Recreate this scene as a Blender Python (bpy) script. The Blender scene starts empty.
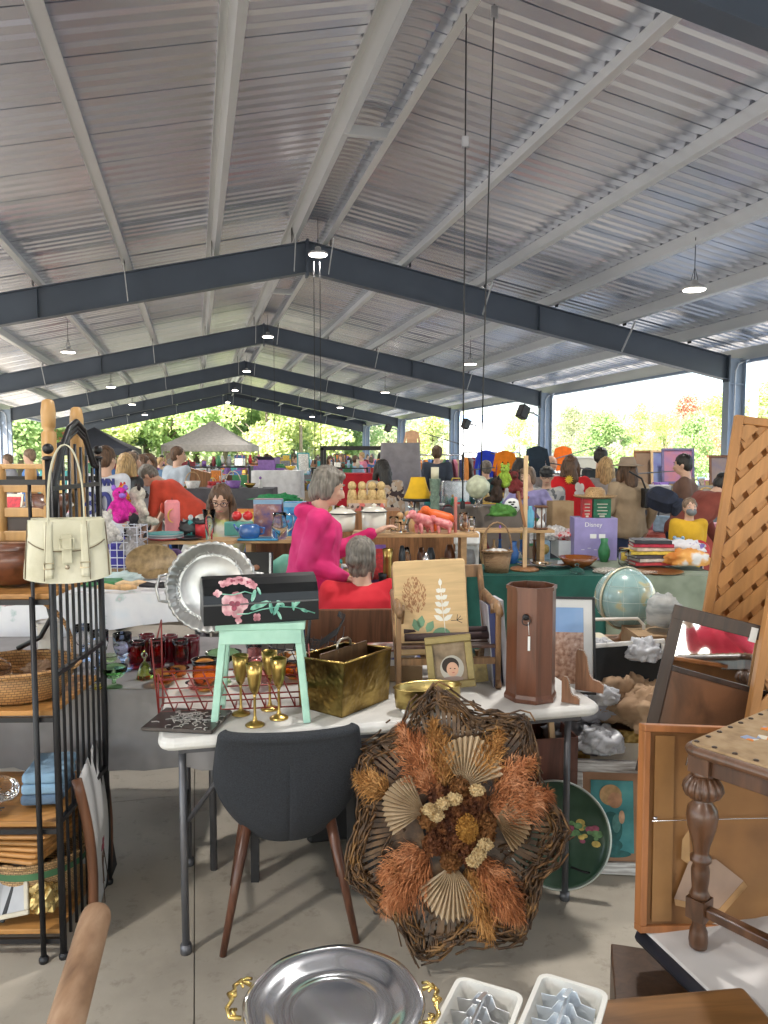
import bpy, math, random
from mathutils import Vector, Matrix, noise
R = math.radians
PI = math.pi
rnd = random.Random(7)
sc = bpy.context.scene
C = sc.collection
# ------------------------------------------------------------------ camera, sky, sun, exposure
EYE, PITCH, FPX = 1.6, R(4.16), 770.0
cd = bpy.data.cameras.new('camera')
cam = bpy.data.objects.new('camera', cd)
C.objects.link(cam)
cam.location = (0, 0, EYE)
cam.rotation_euler = (PI / 2 - PITCH, 0, 0)
cd.sensor_fit = 'VERTICAL'
cd.sensor_height = 24.0
cd.lens = FPX / 1024 * 24.0
cd.clip_start = 0.05
cd.clip_end = 3000
sc.camera = cam
SUN_EL, SUN_AZ = R(42), R(205)          # azimuth the light comes from, clockwise from +Y
w = bpy.data.worlds.new('World')
sc.world = w
w.use_nodes = True
nt = w.node_tree
bg = nt.nodes['Background']
sky = nt.nodes.new('ShaderNodeTexSky')
sky.sky_type = 'NISHITA'
sky.sun_disc = False
sky.sun_elevation = SUN_EL
sky.sun_rotation = SUN_AZ
sky.air_density = 1.0
sky.dust_density = 1.2
sky.ozone_density = 1.0
nt.links.new(sky.outputs[0], bg.inputs[0])
bg.inputs[1].default_value = 0.15
sd = bpy.data.lights.new('sun', 'SUN')
sd.energy = 5.0
sd.angle = R(0.6)
sd.color = (1.0, 0.95, 0.87)
sun = bpy.data.objects.new('sun', sd)
C.objects.link(sun)
_d = Vector((math.sin(SUN_AZ) * math.cos(SUN_EL), math.cos(SUN_AZ) * math.cos(SUN_EL), math.sin(SUN_EL)))
sun.rotation_euler = _d.to_track_quat('Z', 'Y').to_euler()
sun.location = (0, -20, 30)
sc.view_settings.view_transform = 'Standard'
sc.view_settings.look = 'None'
sc.view_settings.exposure = 2.1
sc.view_settings.gamma = 1.0
sc.view_settings.use_curve_mapping = False
sc.cycles.max_bounces = 14
sc.cycles.diffuse_bounces = 5
sc.cycles.glossy_bounces = 4
sc.cycles.transparent_max_bounces = 12
sc.cycles.transmission_bounces = 14
sc.cycles.sample_clamp_indirect = 6
sc.cycles.use_denoising = True
# ------------------------------------------------------------------ pixel -> place helpers
_F = Vector((0, math.cos(PITCH), -math.sin(PITCH)))
_U = Vector((0, math.sin(PITCH), math.cos(PITCH)))
def ray(px, py):
 return _F + Vector((1, 0, 0)) * ((px - 384) / FPX) + _U * ((512 - py) / FPX)
def at_z(px, py, z):
 d = ray(px, py)
 return Vector((0, 0, EYE)) + d * ((z - EYE) / d.z)
def at_y(px, py, y):
 d = ray(px, py)
 return Vector((0, 0, EYE)) + d * (y / d.y)
# ------------------------------------------------------------------ mesh building
def rotm(rx=0, ry=0, rz=0):
 return Matrix.Rotation(rz, 4, 'Z') @ Matrix.Rotation(ry, 4, 'Y') @ Matrix.Rotation(rx, 4, 'X')
def tr(x, y, z):
 return Matrix.Translation((x, y, z))
def frame_of(d, up=Vector((0, 0, 1))):
 d = Vector(d).normalized()
 if abs(d.dot(up)) > 0.98:
  up = Vector((0, 1, 0))
 s = d.cross(up).normalized()
 u = s.cross(d).normalized()
 return s, u, d
class MB:
 def __init__(s, M=None):
  s.v = []; s.f = []; s.sm = []; s.mi = []; s.M = M or Matrix(); s.m = 0
 def add(s, vs, fs, smooth=False):
  o = len(s.v)
  M = s.M
  s.v += [tuple(M @ Vector(p)) for p in vs]
  s.f += [tuple(i + o for i in f) for f in fs]
  s.sm += [smooth] * len(fs)
  s.mi += [s.m] * len(fs)
  return s
 def box(s, c, d, rot=None, taper=1.0):
  hx, hy, hz = d[0] / 2, d[1] / 2, d[2] / 2
  P = []
  for z, t in ((-hz, 1), (hz, taper)):
   for x, y in ((-hx, -hy), (hx, -hy), (hx, hy), (-hx, hy)):
    p = Vector((x * t, y * t, z))
    if rot: p = rot @ p
    P.append(p + Vector(c))
  return s.add(P, [(3, 2, 1, 0), (4, 5, 6, 7), (0, 1, 5, 4), (1, 2, 6, 5), (2, 3, 7, 6), (3, 0, 4, 7)])
 def bar(s, p, q, w, h, up=Vector((0, 0, 1))):
  p = Vector(p); q = Vector(q)
  a, u, d = frame_of(q - p, up)
  P = []
  for o in (p, q):
   for x, y in ((-1, -1), (1, -1), (1, 1), (-1, 1)):
    P.append(o + a * x * w / 2 + u * y * h / 2)
  return s.add(P, [(0, 1, 2, 3), (7, 6, 5, 4), (0, 4, 5, 1), (1, 5, 6, 2), (2, 6, 7, 3), (3, 7, 4, 0)])
 def tube(s, pts, r, n=8, closed=False, sq=1.0):
  pts = [Vector(p) for p in pts]
  N = len(pts)
  rr = r if isinstance(r, (list, tuple)) else [r] * N
  P = []
  pu = None
  for i, p in enumerate(pts):
   if closed:
    d = pts[(i + 1) % N] - pts[i - 1]
   else:
    d = pts[min(i + 1, N - 1)] - pts[max(i - 1, 0)]
   if d.length < 1e-7: d = Vector((0, 0, 1))
   d.normalize()
   if pu is None:
    a, u, _ = frame_of(d)
   else:
    u = pu - d * pu.dot(d)
    if u.length < 1e-5: a, u, _ = frame_of(d)
    u.normalize(); a = d.cross(u)
   pu = u
   for k in range(n):
    t = 2 * PI * k / n
    P.append(p + (a * math.cos(t) + u * math.sin(t) * sq) * rr[i])
  F = []
  for i in range(N if closed else N - 1):
   j = (i + 1) % N
   for k in range(n):
    k2 = (k + 1) % n
    F.append((i * n + k, i * n + k2, j * n + k2, j * n + k))
  if not closed:
   F.append(tuple(reversed(range(n))))
   F.append(tuple(range((N - 1) * n, N * n)))
  return s.add(P, F, True)
 def lathe(s, prof, n=20, c=(0, 0, 0), rot=None, sx=1.0, sy=1.0, cap=True, wob=None):
  P = []
  for (r, z) in prof:
   for k in range(n):
    t = 2 * PI * k / n
    q = r * (1 + (wob(t, z) if wob else 0))
    p = Vector((q * math.cos(t) * sx, q * math.sin(t) * sy, z))
    if rot: p = rot @ p
    P.append(p + Vector(c))
  F = []
  for i in range(len(prof) - 1):
   for k in range(n):
    k2 = (k + 1) % n
    F.append((i * n + k, i * n + k2, (i + 1) * n + k2, (i + 1) * n + k))
  if cap:
   if prof[0][0] > 1e-4: F.append(tuple(reversed(range(n))))
   if prof[-1][0] > 1e-4: F.append(tuple(range((len(prof) - 1) * n, len(prof) * n)))
  return s.add(P, F, True)
 def ell(s, c, r, n=12, m=8, rot=None, bump=0, seed=0):
  P = []; F = []
  for i in range(m + 1):
   a = -PI / 2 + PI * i / m
   for k in range(n):
    t = 2 * PI * k / n
    d = Vector((math.cos(a) * math.cos(t), math.cos(a) * math.sin(t), math.sin(a)))
    q = 1 + (bump * noise.noise(d * 2.2 + Vector((seed, seed * .7, 0))) if bump else 0)
    p = Vector((d.x * r[0] * q, d.y * r[1] * q, d.z * r[2] * q))
    if rot: p = rot @ p
    P.append(p + Vector(c))
  for i in range(m):
   for k in range(n):
    k2 = (k + 1) % n
    F.append((i * n + k, i * n + k2, (i + 1) * n + k2, (i + 1) * n + k))
  return s.add(P, F, True)
 def prism(s, poly, t, M=None, smooth=False):
  # poly in local xy, extruded along +z by t
  M = M or Matrix()
  n = len(poly)
  P = [M @ Vector((x, y, 0)) for x, y in poly] + [M @ Vector((x, y, t)) for x, y in poly]
  F = [tuple(reversed(range(n))), tuple(range(n, 2 * n))]
  s.add(P, F, False)
  o = len(s.v) - 2 * n
  for i in range(n):
   j = (i + 1) % n
   s.f.append((o + i, o + j, o + n + j, o + n + i)); s.sm.append(smooth); s.mi.append(s.m)
  return s
 def grid(s, fn, nu, nv, thick=0, smooth=True):
  P = [Vector(fn(i / nu, j / nv)) for j in range(nv + 1) for i in range(nu + 1)]
  W = nu + 1
  F = [(j * W + i, j * W + i + 1, (j + 1) * W + i + 1, (j + 1) * W + i) for j in range(nv) for i in range(nu)]
  if not thick:
   return s.add(P, F, smooth)
  N = []
  for j in range(nv + 1):
   for i in range(W):
    a = P[j * W + min(i + 1, nu)] - P[j * W + max(i - 1, 0)]
    b = P[min(j + 1, nv) * W + i] - P[max(j - 1, 0) * W + i]
    q = a.cross(b)
    N.append(q.normalized() if q.length > 1e-9 else Vector((0, 0, 1)))
  n = len(P)
  P2 = P + [P[i] - N[i] * thick for i in range(n)]
  F2 = F + [tuple(n + k for k in reversed(f)) for f in F]
  for i in range(nu):
   F2.append((i + 1, i, n + i, n + i + 1))
   b = nv * W
   F2.append((b + i, b + i + 1, n + b + i + 1, n + b + i))
  for j in range(nv):
   F2.append((j * W, (j + 1) * W, n + (j + 1) * W, n + j * W))
   F2.append(((j + 1) * W + nu, j * W + nu, n + j * W + nu, n + (j + 1) * W + nu))
  return s.add(P2, F2, smooth)
 def rbox(s, c, d, r=.01, rot=None):
  # box with rounded vertical edges, small chamfer on top and bottom
  hx, hy = d[0] / 2, d[1] / 2
  r = min(r, hx * .99, hy * .99)
  ring = []
  for cx_, cy_, a0 in ((hx - r, hy - r, 0), (-hx + r, hy - r, 90), (-hx + r, -hy + r, 180), (hx - r, -hy + r, 270)):
   for k in range(4):
    a = R(a0 + 30 * k)
    ring.append((cx_, cy_, math.cos(a) * r, math.sin(a) * r))
  ch = min(r * .5, d[2] * .3)
  P = []
  for z, q in ((-d[2] / 2, -ch), (-d[2] / 2 + ch, 0), (d[2] / 2 - ch, 0), (d[2] / 2, -ch)):
   for (a, b, x, y) in ring:
    k = (r + q) / r
    p = Vector((a + x * k, b + y * k, z))
    if rot: p = rot @ p
    P.append(p + Vector(c))
  n = len(ring)
  F = [tuple(reversed(range(n))), tuple(range(3 * n, 4 * n))]
  for i in range(3):
   for k in range(n):
    k2 = (k + 1) % n
    F.append((i * n + k, i * n + k2, (i + 1) * n + k2, (i + 1) * n + k))
  return s.add(P, F, False)
 def mesh(s, name, mats):
  me = bpy.data.meshes.new(name)
  me.from_pydata(s.v, [], s.f)
  for m in (mats if isinstance(mats, (list, tuple)) else [mats]):
   me.materials.append(m)
  me.polygons.foreach_set('use_smooth', s.sm)
  me.polygons.foreach_set('material_index', s.mi)
  me.update()
  return me
 def build(s, name, mats, parent=None, loc=None, rot=None, bevel=0, label=None):
  o = bpy.data.objects.new(name, s.mesh(name, mats))
  C.objects.link(o)
  if parent: o.parent = parent
  if loc is not None: o.location = loc
  if rot is not None: o.rotation_euler = rot
  if bevel:
   b = o.modifiers.new('bevel', 'BEVEL'); b.width = bevel; b.segments = 2; b.limit_method = 'ANGLE'; b.angle_limit = R(40)
  if label: o['label'] = label
  return o
def tag(o, label, cat, group=None, kind=None):
 if label: o['label'] = label
 if cat: o['category'] = cat
 if group: o['group'] = group
 if kind: o['kind'] = kind
 return o
def thing(name, label, cat, loc=(0, 0, 0), rz=0, group=None, rx=0, ry=0):
 o = bpy.data.objects.new(name, None)
 o.empty_display_size = .1
 C.objects.link(o)
 o.location = loc; o.rotation_euler = (rx, ry, rz)
 return tag(o, label, cat, group)
def dup(o, loc=None, rz=None, label=None, group=None, parent=None, scale=None, rot=None):
 c = o.copy(); C.objects.link(c)
 if parent is not None: c.parent = parent
 if loc is not None: c.location = loc
 if rz is not None: c.rotation_euler = (0, 0, rz)
 if rot is not None: c.rotation_euler = rot
 if scale is not None: c.scale = (scale,) * 3 if isinstance(scale, (int, float)) else scale
 if label: c['label'] = label
 if group: c['group'] = group
 for ch in list(o.children):
  dup(ch, parent=c)
 return c
def recolor(o, idx, m):
 o.material_slots[idx].link = 'OBJECT'
 o.material_slots[idx].material = m
# ------------------------------------------------------------------ materials
_mc = {}
def _base(name):
 m = bpy.data.materials.new(name); m.use_nodes = True
 n = m.node_tree.nodes; l = m.node_tree.links
 return m, n, l, n['Principled BSDF']
def _coord(n, l, scale=(1, 1, 1)):
 t = n.new('ShaderNodeTexCoord'); mp = n.new('ShaderNodeMapping')
 mp.inputs['Scale'].default_value = scale
 l.new(t.outputs['Object'], mp.inputs['Vector'])
 return mp.outputs[0]
def _ramp(n, cols, pos=None):
 r = n.new('ShaderNodeValToRGB')
 e = r.color_ramp.elements
 while len(e) < len(cols): e.new(0.5)
 for i, c in enumerate(cols):
  e[i].position = pos[i] if pos else i / (len(cols) - 1)
  e[i].color = (*c[:3], 1)
 return r
def mulc(c, k): return tuple(min(1, max(0, x * k)) for x in c[:3])
def mat(col, rough=.6, metal=0, var=.12, vs=9, bump=0, bs=60, key=None, coat=0, sheen=0, stretch=(1, 1, 1), spec=None, alpha=None):
 k = (tuple(round(x, 3) for x in col), rough, metal, var, vs, bump, bs, coat, sheen, stretch, spec, alpha)
 if k in _mc: return _mc[k]
 if rough >= .85 and not bump: bump, bs = .3, 230
 m, n, l, b = _base(key or 'surface')
 b.inputs['Roughness'].default_value = rough
 b.inputs['Metallic'].default_value = metal
 if coat: b.inputs['Coat Weight'].default_value = coat; b.inputs['Coat Roughness'].default_value = .08
 if sheen: b.inputs['Sheen Weight'].default_value = sheen
 if spec is not None: b.inputs['Specular IOR Level'].default_value = spec
 if alpha is not None: b.inputs['Alpha'].default_value = alpha
 co = _coord(n, l, stretch)
 t = n.new('ShaderNodeTexNoise'); t.inputs['Scale'].default_value = vs; t.inputs['Detail'].default_value = 5
 l.new(co, t.inputs['Vector'])
 r = _ramp(n, [mulc(col, 1 - var * 1.6), mulc(col, 1 - var * .2), mulc(col, 1 + var * 1.3)], [.28, .5, .72])
 l.new(t.outputs['Fac'], r.inputs[0]); l.new(r.outputs[0], b.inputs['Base Color'])
 if metal > .3:
  mr = n.new('ShaderNodeMapRange'); mr.inputs[3].default_value = max(.03, rough * .7); mr.inputs[4].default_value = min(1, rough * 1.4)
  l.new(t.outputs['Fac'], mr.inputs[0]); l.new(mr.outputs[0], b.inputs['Roughness'])
 if bump:
  t2 = n.new('ShaderNodeTexNoise'); t2.inputs['Scale'].default_value = bs; t2.inputs['Detail'].default_value = 3
  l.new(co, t2.inputs['Vector'])
  bp = n.new('ShaderNodeBump'); bp.inputs['Strength'].default_value = bump; bp.inputs['Distance'].default_value = .01
  l.new(t2.outputs['Fac'], bp.inputs['Height']); l.new(bp.outputs[0], b.inputs['Normal'])
 _mc[k] = m
 return m
def wood(c, dark=.55, rough=.45, st=(14, 14, 1.2), coat=0.0, scale=3.0):
 k = ('w', c, dark, rough, st, coat, scale)
 if k in _mc: return _mc[k]
 m, n, l, b = _base('wood')
 co = _coord(n, l, st)
 t = n.new('ShaderNodeTexNoise'); t.inputs['Scale'].default_value = scale; t.inputs['Detail'].default_value = 6; t.inputs['Distortion'].default_value = .8
 l.new(co, t.inputs['Vector'])
 r = _ramp(n, [mulc(c, dark), mulc(c, (1 + dark) / 2), c, mulc(c, 1.15)], [.3, .45, .58, .75])
 l.new(t.outputs['Fac'], r.inputs[0]); l.new(r.outputs[0], b.inputs['Base Color'])
 b.inputs['Roughness'].default_value = rough
 if coat: b.inputs['Coat Weight'].default_value = coat; b.inputs['Coat Roughness'].default_value = .15
 bp = n.new('ShaderNodeBump'); bp.inputs['Strength'].default_value = .15; bp.inputs['Distance'].default_value = .004
 l.new(t.outputs['Fac'], bp.inputs['Height']); l.new(bp.outputs[0], b.inputs['Normal'])
 _mc[k] = m
 return m
def glass(c=(1, 1, 1), rough=.03, ior=1.45):
 k = ('g', c, rough, ior)
 if k in _mc: return _mc[k]
 m, n, l, b = _base('glass')
 b.inputs['Base Color'].default_value = (*c, 1)
 b.inputs['Transmission Weight'].default_value = 1.0
 b.inputs['Roughness'].default_value = rough
 b.inputs['IOR'].default_value = ior
 _mc[k] = m
 return m
def emit(c, s):
 k = ('e', c, s)
 if k in _mc: return _mc[k]
 m, n, l, b = _base('lit')
 b.inputs['Base Color'].default_value = (*c, 1)
 b.inputs['Emission Color'].default_value = (*c, 1)
 b.inputs['Emission Strength'].default_value = s
 _mc[k] = m
 return m
def patt(cols, scale=20, kind='noise', rough=.6, pos=None, st=(1, 1, 1), bump=0, metal=0, detail=3, coat=0, const=False):
 """a surface whose own colours vary in blotches, cells or stripes"""
 k = ('p', tuple(cols), scale, kind, rough, st, bump, metal, tuple(pos) if pos else None, const)
 if k in _mc: return _mc[k]
 m, n, l, b = _base('patterned')
 co = _coord(n, l, st)
 if kind == 'noise':
  t = n.new('ShaderNodeTexNoise'); t.inputs['Detail'].default_value = detail; out = t.outputs['Fac']
 elif kind == 'cell':
  t = n.new('ShaderNodeTexVoronoi'); out = None
 elif kind == 'stripe':
  t = n.new('ShaderNodeTexWave'); t.inputs['Distortion'].default_value = 0; out = t.outputs['Fac']
 elif kind == 'vor':
  t = n.new('ShaderNodeTexVoronoi'); out = t.outputs['Distance']
 t.inputs['Scale'].default_value = scale
 l.new(co, t.inputs['Vector'])
 if out is None:
  sp = n.new('ShaderNodeSeparateColor'); l.new(t.outputs['Color'], sp.inputs[0]); out = sp.outputs[0]
 r = _ramp(n, cols, pos)
 if const or kind == 'cell': r.color_ramp.interpolation = 'CONSTANT'
 l.new(out, r.inputs[0]); l.new(r.outputs[0], b.inputs['Base Color'])
 b.inputs['Roughness'].default_value = rough; b.inputs['Metallic'].default_value = metal
 if coat: b.inputs['Coat Weight'].default_value = coat
 if bump:
  bp = n.new('ShaderNodeBump'); bp.inputs['Strength'].default_value = bump; bp.inputs['Distance'].default_value = .01
  l.new(out, bp.inputs['Height']); l.new(bp.outputs[0], b.inputs['Normal'])
 _mc[k] = m
 return m
def text(s, size, m, M, parent=None, name='lettering', depth=.0008, bold=0):
 cu = bpy.data.curves.new('t', 'FONT'); cu.body = s; cu.size = size; cu.extrude = depth; cu.offset = bold
 cu.align_x = 'CENTER'; cu.align_y = 'CENTER'
 o = bpy.data.objects.new('t', cu)
 me = bpy.data.meshes.new_from_object(o)
 me.transform(M); me.materials.clear(); me.materials.append(m)
 bpy.data.objects.remove(o); bpy.data.curves.remove(cu)
 q = bpy.data.objects.new(name, me); C.objects.link(q)
 if parent: q.parent = parent
 return q
WHITE = mat((.78, .78, .76), .5, var=.04)
BLACK = mat((.012, .012, .014), .5)
DWOOD = wood((.16, .065, .03), .5, .4)
MWOOD = wood((.33, .15, .06), .5, .4)
LWOOD = wood((.62, .38, .17), .7, .5)
TAN = wood((.72, .50, .28), .75, .5)
IRON = mat((.007, .007, .009), .45, 0, var=.2)
BRASS = mat((.55, .38, .12), .28, 1, var=.2, vs=14)
STEEL = mat((.62, .63, .65), .18, 1, var=.06)
GALV = mat((.50, .52, .52), .42, .55, var=.12, vs=3)
CLEAR = glass((.97, .98, .99), ior=1.28)
# ------------------------------------------------------------------ the market hall (its own axis points slightly left)
TH = math.atan(189 * math.cos(PITCH) / FPX)
AX = Vector((-math.sin(TH), math.cos(TH), 0))      # along the hall
LX = Vector((math.cos(TH), math.sin(TH), 0))       # across the hall
HM = Matrix(((LX.x, AX.x, 0, 0), (LX.y, AX.y, 0, 0), (0, 0, 1, 0), (0, 0, 0, 1)))
def S(x, y, z): return HM @ Vector((x, y, z))
XR, HALF, RZ, SL = 2.05, 9.25, 5.5, .201         # ridge x, half span, rafter top at the ridge, slope
F1, BAY = 14.3, 9.14
FR = [F1 + BAY * (k - 1) for k in range(-2, 6)]; FR[2] -= .25
YB0, YB1 = FR[0] - .4, FR[-1] + .3
def topz(x): return RZ - (SL if x > XR else .230) * abs(x - XR)
# materials of the hall
def concrete():
 m, n, l, b = _base('concrete')
 co = _coord(n, l)
 a = n.new('ShaderNodeTexNoise'); a.inputs['Scale'].default_value = .9; a.inputs['Detail'].default_value = 9; a.inputs['Roughness'].default_value = .62
 c = n.new('ShaderNodeTexNoise'); c.inputs['Scale'].default_value = 14; c.inputs['Detail'].default_value = 8; c.inputs['Roughness'].default_value = .7
 l.new(co, a.inputs['Vector']); l.new(co, c.inputs['Vector'])
 r = _ramp(n, [(.29, .255, .205), (.42, .375, .305), (.49, .44, .36)], [.3, .5, .7]); l.new(a.outputs['Fac'], r.inputs[0])
 r2 = _ramp(n, [(.55, .53, .5), (1, 1, 1), (1.0, 1.0, 1.0)], [.28, .45, .8]); l.new(c.outputs['Fac'], r2.inputs[0])
 mx = n.new('ShaderNodeMix'); mx.data_type = 'RGBA'; mx.blend_type = 'MULTIPLY'; mx.inputs[0].default_value = .8
 l.new(r.outputs[0], mx.inputs[6]); l.new(r2.outputs[0], mx.inputs[7])
 v = n.new('ShaderNodeTexVoronoi'); v.inputs['Scale'].default_value = 1.3; l.new(co, v.inputs['Vector'])
 r3 = _ramp(n, [(.35, .32, .28), (1, 1, 1)], [.02, .05]); l.new(v.outputs['Distance'], r3.inputs[0])
 m2 = n.new('ShaderNodeMix'); m2.data_type = 'RGBA'; m2.blend_type = 'MULTIPLY'; m2.inputs[0].default_value = .7
 l.new(mx.outputs[2], m2.inputs[6]); l.new(r3.outputs[0], m2.inputs[7])
 l.new(m2.outputs[2], b.inputs['Base Color'])
 rr = n.new('ShaderNodeMapRange'); rr.inputs[3].default_value = .38; rr.inputs[4].default_value = .7
 l.new(c.outputs['Fac'], rr.inputs[0]); l.new(rr.outputs[0], b.inputs['Roughness'])
 bp = n.new('ShaderNodeBump'); bp.inputs['Strength'].default_value = .12; bp.inputs['Distance'].default_value = .01
 l.new(c.outputs['Fac'], bp.inputs['Height']); l.new(bp.outputs[0], b.inputs['Normal'])
 return m
CONC = concrete()
PAINT = mat((.062, .080, .108), .42, 0, var=.08, vs=1.5)
PAINT_SKYLIT = mat((.27, .33, .42), .45, 0, var=.05, vs=1.5)  # rafter paint again, its colour lightened for sky light on the columns
GLV = patt([(.60, .62, .63), (.64, .66, .67), (.68, .70, .71)], 1.5, 'noise', .38, [.3, .5, .7], metal=.5, detail=3, st=(1, .2, 1))
def roofmat():
 m, n, l, b = _base('galvalume')
 co = _coord(n, l, (.15, .5, 1))
 t = n.new('ShaderNodeTexNoise'); t.inputs['Scale'].default_value = 1.2; t.inputs['Detail'].default_value = 4; l.new(co, t.inputs['Vector'])
 r = _ramp(n, [(.68, .70, .77), (.74, .76, .83), (.79, .81, .88)], [.3, .5, .7]); l.new(t.outputs['Fac'], r.inputs[0])
 l.new(r.outputs[0], b.inputs['Base Color'])
 b.inputs['Metallic'].default_value = .85; b.inputs['Roughness'].default_value = .27
 return m
ROOFM = roofmat()
# ground outside + floor slab
g = MB(); g.grid(lambda u, v: ((u - .5) * 1600, (v - .5) * 1600, -.12), 8, 8)
tag(g.build('ground', patt([(.07, .10, .03), (.12, .16, .05), (.20, .19, .10)], .25, 'noise', .9, [.3, .5, .75], detail=8)), None, None, kind='structure')
g = MB(HM); g.box((XR + HALF + 22, 20, -.118), (38, 130, .02)); g.box((XR - HALF - 16, 20, -.118), (22, 130, .02)); g.box((XR, -22, -.1175), (26, 20, .02))
tag(g.build('pale_bounce_lot', patt([(.32, .32, .32), (.42, .42, .42), (.50, .50, .49)], 1.2, 'noise', .85, [.3, .5, .75], detail=8)), None, None, kind='structure')  # lot widened with added pale ground that bounces light up to the roof
g = MB(HM)
jx = [-12.5, -8.1, -4.0, -.03, 4.0, 8.0, 12.0, 15.5, 18.5]
jy = [YB0 - 3 + 4.57 * i for i in range(17)]
jy = [y + 1.9 for y in jy]
jg = .0022
for i in range(len(jx) - 1):
 for j in range(len(jy) - 1):
  g.box(((jx[i] + jx[i + 1]) / 2, (jy[j] + jy[j + 1]) / 2, -.075), (jx[i + 1] - jx[i] - jg * 1.6, jy[j + 1] - jy[j] - jg * 1.6, .15))
fl = g.build('floor', CONC); tag(fl, None, None, kind='structure')
fl.data.polygons.foreach_set('use_smooth', [False] * len(fl.data.polygons))
g = MB(HM); g.box(((jx[0] + jx[-1]) / 2, (jy[0] + jy[-1]) / 2, -.09), (jx[-1] - jx[0] - .02, jy[-1] - jy[0] - .02, .14))
tag(g.build('floor_joint_filler', mat((.20, .18, .15), .9)), None, None, kind='structure')
hall = thing('market_hall', 'open sided metal market hall with grey rafters and ribbed steel roof', 'pavilion')
# rafters and columns, one of each per frame
def ibeam(mb, prof_top, prof_bot, y, w, tf, tw):
 """tapered I section following two polylines (top and bottom) in x,z at hall y"""
 n = len(prof_top)
 for i in range(n - 1):
  (x0, a0), (x1, a1) = prof_top[i], prof_top[i + 1]
  (u0, b0), (u1, b1) = prof_bot[i], prof_bot[i + 1]
  def hexa(p, q, r_, s_, wy):
   P = []
   for yy in (y - wy / 2, y + wy / 2):
    for (x, z) in (p, q, r_, s_): P.append((x, yy, z))
   mb.add(P, [(0, 1, 2, 3), (7, 6, 5, 4), (0, 4, 5, 1), (1, 5, 6, 2), (2, 6, 7, 3), (3, 7, 4, 0)])
  hexa((u0, b0 + tf), (u1, b1 + tf), (x1, a1 - tf), (x0, a0 - tf), tw)
  hexa((x0, a0 - tf), (x1, a1 - tf), (x1, a1), (x0, a0), w)
  hexa((u0, b0), (u1, b1), (u1, b1 + tf), (u0, b0 + tf), w)
PUR = {1: [.40, 1.9, 3.4, 4.9, 6.4, 7.9], -1: [.27, 1.68, 3.15, 4.62, 6.1, 7.6]}
for y in FR:
 mb = MB(HM)
 for sgn in (-1, 1):
  xe = XR + sgn * (HALF - .32)
  ibeam(mb, [(XR, RZ), (xe, topz(xe))], [(XR, RZ - .56), (xe, topz(xe) - .50)], y, .2, .014, .012)
  # web stiffener plates at the haunch and bolted end plates
  mb.box((XR + sgn * .012, y, RZ - .30), (.02, .22, .66))
  mb.box((xe - sgn * .0, y, topz(xe) - .26), (.03, .21, .56))
  mb.box((XR + sgn * 4.6, y, topz(XR + sgn * 4.6) - .27), (.012, .17, .50))
 mb.build('rafter', PAINT, hall)
 for sgn in (-1, 1):
  xc = XR + sgn * (HALF - .12)
  mb = MB(HM)
  xi, xo = xc - sgn * .2, xc + sgn * .2
  zt = topz(xc) - .02
  mb.box((xc, y, zt / 2), (.38, .012, zt))
  mb.box((xi, y, zt / 2), (.014, .2, zt)); mb.box((xo, y, zt / 2), (.014, .2, zt))
  mb.box((xc, y, .012), (.5, .3, .024))
  mb.box((xc, y, zt - .52), (.37, .18, .012))
  mb.box((xc, y, zt + .006), (.40, .2, .012))
  mb.build('column', PAINT_SKYLIT, hall)
  mb = MB(HM)      # downpipe and conduit
  xd = xc + sgn * .34
  mb.tube([(xd - sgn * .0, y + .18, zt + .1), (xd, y + .18, zt - .02), (xd - sgn * .07, y + .18, zt - .3), (xd - sgn * .07, y + .18, .1)], .045, 8)
  mb.build('downpipe', PAINT_SKYLIT, hall)
  mb = MB(HM)
  mb.tube([(xc - sgn * .02, y - .05, .3), (xc - sgn * .02, y - .05, zt - .25), (xc + sgn * .05, y - .05, zt - .1), (xc + sgn * .3, y - .05, zt + .0), (xc + sgn * .3, y + 1.2, zt + .05)], .018, 8)
  mb.build('conduit', mat((.55, .57, .6), .4, .5), hall)
# purlins, each a long Z section
def purlin(x, z, sgn):
 mb = MB(HM)
 L = YB1 - YB0; yc = (YB0 + YB1) / 2
 a = math.atan(SL) * -sgn
 ro = Matrix.Rotation(-a, 3, 'Y')
 mb.box(Vector((x, yc, z)), (.006, L, .25), ro)
 up = ro @ Vector((0, 0, 1)); si = ro @ Vector((1, 0, 0))
 c0 = Vector((x, yc, z))
 mb.box(c0 + up * .1235 + si * .038 * sgn, (.082, L, .006), ro)
 mb.box(c0 - up * .1235 - si * .038 * sgn, (.082, L, .006), ro)
 mb.box(c0 - up * .111 - si * .079 * sgn, (.006, L, .022), ro)
 mb.box(c0 + up * .111 + si * .079 * sgn, (.006, L, .022), ro)
 return mb
for sgn in (-1, 1):
 for d in PUR[sgn]:
  x = XR + sgn * d
  purlin(x, topz(x) + .172, sgn).build('purlin', GLV, hall)
 x = XR + sgn * (HALF - .02)
 purlin(x, topz(x) + .10, -sgn).build('eave_strut', GLV, hall)
# clips, flange braces and lap bolts where purlins pass the frames
for y in FR[1:]:
 for sgn in (-1, 1):
  for i, d in enumerate(PUR[sgn]):
   x = XR + sgn * d; z = topz(x)
   if i in (0, 2, 4):
    mb = MB(HM)
    mb.bar(Vector((x, y - .55, z + .02)), Vector((x - sgn * .02, y - .11, z - .50)), .045, .012, Vector((1, 0, 0)))
    mb.build('flange_brace', GLV, hall)
   mb = MB(HM); mb.box((x + sgn * .02, y - .13, z + .13), (.012, .12, .24)); mb.build('purlin_clip', BLACK, hall)
for y in [FR[i] + BAY * .5 for i in range(len(FR) - 1)]:
 mb = MB(HM); mb.box((XR + .06, y, RZ + .04), (.62, .08, .12)); mb.build('ridge_spacer', GLV, hall)
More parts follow.
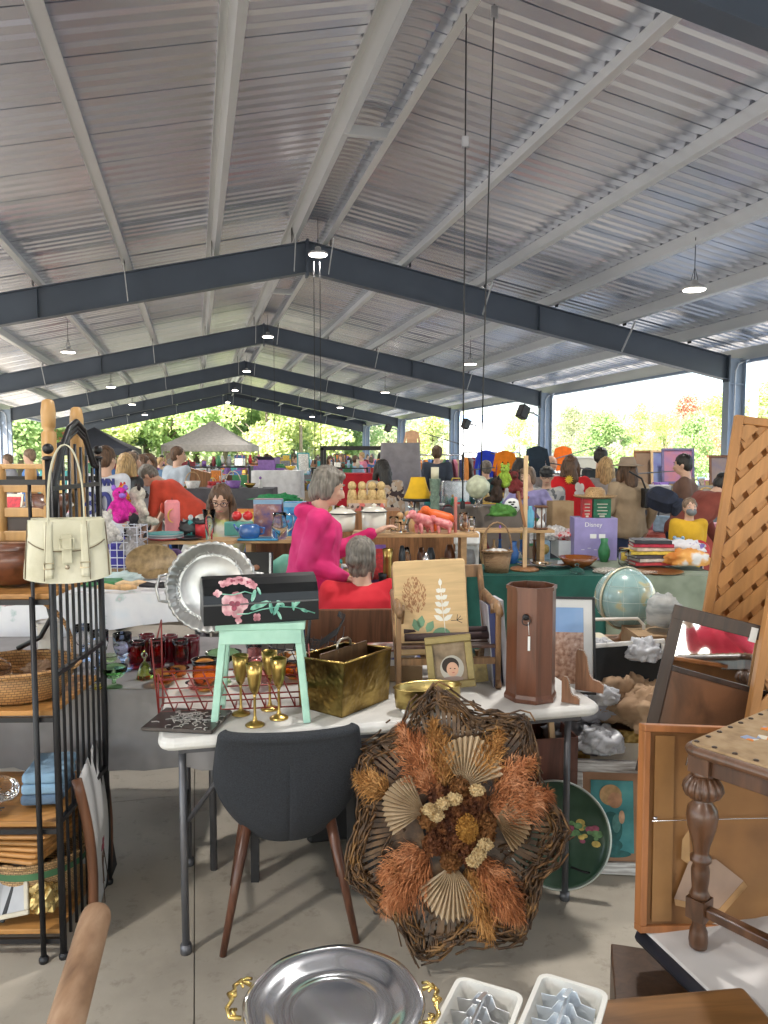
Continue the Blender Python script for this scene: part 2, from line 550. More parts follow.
# roof sheets: ribs run up the slope
def sheet(sgn):
 prof = []
 y = YB0
 L = YB1 - YB0
 pitch = .84
 while y < YB1:
  # one panel: tall seam, then low double ribs
  for (dy, h) in ((0, 0), (.001, -.12), (.020, -.12), (.021, 0), (.17, 0), (.20, .03), (.25, .03), (.28, 0), (.38, 0), (.41, .03), (.46, .03), (.49, 0), (.60, 0), (.63, .03), (.68, .03), (.71, 0), (.839, 0)):
   prof.append((y + dy, h))
  y += pitch
 xs = [.30, 3.2, 6.4, HALF + .45]
 def fn(u, v):
  i = round(u * (len(prof) - 1)); j = round(v * (len(xs) - 1))
  yy, h = prof[i]
  x = XR + sgn * xs[j]
  return (x, yy, topz(x) + .30 + max(0, h) + (-h if h < 0 else 0))
 mb = MB(HM); mb.grid(fn, len(prof) - 1, len(xs) - 1, smooth=False)
 return mb
for sgn in (-1, 1):
 sheet(sgn).build('roof_panel', ROOFM, hall)
mb = MB(HM)
def ridge(u, v):
 a = (v - .5) * 2
 x = a * .36
 seg = u * (YB1 - YB0)
 return (XR + x, YB0 + seg, RZ + .30 - .055 + (1 - a * a) * .0 - .05 * a * a + .05 + .012 * math.cos(seg * 2 * PI / .152))
mb.grid(ridge, int((YB1 - YB0) / .038), 6)
mb.build('ridge_cap', ROOFM, hall)
# gutters
for sgn in (-1, 1):
 mb = MB(HM)
 x = XR + sgn * (HALF + .45); z = topz(x) + .16
 L = YB1 - YB0; yc = (YB0 + YB1) / 2
 mb.box((x + sgn * .07, yc, z - .07), (.14, L, .008)); mb.box((x + sgn * .14, yc, z), (.008, L, .14)); mb.box((x, yc, z), (.008, L, .14))
 mb.build('gutter', PAINT_SKYLIT, hall)
for yy in (YB0, YB1):
 mb = MB(HM)
 for sgn in (-1, 1):
  x = XR + sgn * (HALF + .4)
  mb.bar((XR, yy, RZ + .16), (x, yy, topz(x) + .16), .03, .26)
 mb.build('gable_trim', PAINT, hall)
# high bay lamps
LAMPW = 28
def lamp_head(mb):
 return mb.lathe([(.03, .13), (.05, .12), (.055, .06), (.12, .05), (.165, .02), (.17, 0.0), (.15, -.006)], 24)
def make_lamp(cord, label, loc):
 t = thing('high_bay_lamp', label, 'ceiling lamp', loc, group='high bay lamps under the roof')
 h = MB(); lamp_head(h); h.build('lamp_housing', mat((.5, .5, .5), .4, .3), t)
 h = MB(); h.lathe([(0.001, -.014), (.146, -.014), (.148, -.002), (.001, -.002)], 24); h.build('lamp_lens', emit((1.0, .93, .80), 9), t)
 h = MB(); h.tube([(0, 0, .12), (.0, .0, cord)], .006, 6)
 h.tube([(-.05, 0, .1), (0, 0, .26), (.05, 0, .1)], .005, 6)
 h.build('suspension_cord', BLACK, t)
 ld = bpy.data.lights.new('lamp_light', 'AREA'); ld.shape = 'DISK'; ld.size = .3; ld.energy = LAMPW; ld.color = (1.0, .96, .91); ld.spread = R(165)
 lo = bpy.data.objects.new('lamp_light', ld); C.objects.link(lo); lo.parent = t; lo.location = (0, 0, -.02)
 return t
l0 = None
names = ['first', 'second', 'third', 'fourth', 'fifth', 'sixth', 'seventh']
for row, x, z, cord, offs in (('ridge', XR, 4.95, .6, -1.3), ('right slope', 6.9, 3.95, .72, -4.57), ('left slope', -2.75, 3.95, .72, -4.57)):
 for k, y in enumerate(FR[1:]):
  vis = k - 1
  if k == 0: lab = 'high bay lamp of the %s row hanging behind the camera' % row
  else: lab = '%s high bay lamp from the near end of the %s row' % (names[k - 1], row)
  loc = S(x, y + offs, z)
  if l0 is None:
   l0 = make_lamp(cord, lab, loc); base_cord = cord
  else:
   q = dup(l0, loc=loc, label=lab)
   if abs(cord - .6) > .01:
    for ch in q.children:
     if ch.name.startswith('suspension'): ch.scale = (1, 1, 1.2)
# ------------------------------------------------------------------ outside: trees, far building, poles
def leafmat(c1, c2, c3):
 m, n, l, b = _base('leaves')
 co = _coord(n, l)
 t = n.new('ShaderNodeTexNoise'); t.inputs['Scale'].default_value = .9; t.inputs['Detail'].default_value = 6; t.inputs['Roughness'].default_value = .7
 l.new(co, t.inputs['Vector'])
 r = _ramp(n, [c1, c2, c3], [.32, .5, .68]); l.new(t.outputs['Fac'], r.inputs[0]); l.new(r.outputs[0], b.inputs['Base Color'])
 b.inputs['Roughness'].default_value = .6
 tl = n.new('ShaderNodeBsdfTranslucent'); l.new(r.outputs[0], tl.inputs[0])
 mx = n.new('ShaderNodeMixShader'); mx.inputs[0].default_value = .45
 out = [x for x in n if x.type == 'OUTPUT_MATERIAL'][0]
 l.new(b.outputs[0], mx.inputs[1]); l.new(tl.outputs[0], mx.inputs[2]); l.new(mx.outputs[0], out.inputs[0])
 return m
LV = {'green': leafmat((0.23, 0.35, 0.13), (0.37, 0.51, 0.20), (0.56, 0.67, 0.30)),
      'yellow': leafmat((0.44, 0.51, 0.21), (0.62, 0.68, 0.30), (0.76, 0.79, 0.39)),
      'dark': leafmat((0.13, 0.20, 0.10), (0.20, 0.30, 0.12), (0.30, 0.42, 0.15)),
      'red': leafmat((0.45, 0.39, 0.19), (0.74, 0.39, 0.28), (0.80, 0.51, 0.39)),
      'olive': leafmat((0.37, 0.41, 0.25), (0.53, 0.56, 0.35), (0.67, 0.66, 0.44))}
BARK = wood((.20, .16, .12), .5, .9, (8, 8, 1))
def tree_proto(seed, h, wd, leaf, nleaf, ls, slim=1.0):
 r = random.Random(seed)
 mb = MB()
 th = h * .32
 limbs = []
 mb.tube([(0, 0, 0), (r.uniform(-.1, .1), 0, th * .5), (0, r.uniform(-.1, .1), th), (.1, .1, h * .8)], [h * .022, h * .017, h * .014, h * .004], 8)
 for k in range(9):
  a = r.uniform(0, 2 * PI); z0 = r.uniform(th * .6, h * .65); L = wd * r.uniform(.5, .85) * (1 - .4 * z0 / h)
  e = Vector((math.cos(a) * L, math.sin(a) * L, z0 + L * r.uniform(.5, 1.1)))
  mb.tube([(0, 0, z0), (e.x * .5, e.y * .5, z0 + (e.z - z0) * .4), e], [h * .009, h * .006, h * .002], 6)
  limbs.append(e)
 tk = mb.mesh('trunk', BARK)
 cl = []
 for k in range(int(26 * slim + 10)):
  a = r.uniform(0, 2 * PI); q = r.random() ** .6
  zz = r.uniform(.22, 1.0)
  prof = math.sin(min(1, (zz - .12) / .88 * 1.05) * PI) ** .55 if zz < .98 else .2
  rad = wd * prof * q
  cl.append((Vector((math.cos(a) * rad, math.sin(a) * rad, h * zz)), wd * r.uniform(.2, .42)))
 lb = MB()
 V = []; Fc = []
 for i in range(nleaf):
  c, s_ = cl[r.randrange(len(cl))]
  d = Vector((r.gauss(0, 1), r.gauss(0, 1), r.gauss(0, .75))).normalized() * s_ * r.random() ** .35
  p = c + d
  a = Vector((r.gauss(0, 1), r.gauss(0, 1), r.gauss(0, 1))).normalized()
  b_ = a.orthogonal().normalized()
  q = ls * r.uniform(.5, 1.3)
  o = len(V)
  V += [p - a * q, p + b_ * q * .6, p + a * q, p - b_ * q * .6]
  Fc.append((o, o + 1, o + 2, o + 3))
 lb.v = [tuple(x) for x in V]; lb.f = Fc; lb.sm = [False] * len(Fc); lb.mi = [0] * len(Fc)
 return tk, lb.mesh('crown', LV[leaf]), h
TP = [tree_proto(1, 10, 3.6, 'green', 9000, .17), tree_proto(2, 12, 3.4, 'green', 9000, .18, 1.3), tree_proto(3, 8, 3.2, 'green', 8000, .15), tree_proto(4, 11, 4.4, 'green', 10000, .19)]
def tree(i, loc, h, leaf, label, wide=1.0, rz=0):
 tk, cr, h0 = TP[i]
 t = thing('tree', label, 'tree', loc, rz, group='trees around the market hall')
 k = h / h0
 t.scale = (k * wide, k * wide, k)
 a = bpy.data.objects.new('trunk', tk); C.objects.link(a); a.parent = t
 b = bpy.data.objects.new('crown', cr); C.objects.link(b); b.parent = t
 recolor(b, 0, LV[leaf])
 return t
ordi = ['first', 'second', 'third', 'fourth', 'fifth', 'sixth', 'seventh', 'eighth', 'ninth', 'tenth', 'eleventh', 'twelfth', 'thirteenth', 'fourteenth', 'fifteenth', 'sixteenth', 'seventeenth', 'eighteenth', 'nineteenth', 'twentieth']
lcol = {'green': 'bright green', 'yellow': 'yellow green', 'dark': 'dark green', 'red': 'reddish autumn', 'olive': 'dull olive'}
tn = 0
for (px, y, h, lf, i, wd) in [(-70, 62, 11, 'green', 0, 1), (-25, 66, 12, 'olive', 3, 1), (20, 60, 10, 'green', 2, 1.2), (62, 68, 13, 'red', 1, 1), (88, 74, 13, 'green', 3, 1), (118, 64, 11, 'yellow', 0, 1.1), (146, 78, 15, 'dark', 1, 1.2), (166, 66, 12, 'green', 3, 1), (196, 72, 14, 'green', 0, 1.1), (226, 66, 12, 'green', 2, 1.1), (252, 84, 17, 'dark', 1, 1.2), (268, 62, 10, 'yellow', 0, 1), (292, 76, 15, 'green', 3, 1), (318, 84, 17, 'dark', 1, 1.1), (336, 66, 11, 'yellow', 2, 1.0), (356, 72, 10, 'green', 0, 1.0), (388, 84, 8, 'olive', 3, .9)]:
 p = at_y(px, 456, y)
 tree(i, (p.x, p.y, -.15), h, lf, '%s %s tree from the left behind the far end of the hall' % (ordi[tn], lcol[lf]), wd, tn * 1.3)
 tn += 1
tn = 0
for (px, y, h, lf, i, wd) in [(432, 52, 5.4, 'yellow', 2, .9), (520, 46, 4.8, 'yellow', 0, .8), (570, 60, 6.0, 'olive', 3, 1), (604, 42, 4.5, 'green', 2, 1.1), (640, 58, 6.2, 'yellow', 1, 1), (662, 44, 4.6, 'yellow', 0, .9), (686, 38, 5.2, 'red', 3, .75), (692, 34, 3.9, 'green', 2, .9), (716, 42, 5.6, 'yellow', 0, 1.0), (755, 36, 5.4, 'yellow', 1, 1.1), (790, 40, 6.5, 'green', 3, 1), (835, 38, 6, 'yellow', 0, 1), (590, 80, 7.2, 'olive', 1, 1.5), (480, 95, 6.6, 'olive', 1, 1.6)]:
 p = at_y(px, 456, y)
 tree(i, (p.x, p.y, -.15), h * .88, lf, '%s %s tree from the left beyond the open right side' % (ordi[tn], lcol[lf]), wd, tn * 2.1)
 tn += 1
# left side, seen between the left columns
for k, (X, Y, h, lf, i) in enumerate([(-20, 34, 9, 'green', 0), (-24, 42, 10, 'red', 3), (-19, 50, 9, 'green', 1), (-30, 56, 12, 'olive', 0), (-22, 24, 9, 'yellow', 2), (-17, 62, 9, 'green', 3)]):
 q = S(X, Y, -.15)
 tree(i, q, h, lf, '%s %s tree out from the near end beyond the open left side' % (ordi[k], lcol[lf]), 1.1, k)
# low hedge line far off, closes the horizon
r_ = random.Random(5)
V = []; F_ = []
for k in range(26000):
 a = r_.uniform(-1.15, .95); dd = r_.uniform(96, 118)
 z = r_.random() ** .8 * (7.0 + 3.0 * noise.noise(Vector((a * 9, 0, 3))) + 1.5 * noise.noise(Vector((a * 40, 1, 3))))
 p = Vector((math.sin(a) * dd, math.cos(a) * dd, z))
 u = Vector((r_.gauss(0, 1), r_.gauss(0, 1), r_.gauss(0, 1))).normalized(); v_ = u.orthogonal().normalized(); q = r_.uniform(.3, .75)
 o = len(V); V += [p - u * q, p + v_ * q * .7, p + u * q, p - v_ * q * .7]; F_.append((o, o + 1, o + 2, o + 3))
mb = MB(); mb.v = [tuple(x) for x in V]; mb.f = F_; mb.sm = [False] * len(F_); mb.mi = [0] * len(F_)
tag(mb.build('woodland', LV['olive']), 'far off woodland closing the horizon all round', 'woodland', kind='stuff')
# white warehouse beyond the right side
p0 = at_y(452, 456, 62); p1 = at_y(556, 456, 62)
wt = thing('warehouse', 'long white metal warehouse with a blue eave stripe beyond the columns', 'building', ((p0.x + p1.x) / 2, 66, -.1))
W = p1.x - p0.x
mb = MB(); mb.box((0, 0, 2.25), (W, 9, 4.5)); mb.build('wall', patt([(.74, .75, .76), (.80, .80, .80)], 1.2, 'stripe', .5, [.45, .55], st=(6, 0, 0)), wt)
mb = MB(); mb.box((0, 0, 4.72), (W + .3, 9.3, .45)); mb.build('eave_stripe', mat((.22, .33, .5), .5), wt)
mb = MB(); mb.bar((0, -4.7, 4.96), (0, 4.7, 4.96), W + .3, .06); mb.build('roof', mat((.7, .7, .7), .5), wt)
mb = MB(); mb.box((-.5, -4.53, 1.9), (1.6, .06, 2.2)); mb.build('door', mat((.35, .38, .42), .5), wt)
mb = MB(); mb.box((2.4, -4.53, 2.2), (1.5, .06, 1.0)); mb.build('window', mat((.08, .1, .12), .1), wt)
# poles
p = at_y(752, 456, 26)
t = thing('lamp_post', 'tall white light pole beyond the right hand columns', 'lamp post', (p.x, p.y, -.1))
mb = MB(); mb.tube([(0, 0, 0), (0, 0, 3), (0.02, 0, 7)], [.16, .13, .09], 12); mb.build('pole', WHITE, t)
mb = MB(); mb.box((.5, 0, 7.0), (1.0, .3, .12)); mb.build('lamp_head', mat((.6, .6, .6)), t)
p = at_y(301, 456, 62)
t = thing('utility_pole', 'wooden utility pole standing in front of the far tree line', 'utility pole', (p.x, p.y, -.1))
mb = MB(); mb.tube([(0, 0, 0), (0, 0, 9)], [.16, .11], 10); mb.build('pole', wood((.25, .2, .15)), t)
mb = MB(); mb.box((0, 0, 8.3), (2.2, .12, .14)); mb.build('crossarm', wood((.25, .2, .15)), t)
for k, (za, zb) in enumerate([(7.6, 6.4)]):
 a = at_y(500, 456, 90); b = at_y(690, 456, 70)
 mb = MB(); mb.tube([(a.x, a.y, za), ((a.x + b.x) / 2, (a.y + b.y) / 2, (za + zb) / 2 + .9), (b.x, b.y, 10.5)], .03, 4)
 tag(mb.build('overhead_wire', BLACK), 'thin overhead wire crossing the pale sky beyond the right side', 'wire')
# canopy tents
def tent(px, y, wd, ez, pz, mt, label, ry=0):
 p = at_y(px, 456, y)
 t = thing('canopy_tent', label, 'tent', (p.x, p.y, 0), ry)
 h = wd / 2
 mb = MB()
 def fn(u, v):
  a = u * 2 * PI
  # square outline
  c, s_ = math.cos(a), math.sin(a)
  k = h / max(abs(c), abs(s_))
  q = 1 - v
  z = ez + (pz - ez) * (v ** 1.12)
  return (c * k * q, s_ * k * q, z - .03 * math.sin(4 * a) ** 2 * q)
 mb.grid(fn, 48, 8)
 mb.grid(lambda u, v: (fn(u, 0)[0], fn(u, 0)[1], ez - v * .26), 48, 1)
 mb.build('canopy', mt, t)
 for sx in (-1, 1):
  for sy in (-1, 1):
   mb = MB(); mb.box((sx * (h - .04), sy * (h - .04), ez / 2), (.045, .045, ez)); mb.build('pole', mat((.5, .5, .52), .4, .5), t)
 return t
tent(213, 34, 3.7, 2.06, 3.15, mat((.46, .44, .42), .8), 'large grey peaked canopy tent over the far stalls', R(4))
tent(95, 30, 3.1, 1.88, 2.72, mat((.02, .024, .035), .7), 'black canopy tent behind the wrought iron rack', R(10))
# ------------------------------------------------------------------ foreground: folding table
def arc(c, r, a0, a1, n, plane='xz', y=0):
 P = []
 for i in range(n + 1):
  a = R(a0 + (a1 - a0) * i / n)
  if plane == 'xz': P.append((c[0] + r * math.cos(a), y, c[1] + r * math.sin(a)))
  else: P.append((c[0] + r * math.cos(a), c[1] + r * math.sin(a), y))
 return P
def deg_of(p, q):
 return math.atan2(q.y - p.y, q.x - p.x)
TL, TR = at_z(157, 741, .74), at_z(604, 705, .74)
ta = deg_of(TL, TR); tl = (TR - TL).length
TT = thing('folding_table', 'white plastic folding table carrying the mint stool and brass wares', 'table', (TL.x, TL.y, 0), ta)
PLAST = mat((.66, .65, .62), .45, var=.05, vs=20, bump=.08, bs=180)
LEGM = mat((.12, .12, .13), .4, .5)
mb = MB(); mb.rbox((tl / 2, .37, .72), (tl, .74, .04), .05); mb.build('tabletop', PLAST, TT, bevel=.004)
for x in (.07, tl - .09):
 for y in (.09, .64):
  mb = MB(); mb.tube([(x, y, .0), (x, y, .35), (x, y, .70)], .0120, 10); mb.lathe([(.018, 0), (.018, .03)], 10, (x, y, 0)); mb.build('leg', LEGM, TT)
 mb = MB(); mb.tube([(x, .09, .3), (x, .64, .3)], .011, 8); mb.tube([(x, .365, .3), (x + (.3 if x < 1 else -.3), .365, .7)], .009, 8); mb.build('leg_brace', LEGM, TT)
mb = MB(); mb.box((tl / 2, .06, .69), (tl - .12, .02, .03)); mb.box((tl / 2, .68, .69), (tl - .12, .02, .03)); mb.build('apron_rail', LEGM, TT)
TM = Matrix.Translation((TL.x, TL.y, 0)) @ Matrix.Rotation(ta, 4, 'Z')
def ont(px, py): return at_z(px, py, .7415)
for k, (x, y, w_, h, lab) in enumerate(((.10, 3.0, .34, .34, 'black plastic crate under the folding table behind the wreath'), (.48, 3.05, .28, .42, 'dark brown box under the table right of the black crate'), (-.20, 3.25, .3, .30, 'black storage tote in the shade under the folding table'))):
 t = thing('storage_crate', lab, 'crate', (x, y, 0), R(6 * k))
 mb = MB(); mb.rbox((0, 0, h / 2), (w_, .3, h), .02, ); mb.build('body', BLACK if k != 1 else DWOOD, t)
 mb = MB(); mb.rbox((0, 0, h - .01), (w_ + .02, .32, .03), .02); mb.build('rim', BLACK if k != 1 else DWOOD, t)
# dark pewter tray with scattered papers
p = ont(188, 722)
t = thing('trivet_tray', 'square dark pewter tile with raised swirls at the left table corner', 'tray', (p.x, p.y, p.z), ta - R(20))
mb = MB(); mb.rbox((0, 0, .006), (.235, .2, .012), .008); mb.build('plate', mat((.10, .09, .085), .35, .8), t)
mb = MB(); rr = random.Random(3)
for k in range(70):
 x, y = rr.gauss(0.02, .045), rr.gauss(0, .04); a = rr.uniform(0, PI)
 P = [(x + math.cos(a + s * 1.6) * .02 * s, y + math.sin(a + s * 1.6) * .02 * s, .013 + .002 * rr.random()) for s in (0, .4, .8, 1.2)]
 mb.tube(P, .0018, 4)
mb.build('relief', mat((.55, .53, .5), .3, .8), t)
# mint green stool
MINT = patt([(.30, .52, .42), (.36, .60, .48), (.42, .66, .54)], 14, 'noise', .55, [.3, .5, .7], detail=6, bump=.1)
a, b_ = ont(213, 722), ont(302, 716)
cx_, cy_ = (ont(268, 730).x + ont(302, 716).x) / 2, 0
f1, f2, f3, f4 = ont(268, 729), ont(303, 718), ont(214, 710), ont(281, 703)
H = .312
ctr = (f1 + f2 + f3 + f4) / 4
sa = R(4)
t = thing('stool', 'small mint green painted wooden stool on the white table', 'stool', (ctr.x - .01, ctr.y, .7415), sa)
mb = MB(); mb.box((0, 0, H - .0), (.285, .15, .022)); mb.build('seat', MINT, t, bevel=.003)
mb = MB(); mb.box((0, -.068, H - .033), (.262, .014, .045)); mb.box((0, .068, H - .033), (.262, .014, .045)); mb.build('apron', MINT, t, bevel=.002)
for sx in (-1, 1):
 for sy in (-1, 1):
  mb = MB(); mb.bar((sx * .148, sy * .085, 0), (sx * .118, sy * .055, H - .012), .023, .023); mb.build('leg', MINT, t, bevel=.003)
 mb = MB(); mb.bar((sx * .139, -.078, .085), (sx * .139, .078, .085), .016, .02); mb.build('stretcher', MINT, t, bevel=.002)
STOOL_TOP = .7415 + H + .012
# black domed box with painted flowers on the stool
LAC = mat((.006, .007, .008), .28, var=.1, spec=.4)
t = thing('floral_box', 'black domed tin box painted with pink flowers on the mint stool', 'box', (ctr.x - .022, ctr.y + .01, STOOL_TOP), R(17))
t.scale = (.90, 1.1, 1.13)
W2, D2, Hb = .205, .075, .13
def dome(x, k=0):
 P = [(-D2, .0), (-D2, .055)]
 for i in range(1, 8):
  a = PI - PI * i / 8
  P.append((math.cos(a) * D2, .055 + math.sin(a) * .075))
 P += [(D2, .055), (D2, 0)]
 return P
prof = dome(0)
mb = MB(Matrix(((0, 0, 1, -W2), (1, 0, 0, 0), (0, 1, 0, 0), (0, 0, 0, 1))))
mb.prism(prof, 2 * W2, smooth=False)
mb.build('body', LAC, t, bevel=.002)
mb = MB()
for k in (0.22, .8):
 z = .055 + .075 * math.sin(k * 1.2)
for zz in (.058,):
 mb.box((0, -D2 - .001, zz), (2 * W2, .003, .004))
mb.build('lid_seam', mat((.10, .10, .10), .3), t)
def petal_disc(mb, x, z, r, n, ph=0, sq=.8):
 for k in range(n):
  a = ph + 2 * PI * k / n
  q = .62 * r
  cx2, cz2 = x + math.cos(a) * q, z + math.sin(a) * q * sq
  P = []
  for j in range(9):
   b2 = 2 * PI * j / 9
   P.append(onbox(cx2 + math.cos(b2) * r * .55, cz2 + math.sin(b2) * r * .5))
  mb.add(P, [tuple(range(9))])
def onbox(x, s):
 """front of the box: s is the length measured up the front and over the dome"""
 if s < .055: return (x, -D2 - .0022, s)
 q = (s - .055) / .095
 a = PI - min(1.4, q * 1.05)
 return (x, math.cos(a) * (D2 + .0022), .055 + math.sin(a) * (.0772))
pk = patt([(.30, .10, .12), (.62, .30, .34), (.80, .62, .62)], 30, 'noise', .35, [.3, .5, .72])
mb = MB(); petal_disc(mb, -.098, .060, .043, 5); petal_disc(mb, -.10, .053, .03, 4, .5); mb.build('painted_bloom', pk, t)
pd = mat((.30, .05, .09), .4, var=.4, vs=60); D2 += .0006
mb = MB(); petal_disc(mb, -.098, .057, .018, 3, .4); petal_disc(mb, -.10, .145, .009, 3); petal_disc(mb, -.07, .148, .010, 3, 1); petal_disc(mb, -.045, .135, .008, 3); mb.build('painted_shading', pd, t); D2 -= .0006
mb = MB()
for x, z, r in ((-.13, .135, .018), (-.10, .145, .022), (-.07, .148, .024), (-.045, .135, .02), (-.03, .12, .015), (-.155, .098, .014), (-.02, .018, .013), (-.085, .012, .011)):
 petal_disc(mb, x, z, r, 4, x * 40)
mb.build('painted_blossoms', pk, t)
mb = MB()
gl = patt([(.05, .22, .17), (.20, .50, .38), (.45, .68, .58)], 40, 'noise', .35, [.3, .5, .72])
for x, z, a, L in ((-.03, .085, 70, .045), (.0, .055, 20, .05), (.03, .045, 100, .04), (.05, .04, 60, .045), (.065, .055, 150, .035), (.11, .045, 100, .03), (.12, .05, 30, .04), (-.02, .05, 200, .05), (.15, .03, -20, .03), (-.01, .10, 110, .03), (.06, .02, -60, .03)):
 a = R(a); P = []
 for j in range(8):
  b2 = 2 * PI * j / 8
  u, v_ = math.cos(b2) * L * .5, math.sin(b2) * L * .17
  P.append(onbox(x + u * math.cos(a) - v_ * math.sin(a), max(.003, z + u * math.sin(a) + v_ * math.cos(a))))
 mb.add(P, [tuple(range(8))])
for pts in ([(-.09, .03), (-.05, .03), (.0, .04), (.06, .045), (.12, .04), (.19, .02)], [(-.14, .095), (-.1, .09), (-.06, .1), (-.03, .09)]):
 mb.tube([onbox(x, z) for x, z in pts], .0018, 5)
mb.build('painted_leaves', gl, t)
# silver scalloped tray leaning upright behind the box
p = at_y(212, 587, ctr.y + .30)
SIL = patt([(.40, .40, .39), (.58, .58, .57), (.70, .70, .69)], 9, 'noise', .36, [.3, .5, .7], metal=.85)
t = thing('silver_tray', 'large scalloped silver platter standing upright behind the black box', 'tray', (p.x, p.y, p.z), R(8), rx=R(-8))
ex, ez = .158, .150
Mx = Matrix(((1, 0, 0, 0), (0, 0, -1, 0), (0, 1, 0, 0), (0, 0, 0, 1)))
mb = MB(Mx)
def scal(th, z): return 0
prof = [(.001, .001), (.06, 0), (.112, 0), (.116, .003), (.119, .001), (.126, .003), (.13, .010), (.15, .014), (.155, .022), (.160, .019), (.162, .01)]
n = 128; P = []; F_ = []
for (r0, z0) in prof:
 for k in range(n):
  th = 2 * PI * k / n
  q = r0 + (.006 * abs(math.sin(th * 18)) if r0 > .149 else 0)
  P.append((q * math.cos(th) * ex / .158, q * math.sin(th) * ez / .150, z0 + (.002 * math.sin(th * 36) if r0 > .14 else 0)))
for i in range(len(prof) - 1):
 for k in range(n):
  k2 = (k + 1) % n
  F_.append((i * n + k, i * n + k2, (i + 1) * n + k2, (i + 1) * n + k))
mb.add(P, F_, True)
o = mb.build('dish', SIL, t); so = o.modifiers.new('thick', 'SOLIDIFY'); so.thickness = .002
mb = MB(Mx)
for sx in (-1, 1):
 mb.tube([(sx * .155, .05, .02), (sx * .185, .045, .022), (sx * .195, .0, .024), (sx * .185, -.045, .022), (sx * .155, -.05, .02)], .0055, 8)
 mb.build('handle', SIL, t); mb = MB(Mx)
mb = MB(Mx); rr = random.Random(2)
for k in range(44):
 th = 2 * PI * k / 44
 mb.tube([((.123 + .008 * math.sin(s * 3 + k)) * math.cos(th + s * .12), (.123 + .008 * math.sin(s * 3 + k)) * math.sin(th + s * .12), .015) for s in (0, .5, 1)], .0016, 4)
mb.build('engraved_border', SIL, t)
# red wire rack on the left of the table
RW = mat((.22, .025, .02), .4, .2)
q0 = ont(176, 712); q1 = ont(322, 690)
p0 = at_y(160, 690, 2.62)
t = thing('wire_rack', 'red wire magazine rack behind the legs of the mint stool', 'rack', (p0.x + .03, 2.50, .7415), R(8))
mb = MB()
Wd, Dp = .50, .24
def pth(P): mb.tube([Vector(v) for v in P], .0027, 6)
for x0 in (0, Wd):
 pth([(x0, 0, 0), (x0 - .02 * (1 if x0 == 0 else -1), 0, .26 if x0 == 0 else .16)]); pth([(x0, Dp * .4, 0), (x0, Dp * .4, .30 if x0 == 0 else .2)])
 pth([(x0, 0, .26 if x0 == 0 else .16), (x0, Dp * .4, .30 if x0 == 0 else .2)])
for y in (0, Dp * .4):
 for z in (.01, .06, .12): pth([(0, y, z), (Wd, y, z)])
for k in range(11):
 x = Wd * k / 10
 pth([(x, 0, .01), (max(0, x - .055), 0, .14)]); pth([(x, 0, .01), (x, Dp * .4, .01)])
mb.build('wire_frame', RW, t)
for o in (t,): pass
# four brass goblets
def goblet():
 t = thing('brass_goblet', 'x', 'goblet')
 mb = MB()
 mb.lathe([(.031, 0), (.031, .003), (.022, .008), (.008, .014), (.0045, .03), (.0042, .09), (.006, .1)], 24); mb.build('stem', BRASS, t)
 mb = MB()
 mb.lathe([(.006, .1), (.014, .112), (.020, .135), (.024, .165), (.0275, .2), (.026, .2), (.0225, .165), (.018, .135), (.012, .115), (.001, .108)], 24, cap=False); mb.build('bowl', BRASS, t)
 return t
g0 = goblet()
gl_ = [(255, 725, 'nearest tall brass goblet, second from the left under the stool'), (241, 714, 'leftmost tall brass goblet under the mint stool'), (279, 718, 'rightmost tall brass goblet under the mint stool'), (270, 709, 'rearmost tall brass goblet, third from the left under the stool')]
for i, (px, py, lb) in enumerate(gl_):
 p = ont(px, py)
 (g0 if i == 0 else dup(g0))
 o = g0 if i == 0 else [x for x in C.objects if x.name.startswith('brass_goblet')][-1]
 o.location = (p.x, p.y, .7415); o['label'] = lb; o['group'] = 'brass goblets under the stool'
# hammered brass magazine holder
def hammered():
 m, n, l, b = _base('hammered brass')
 co = _coord(n, l)
 v = n.new('ShaderNodeTexVoronoi'); v.inputs['Scale'].default_value = 62; v.feature = 'SMOOTH_F1'; l.new(co, v.inputs['Vector'])
 t = n.new('ShaderNodeTexNoise'); t.inputs['Scale'].default_value = 9; t.inputs['Detail'].default_value = 6; l.new(co, t.inputs['Vector'])
 r = _ramp(n, [(.06, .04, .015), (.20, .135, .045), (.46, .33, .11)], [.3, .5, .68]); l.new(t.outputs['Fac'], r.inputs[0]); l.new(r.outputs[0], b.inputs['Base Color'])
 b.inputs['Metallic'].default_value = 1; b.inputs['Roughness'].default_value = .3
 bp = n.new('ShaderNodeBump'); bp.inputs['Strength'].default_value = .8; bp.inputs['Distance'].default_value = .0035
 l.new(v.outputs['Distance'], bp.inputs['Height']); l.new(bp.outputs[0], b.inputs['Normal'])
 return m
HAM = hammered()
n0, n1, n2 = ont(334, 721), ont(392, 697), ont(307, 704)
ang = deg_of(n0, n1); L = .255
t = thing('magazine_holder', 'hammered brass magazine holder with a divider on the white table', 'magazine holder', ((n0.x + n2.x) / 2, (n0.y + n2.y) / 2, .7415), ang)
dd = (n0 - n2).length * .95
def wall(mb, x0, x1, y0, y1, z0, z1, k0, k1, th=.004):
 pass
HH = .185
mb = MB()
def slab(P, th, nrm):
 n_ = Vector(nrm) * th
 P = [Vector(p) for p in P]
 mb.add(P + [p + n_ for p in P], [(0, 1, 2, 3), (7, 6, 5, 4), (0, 4, 5, 1), (1, 5, 6, 2), (2, 6, 7, 3), (3, 7, 4, 0)])
dy = dd / 2
for sy, zt in ((-1, HH), (1, HH * .93)):
 slab([(0, sy * dy, 0), (L, sy * dy, 0), (L, sy * (dy + .012), zt), (0, sy * (dy + .012), zt)], .003, (0, -sy, 0))
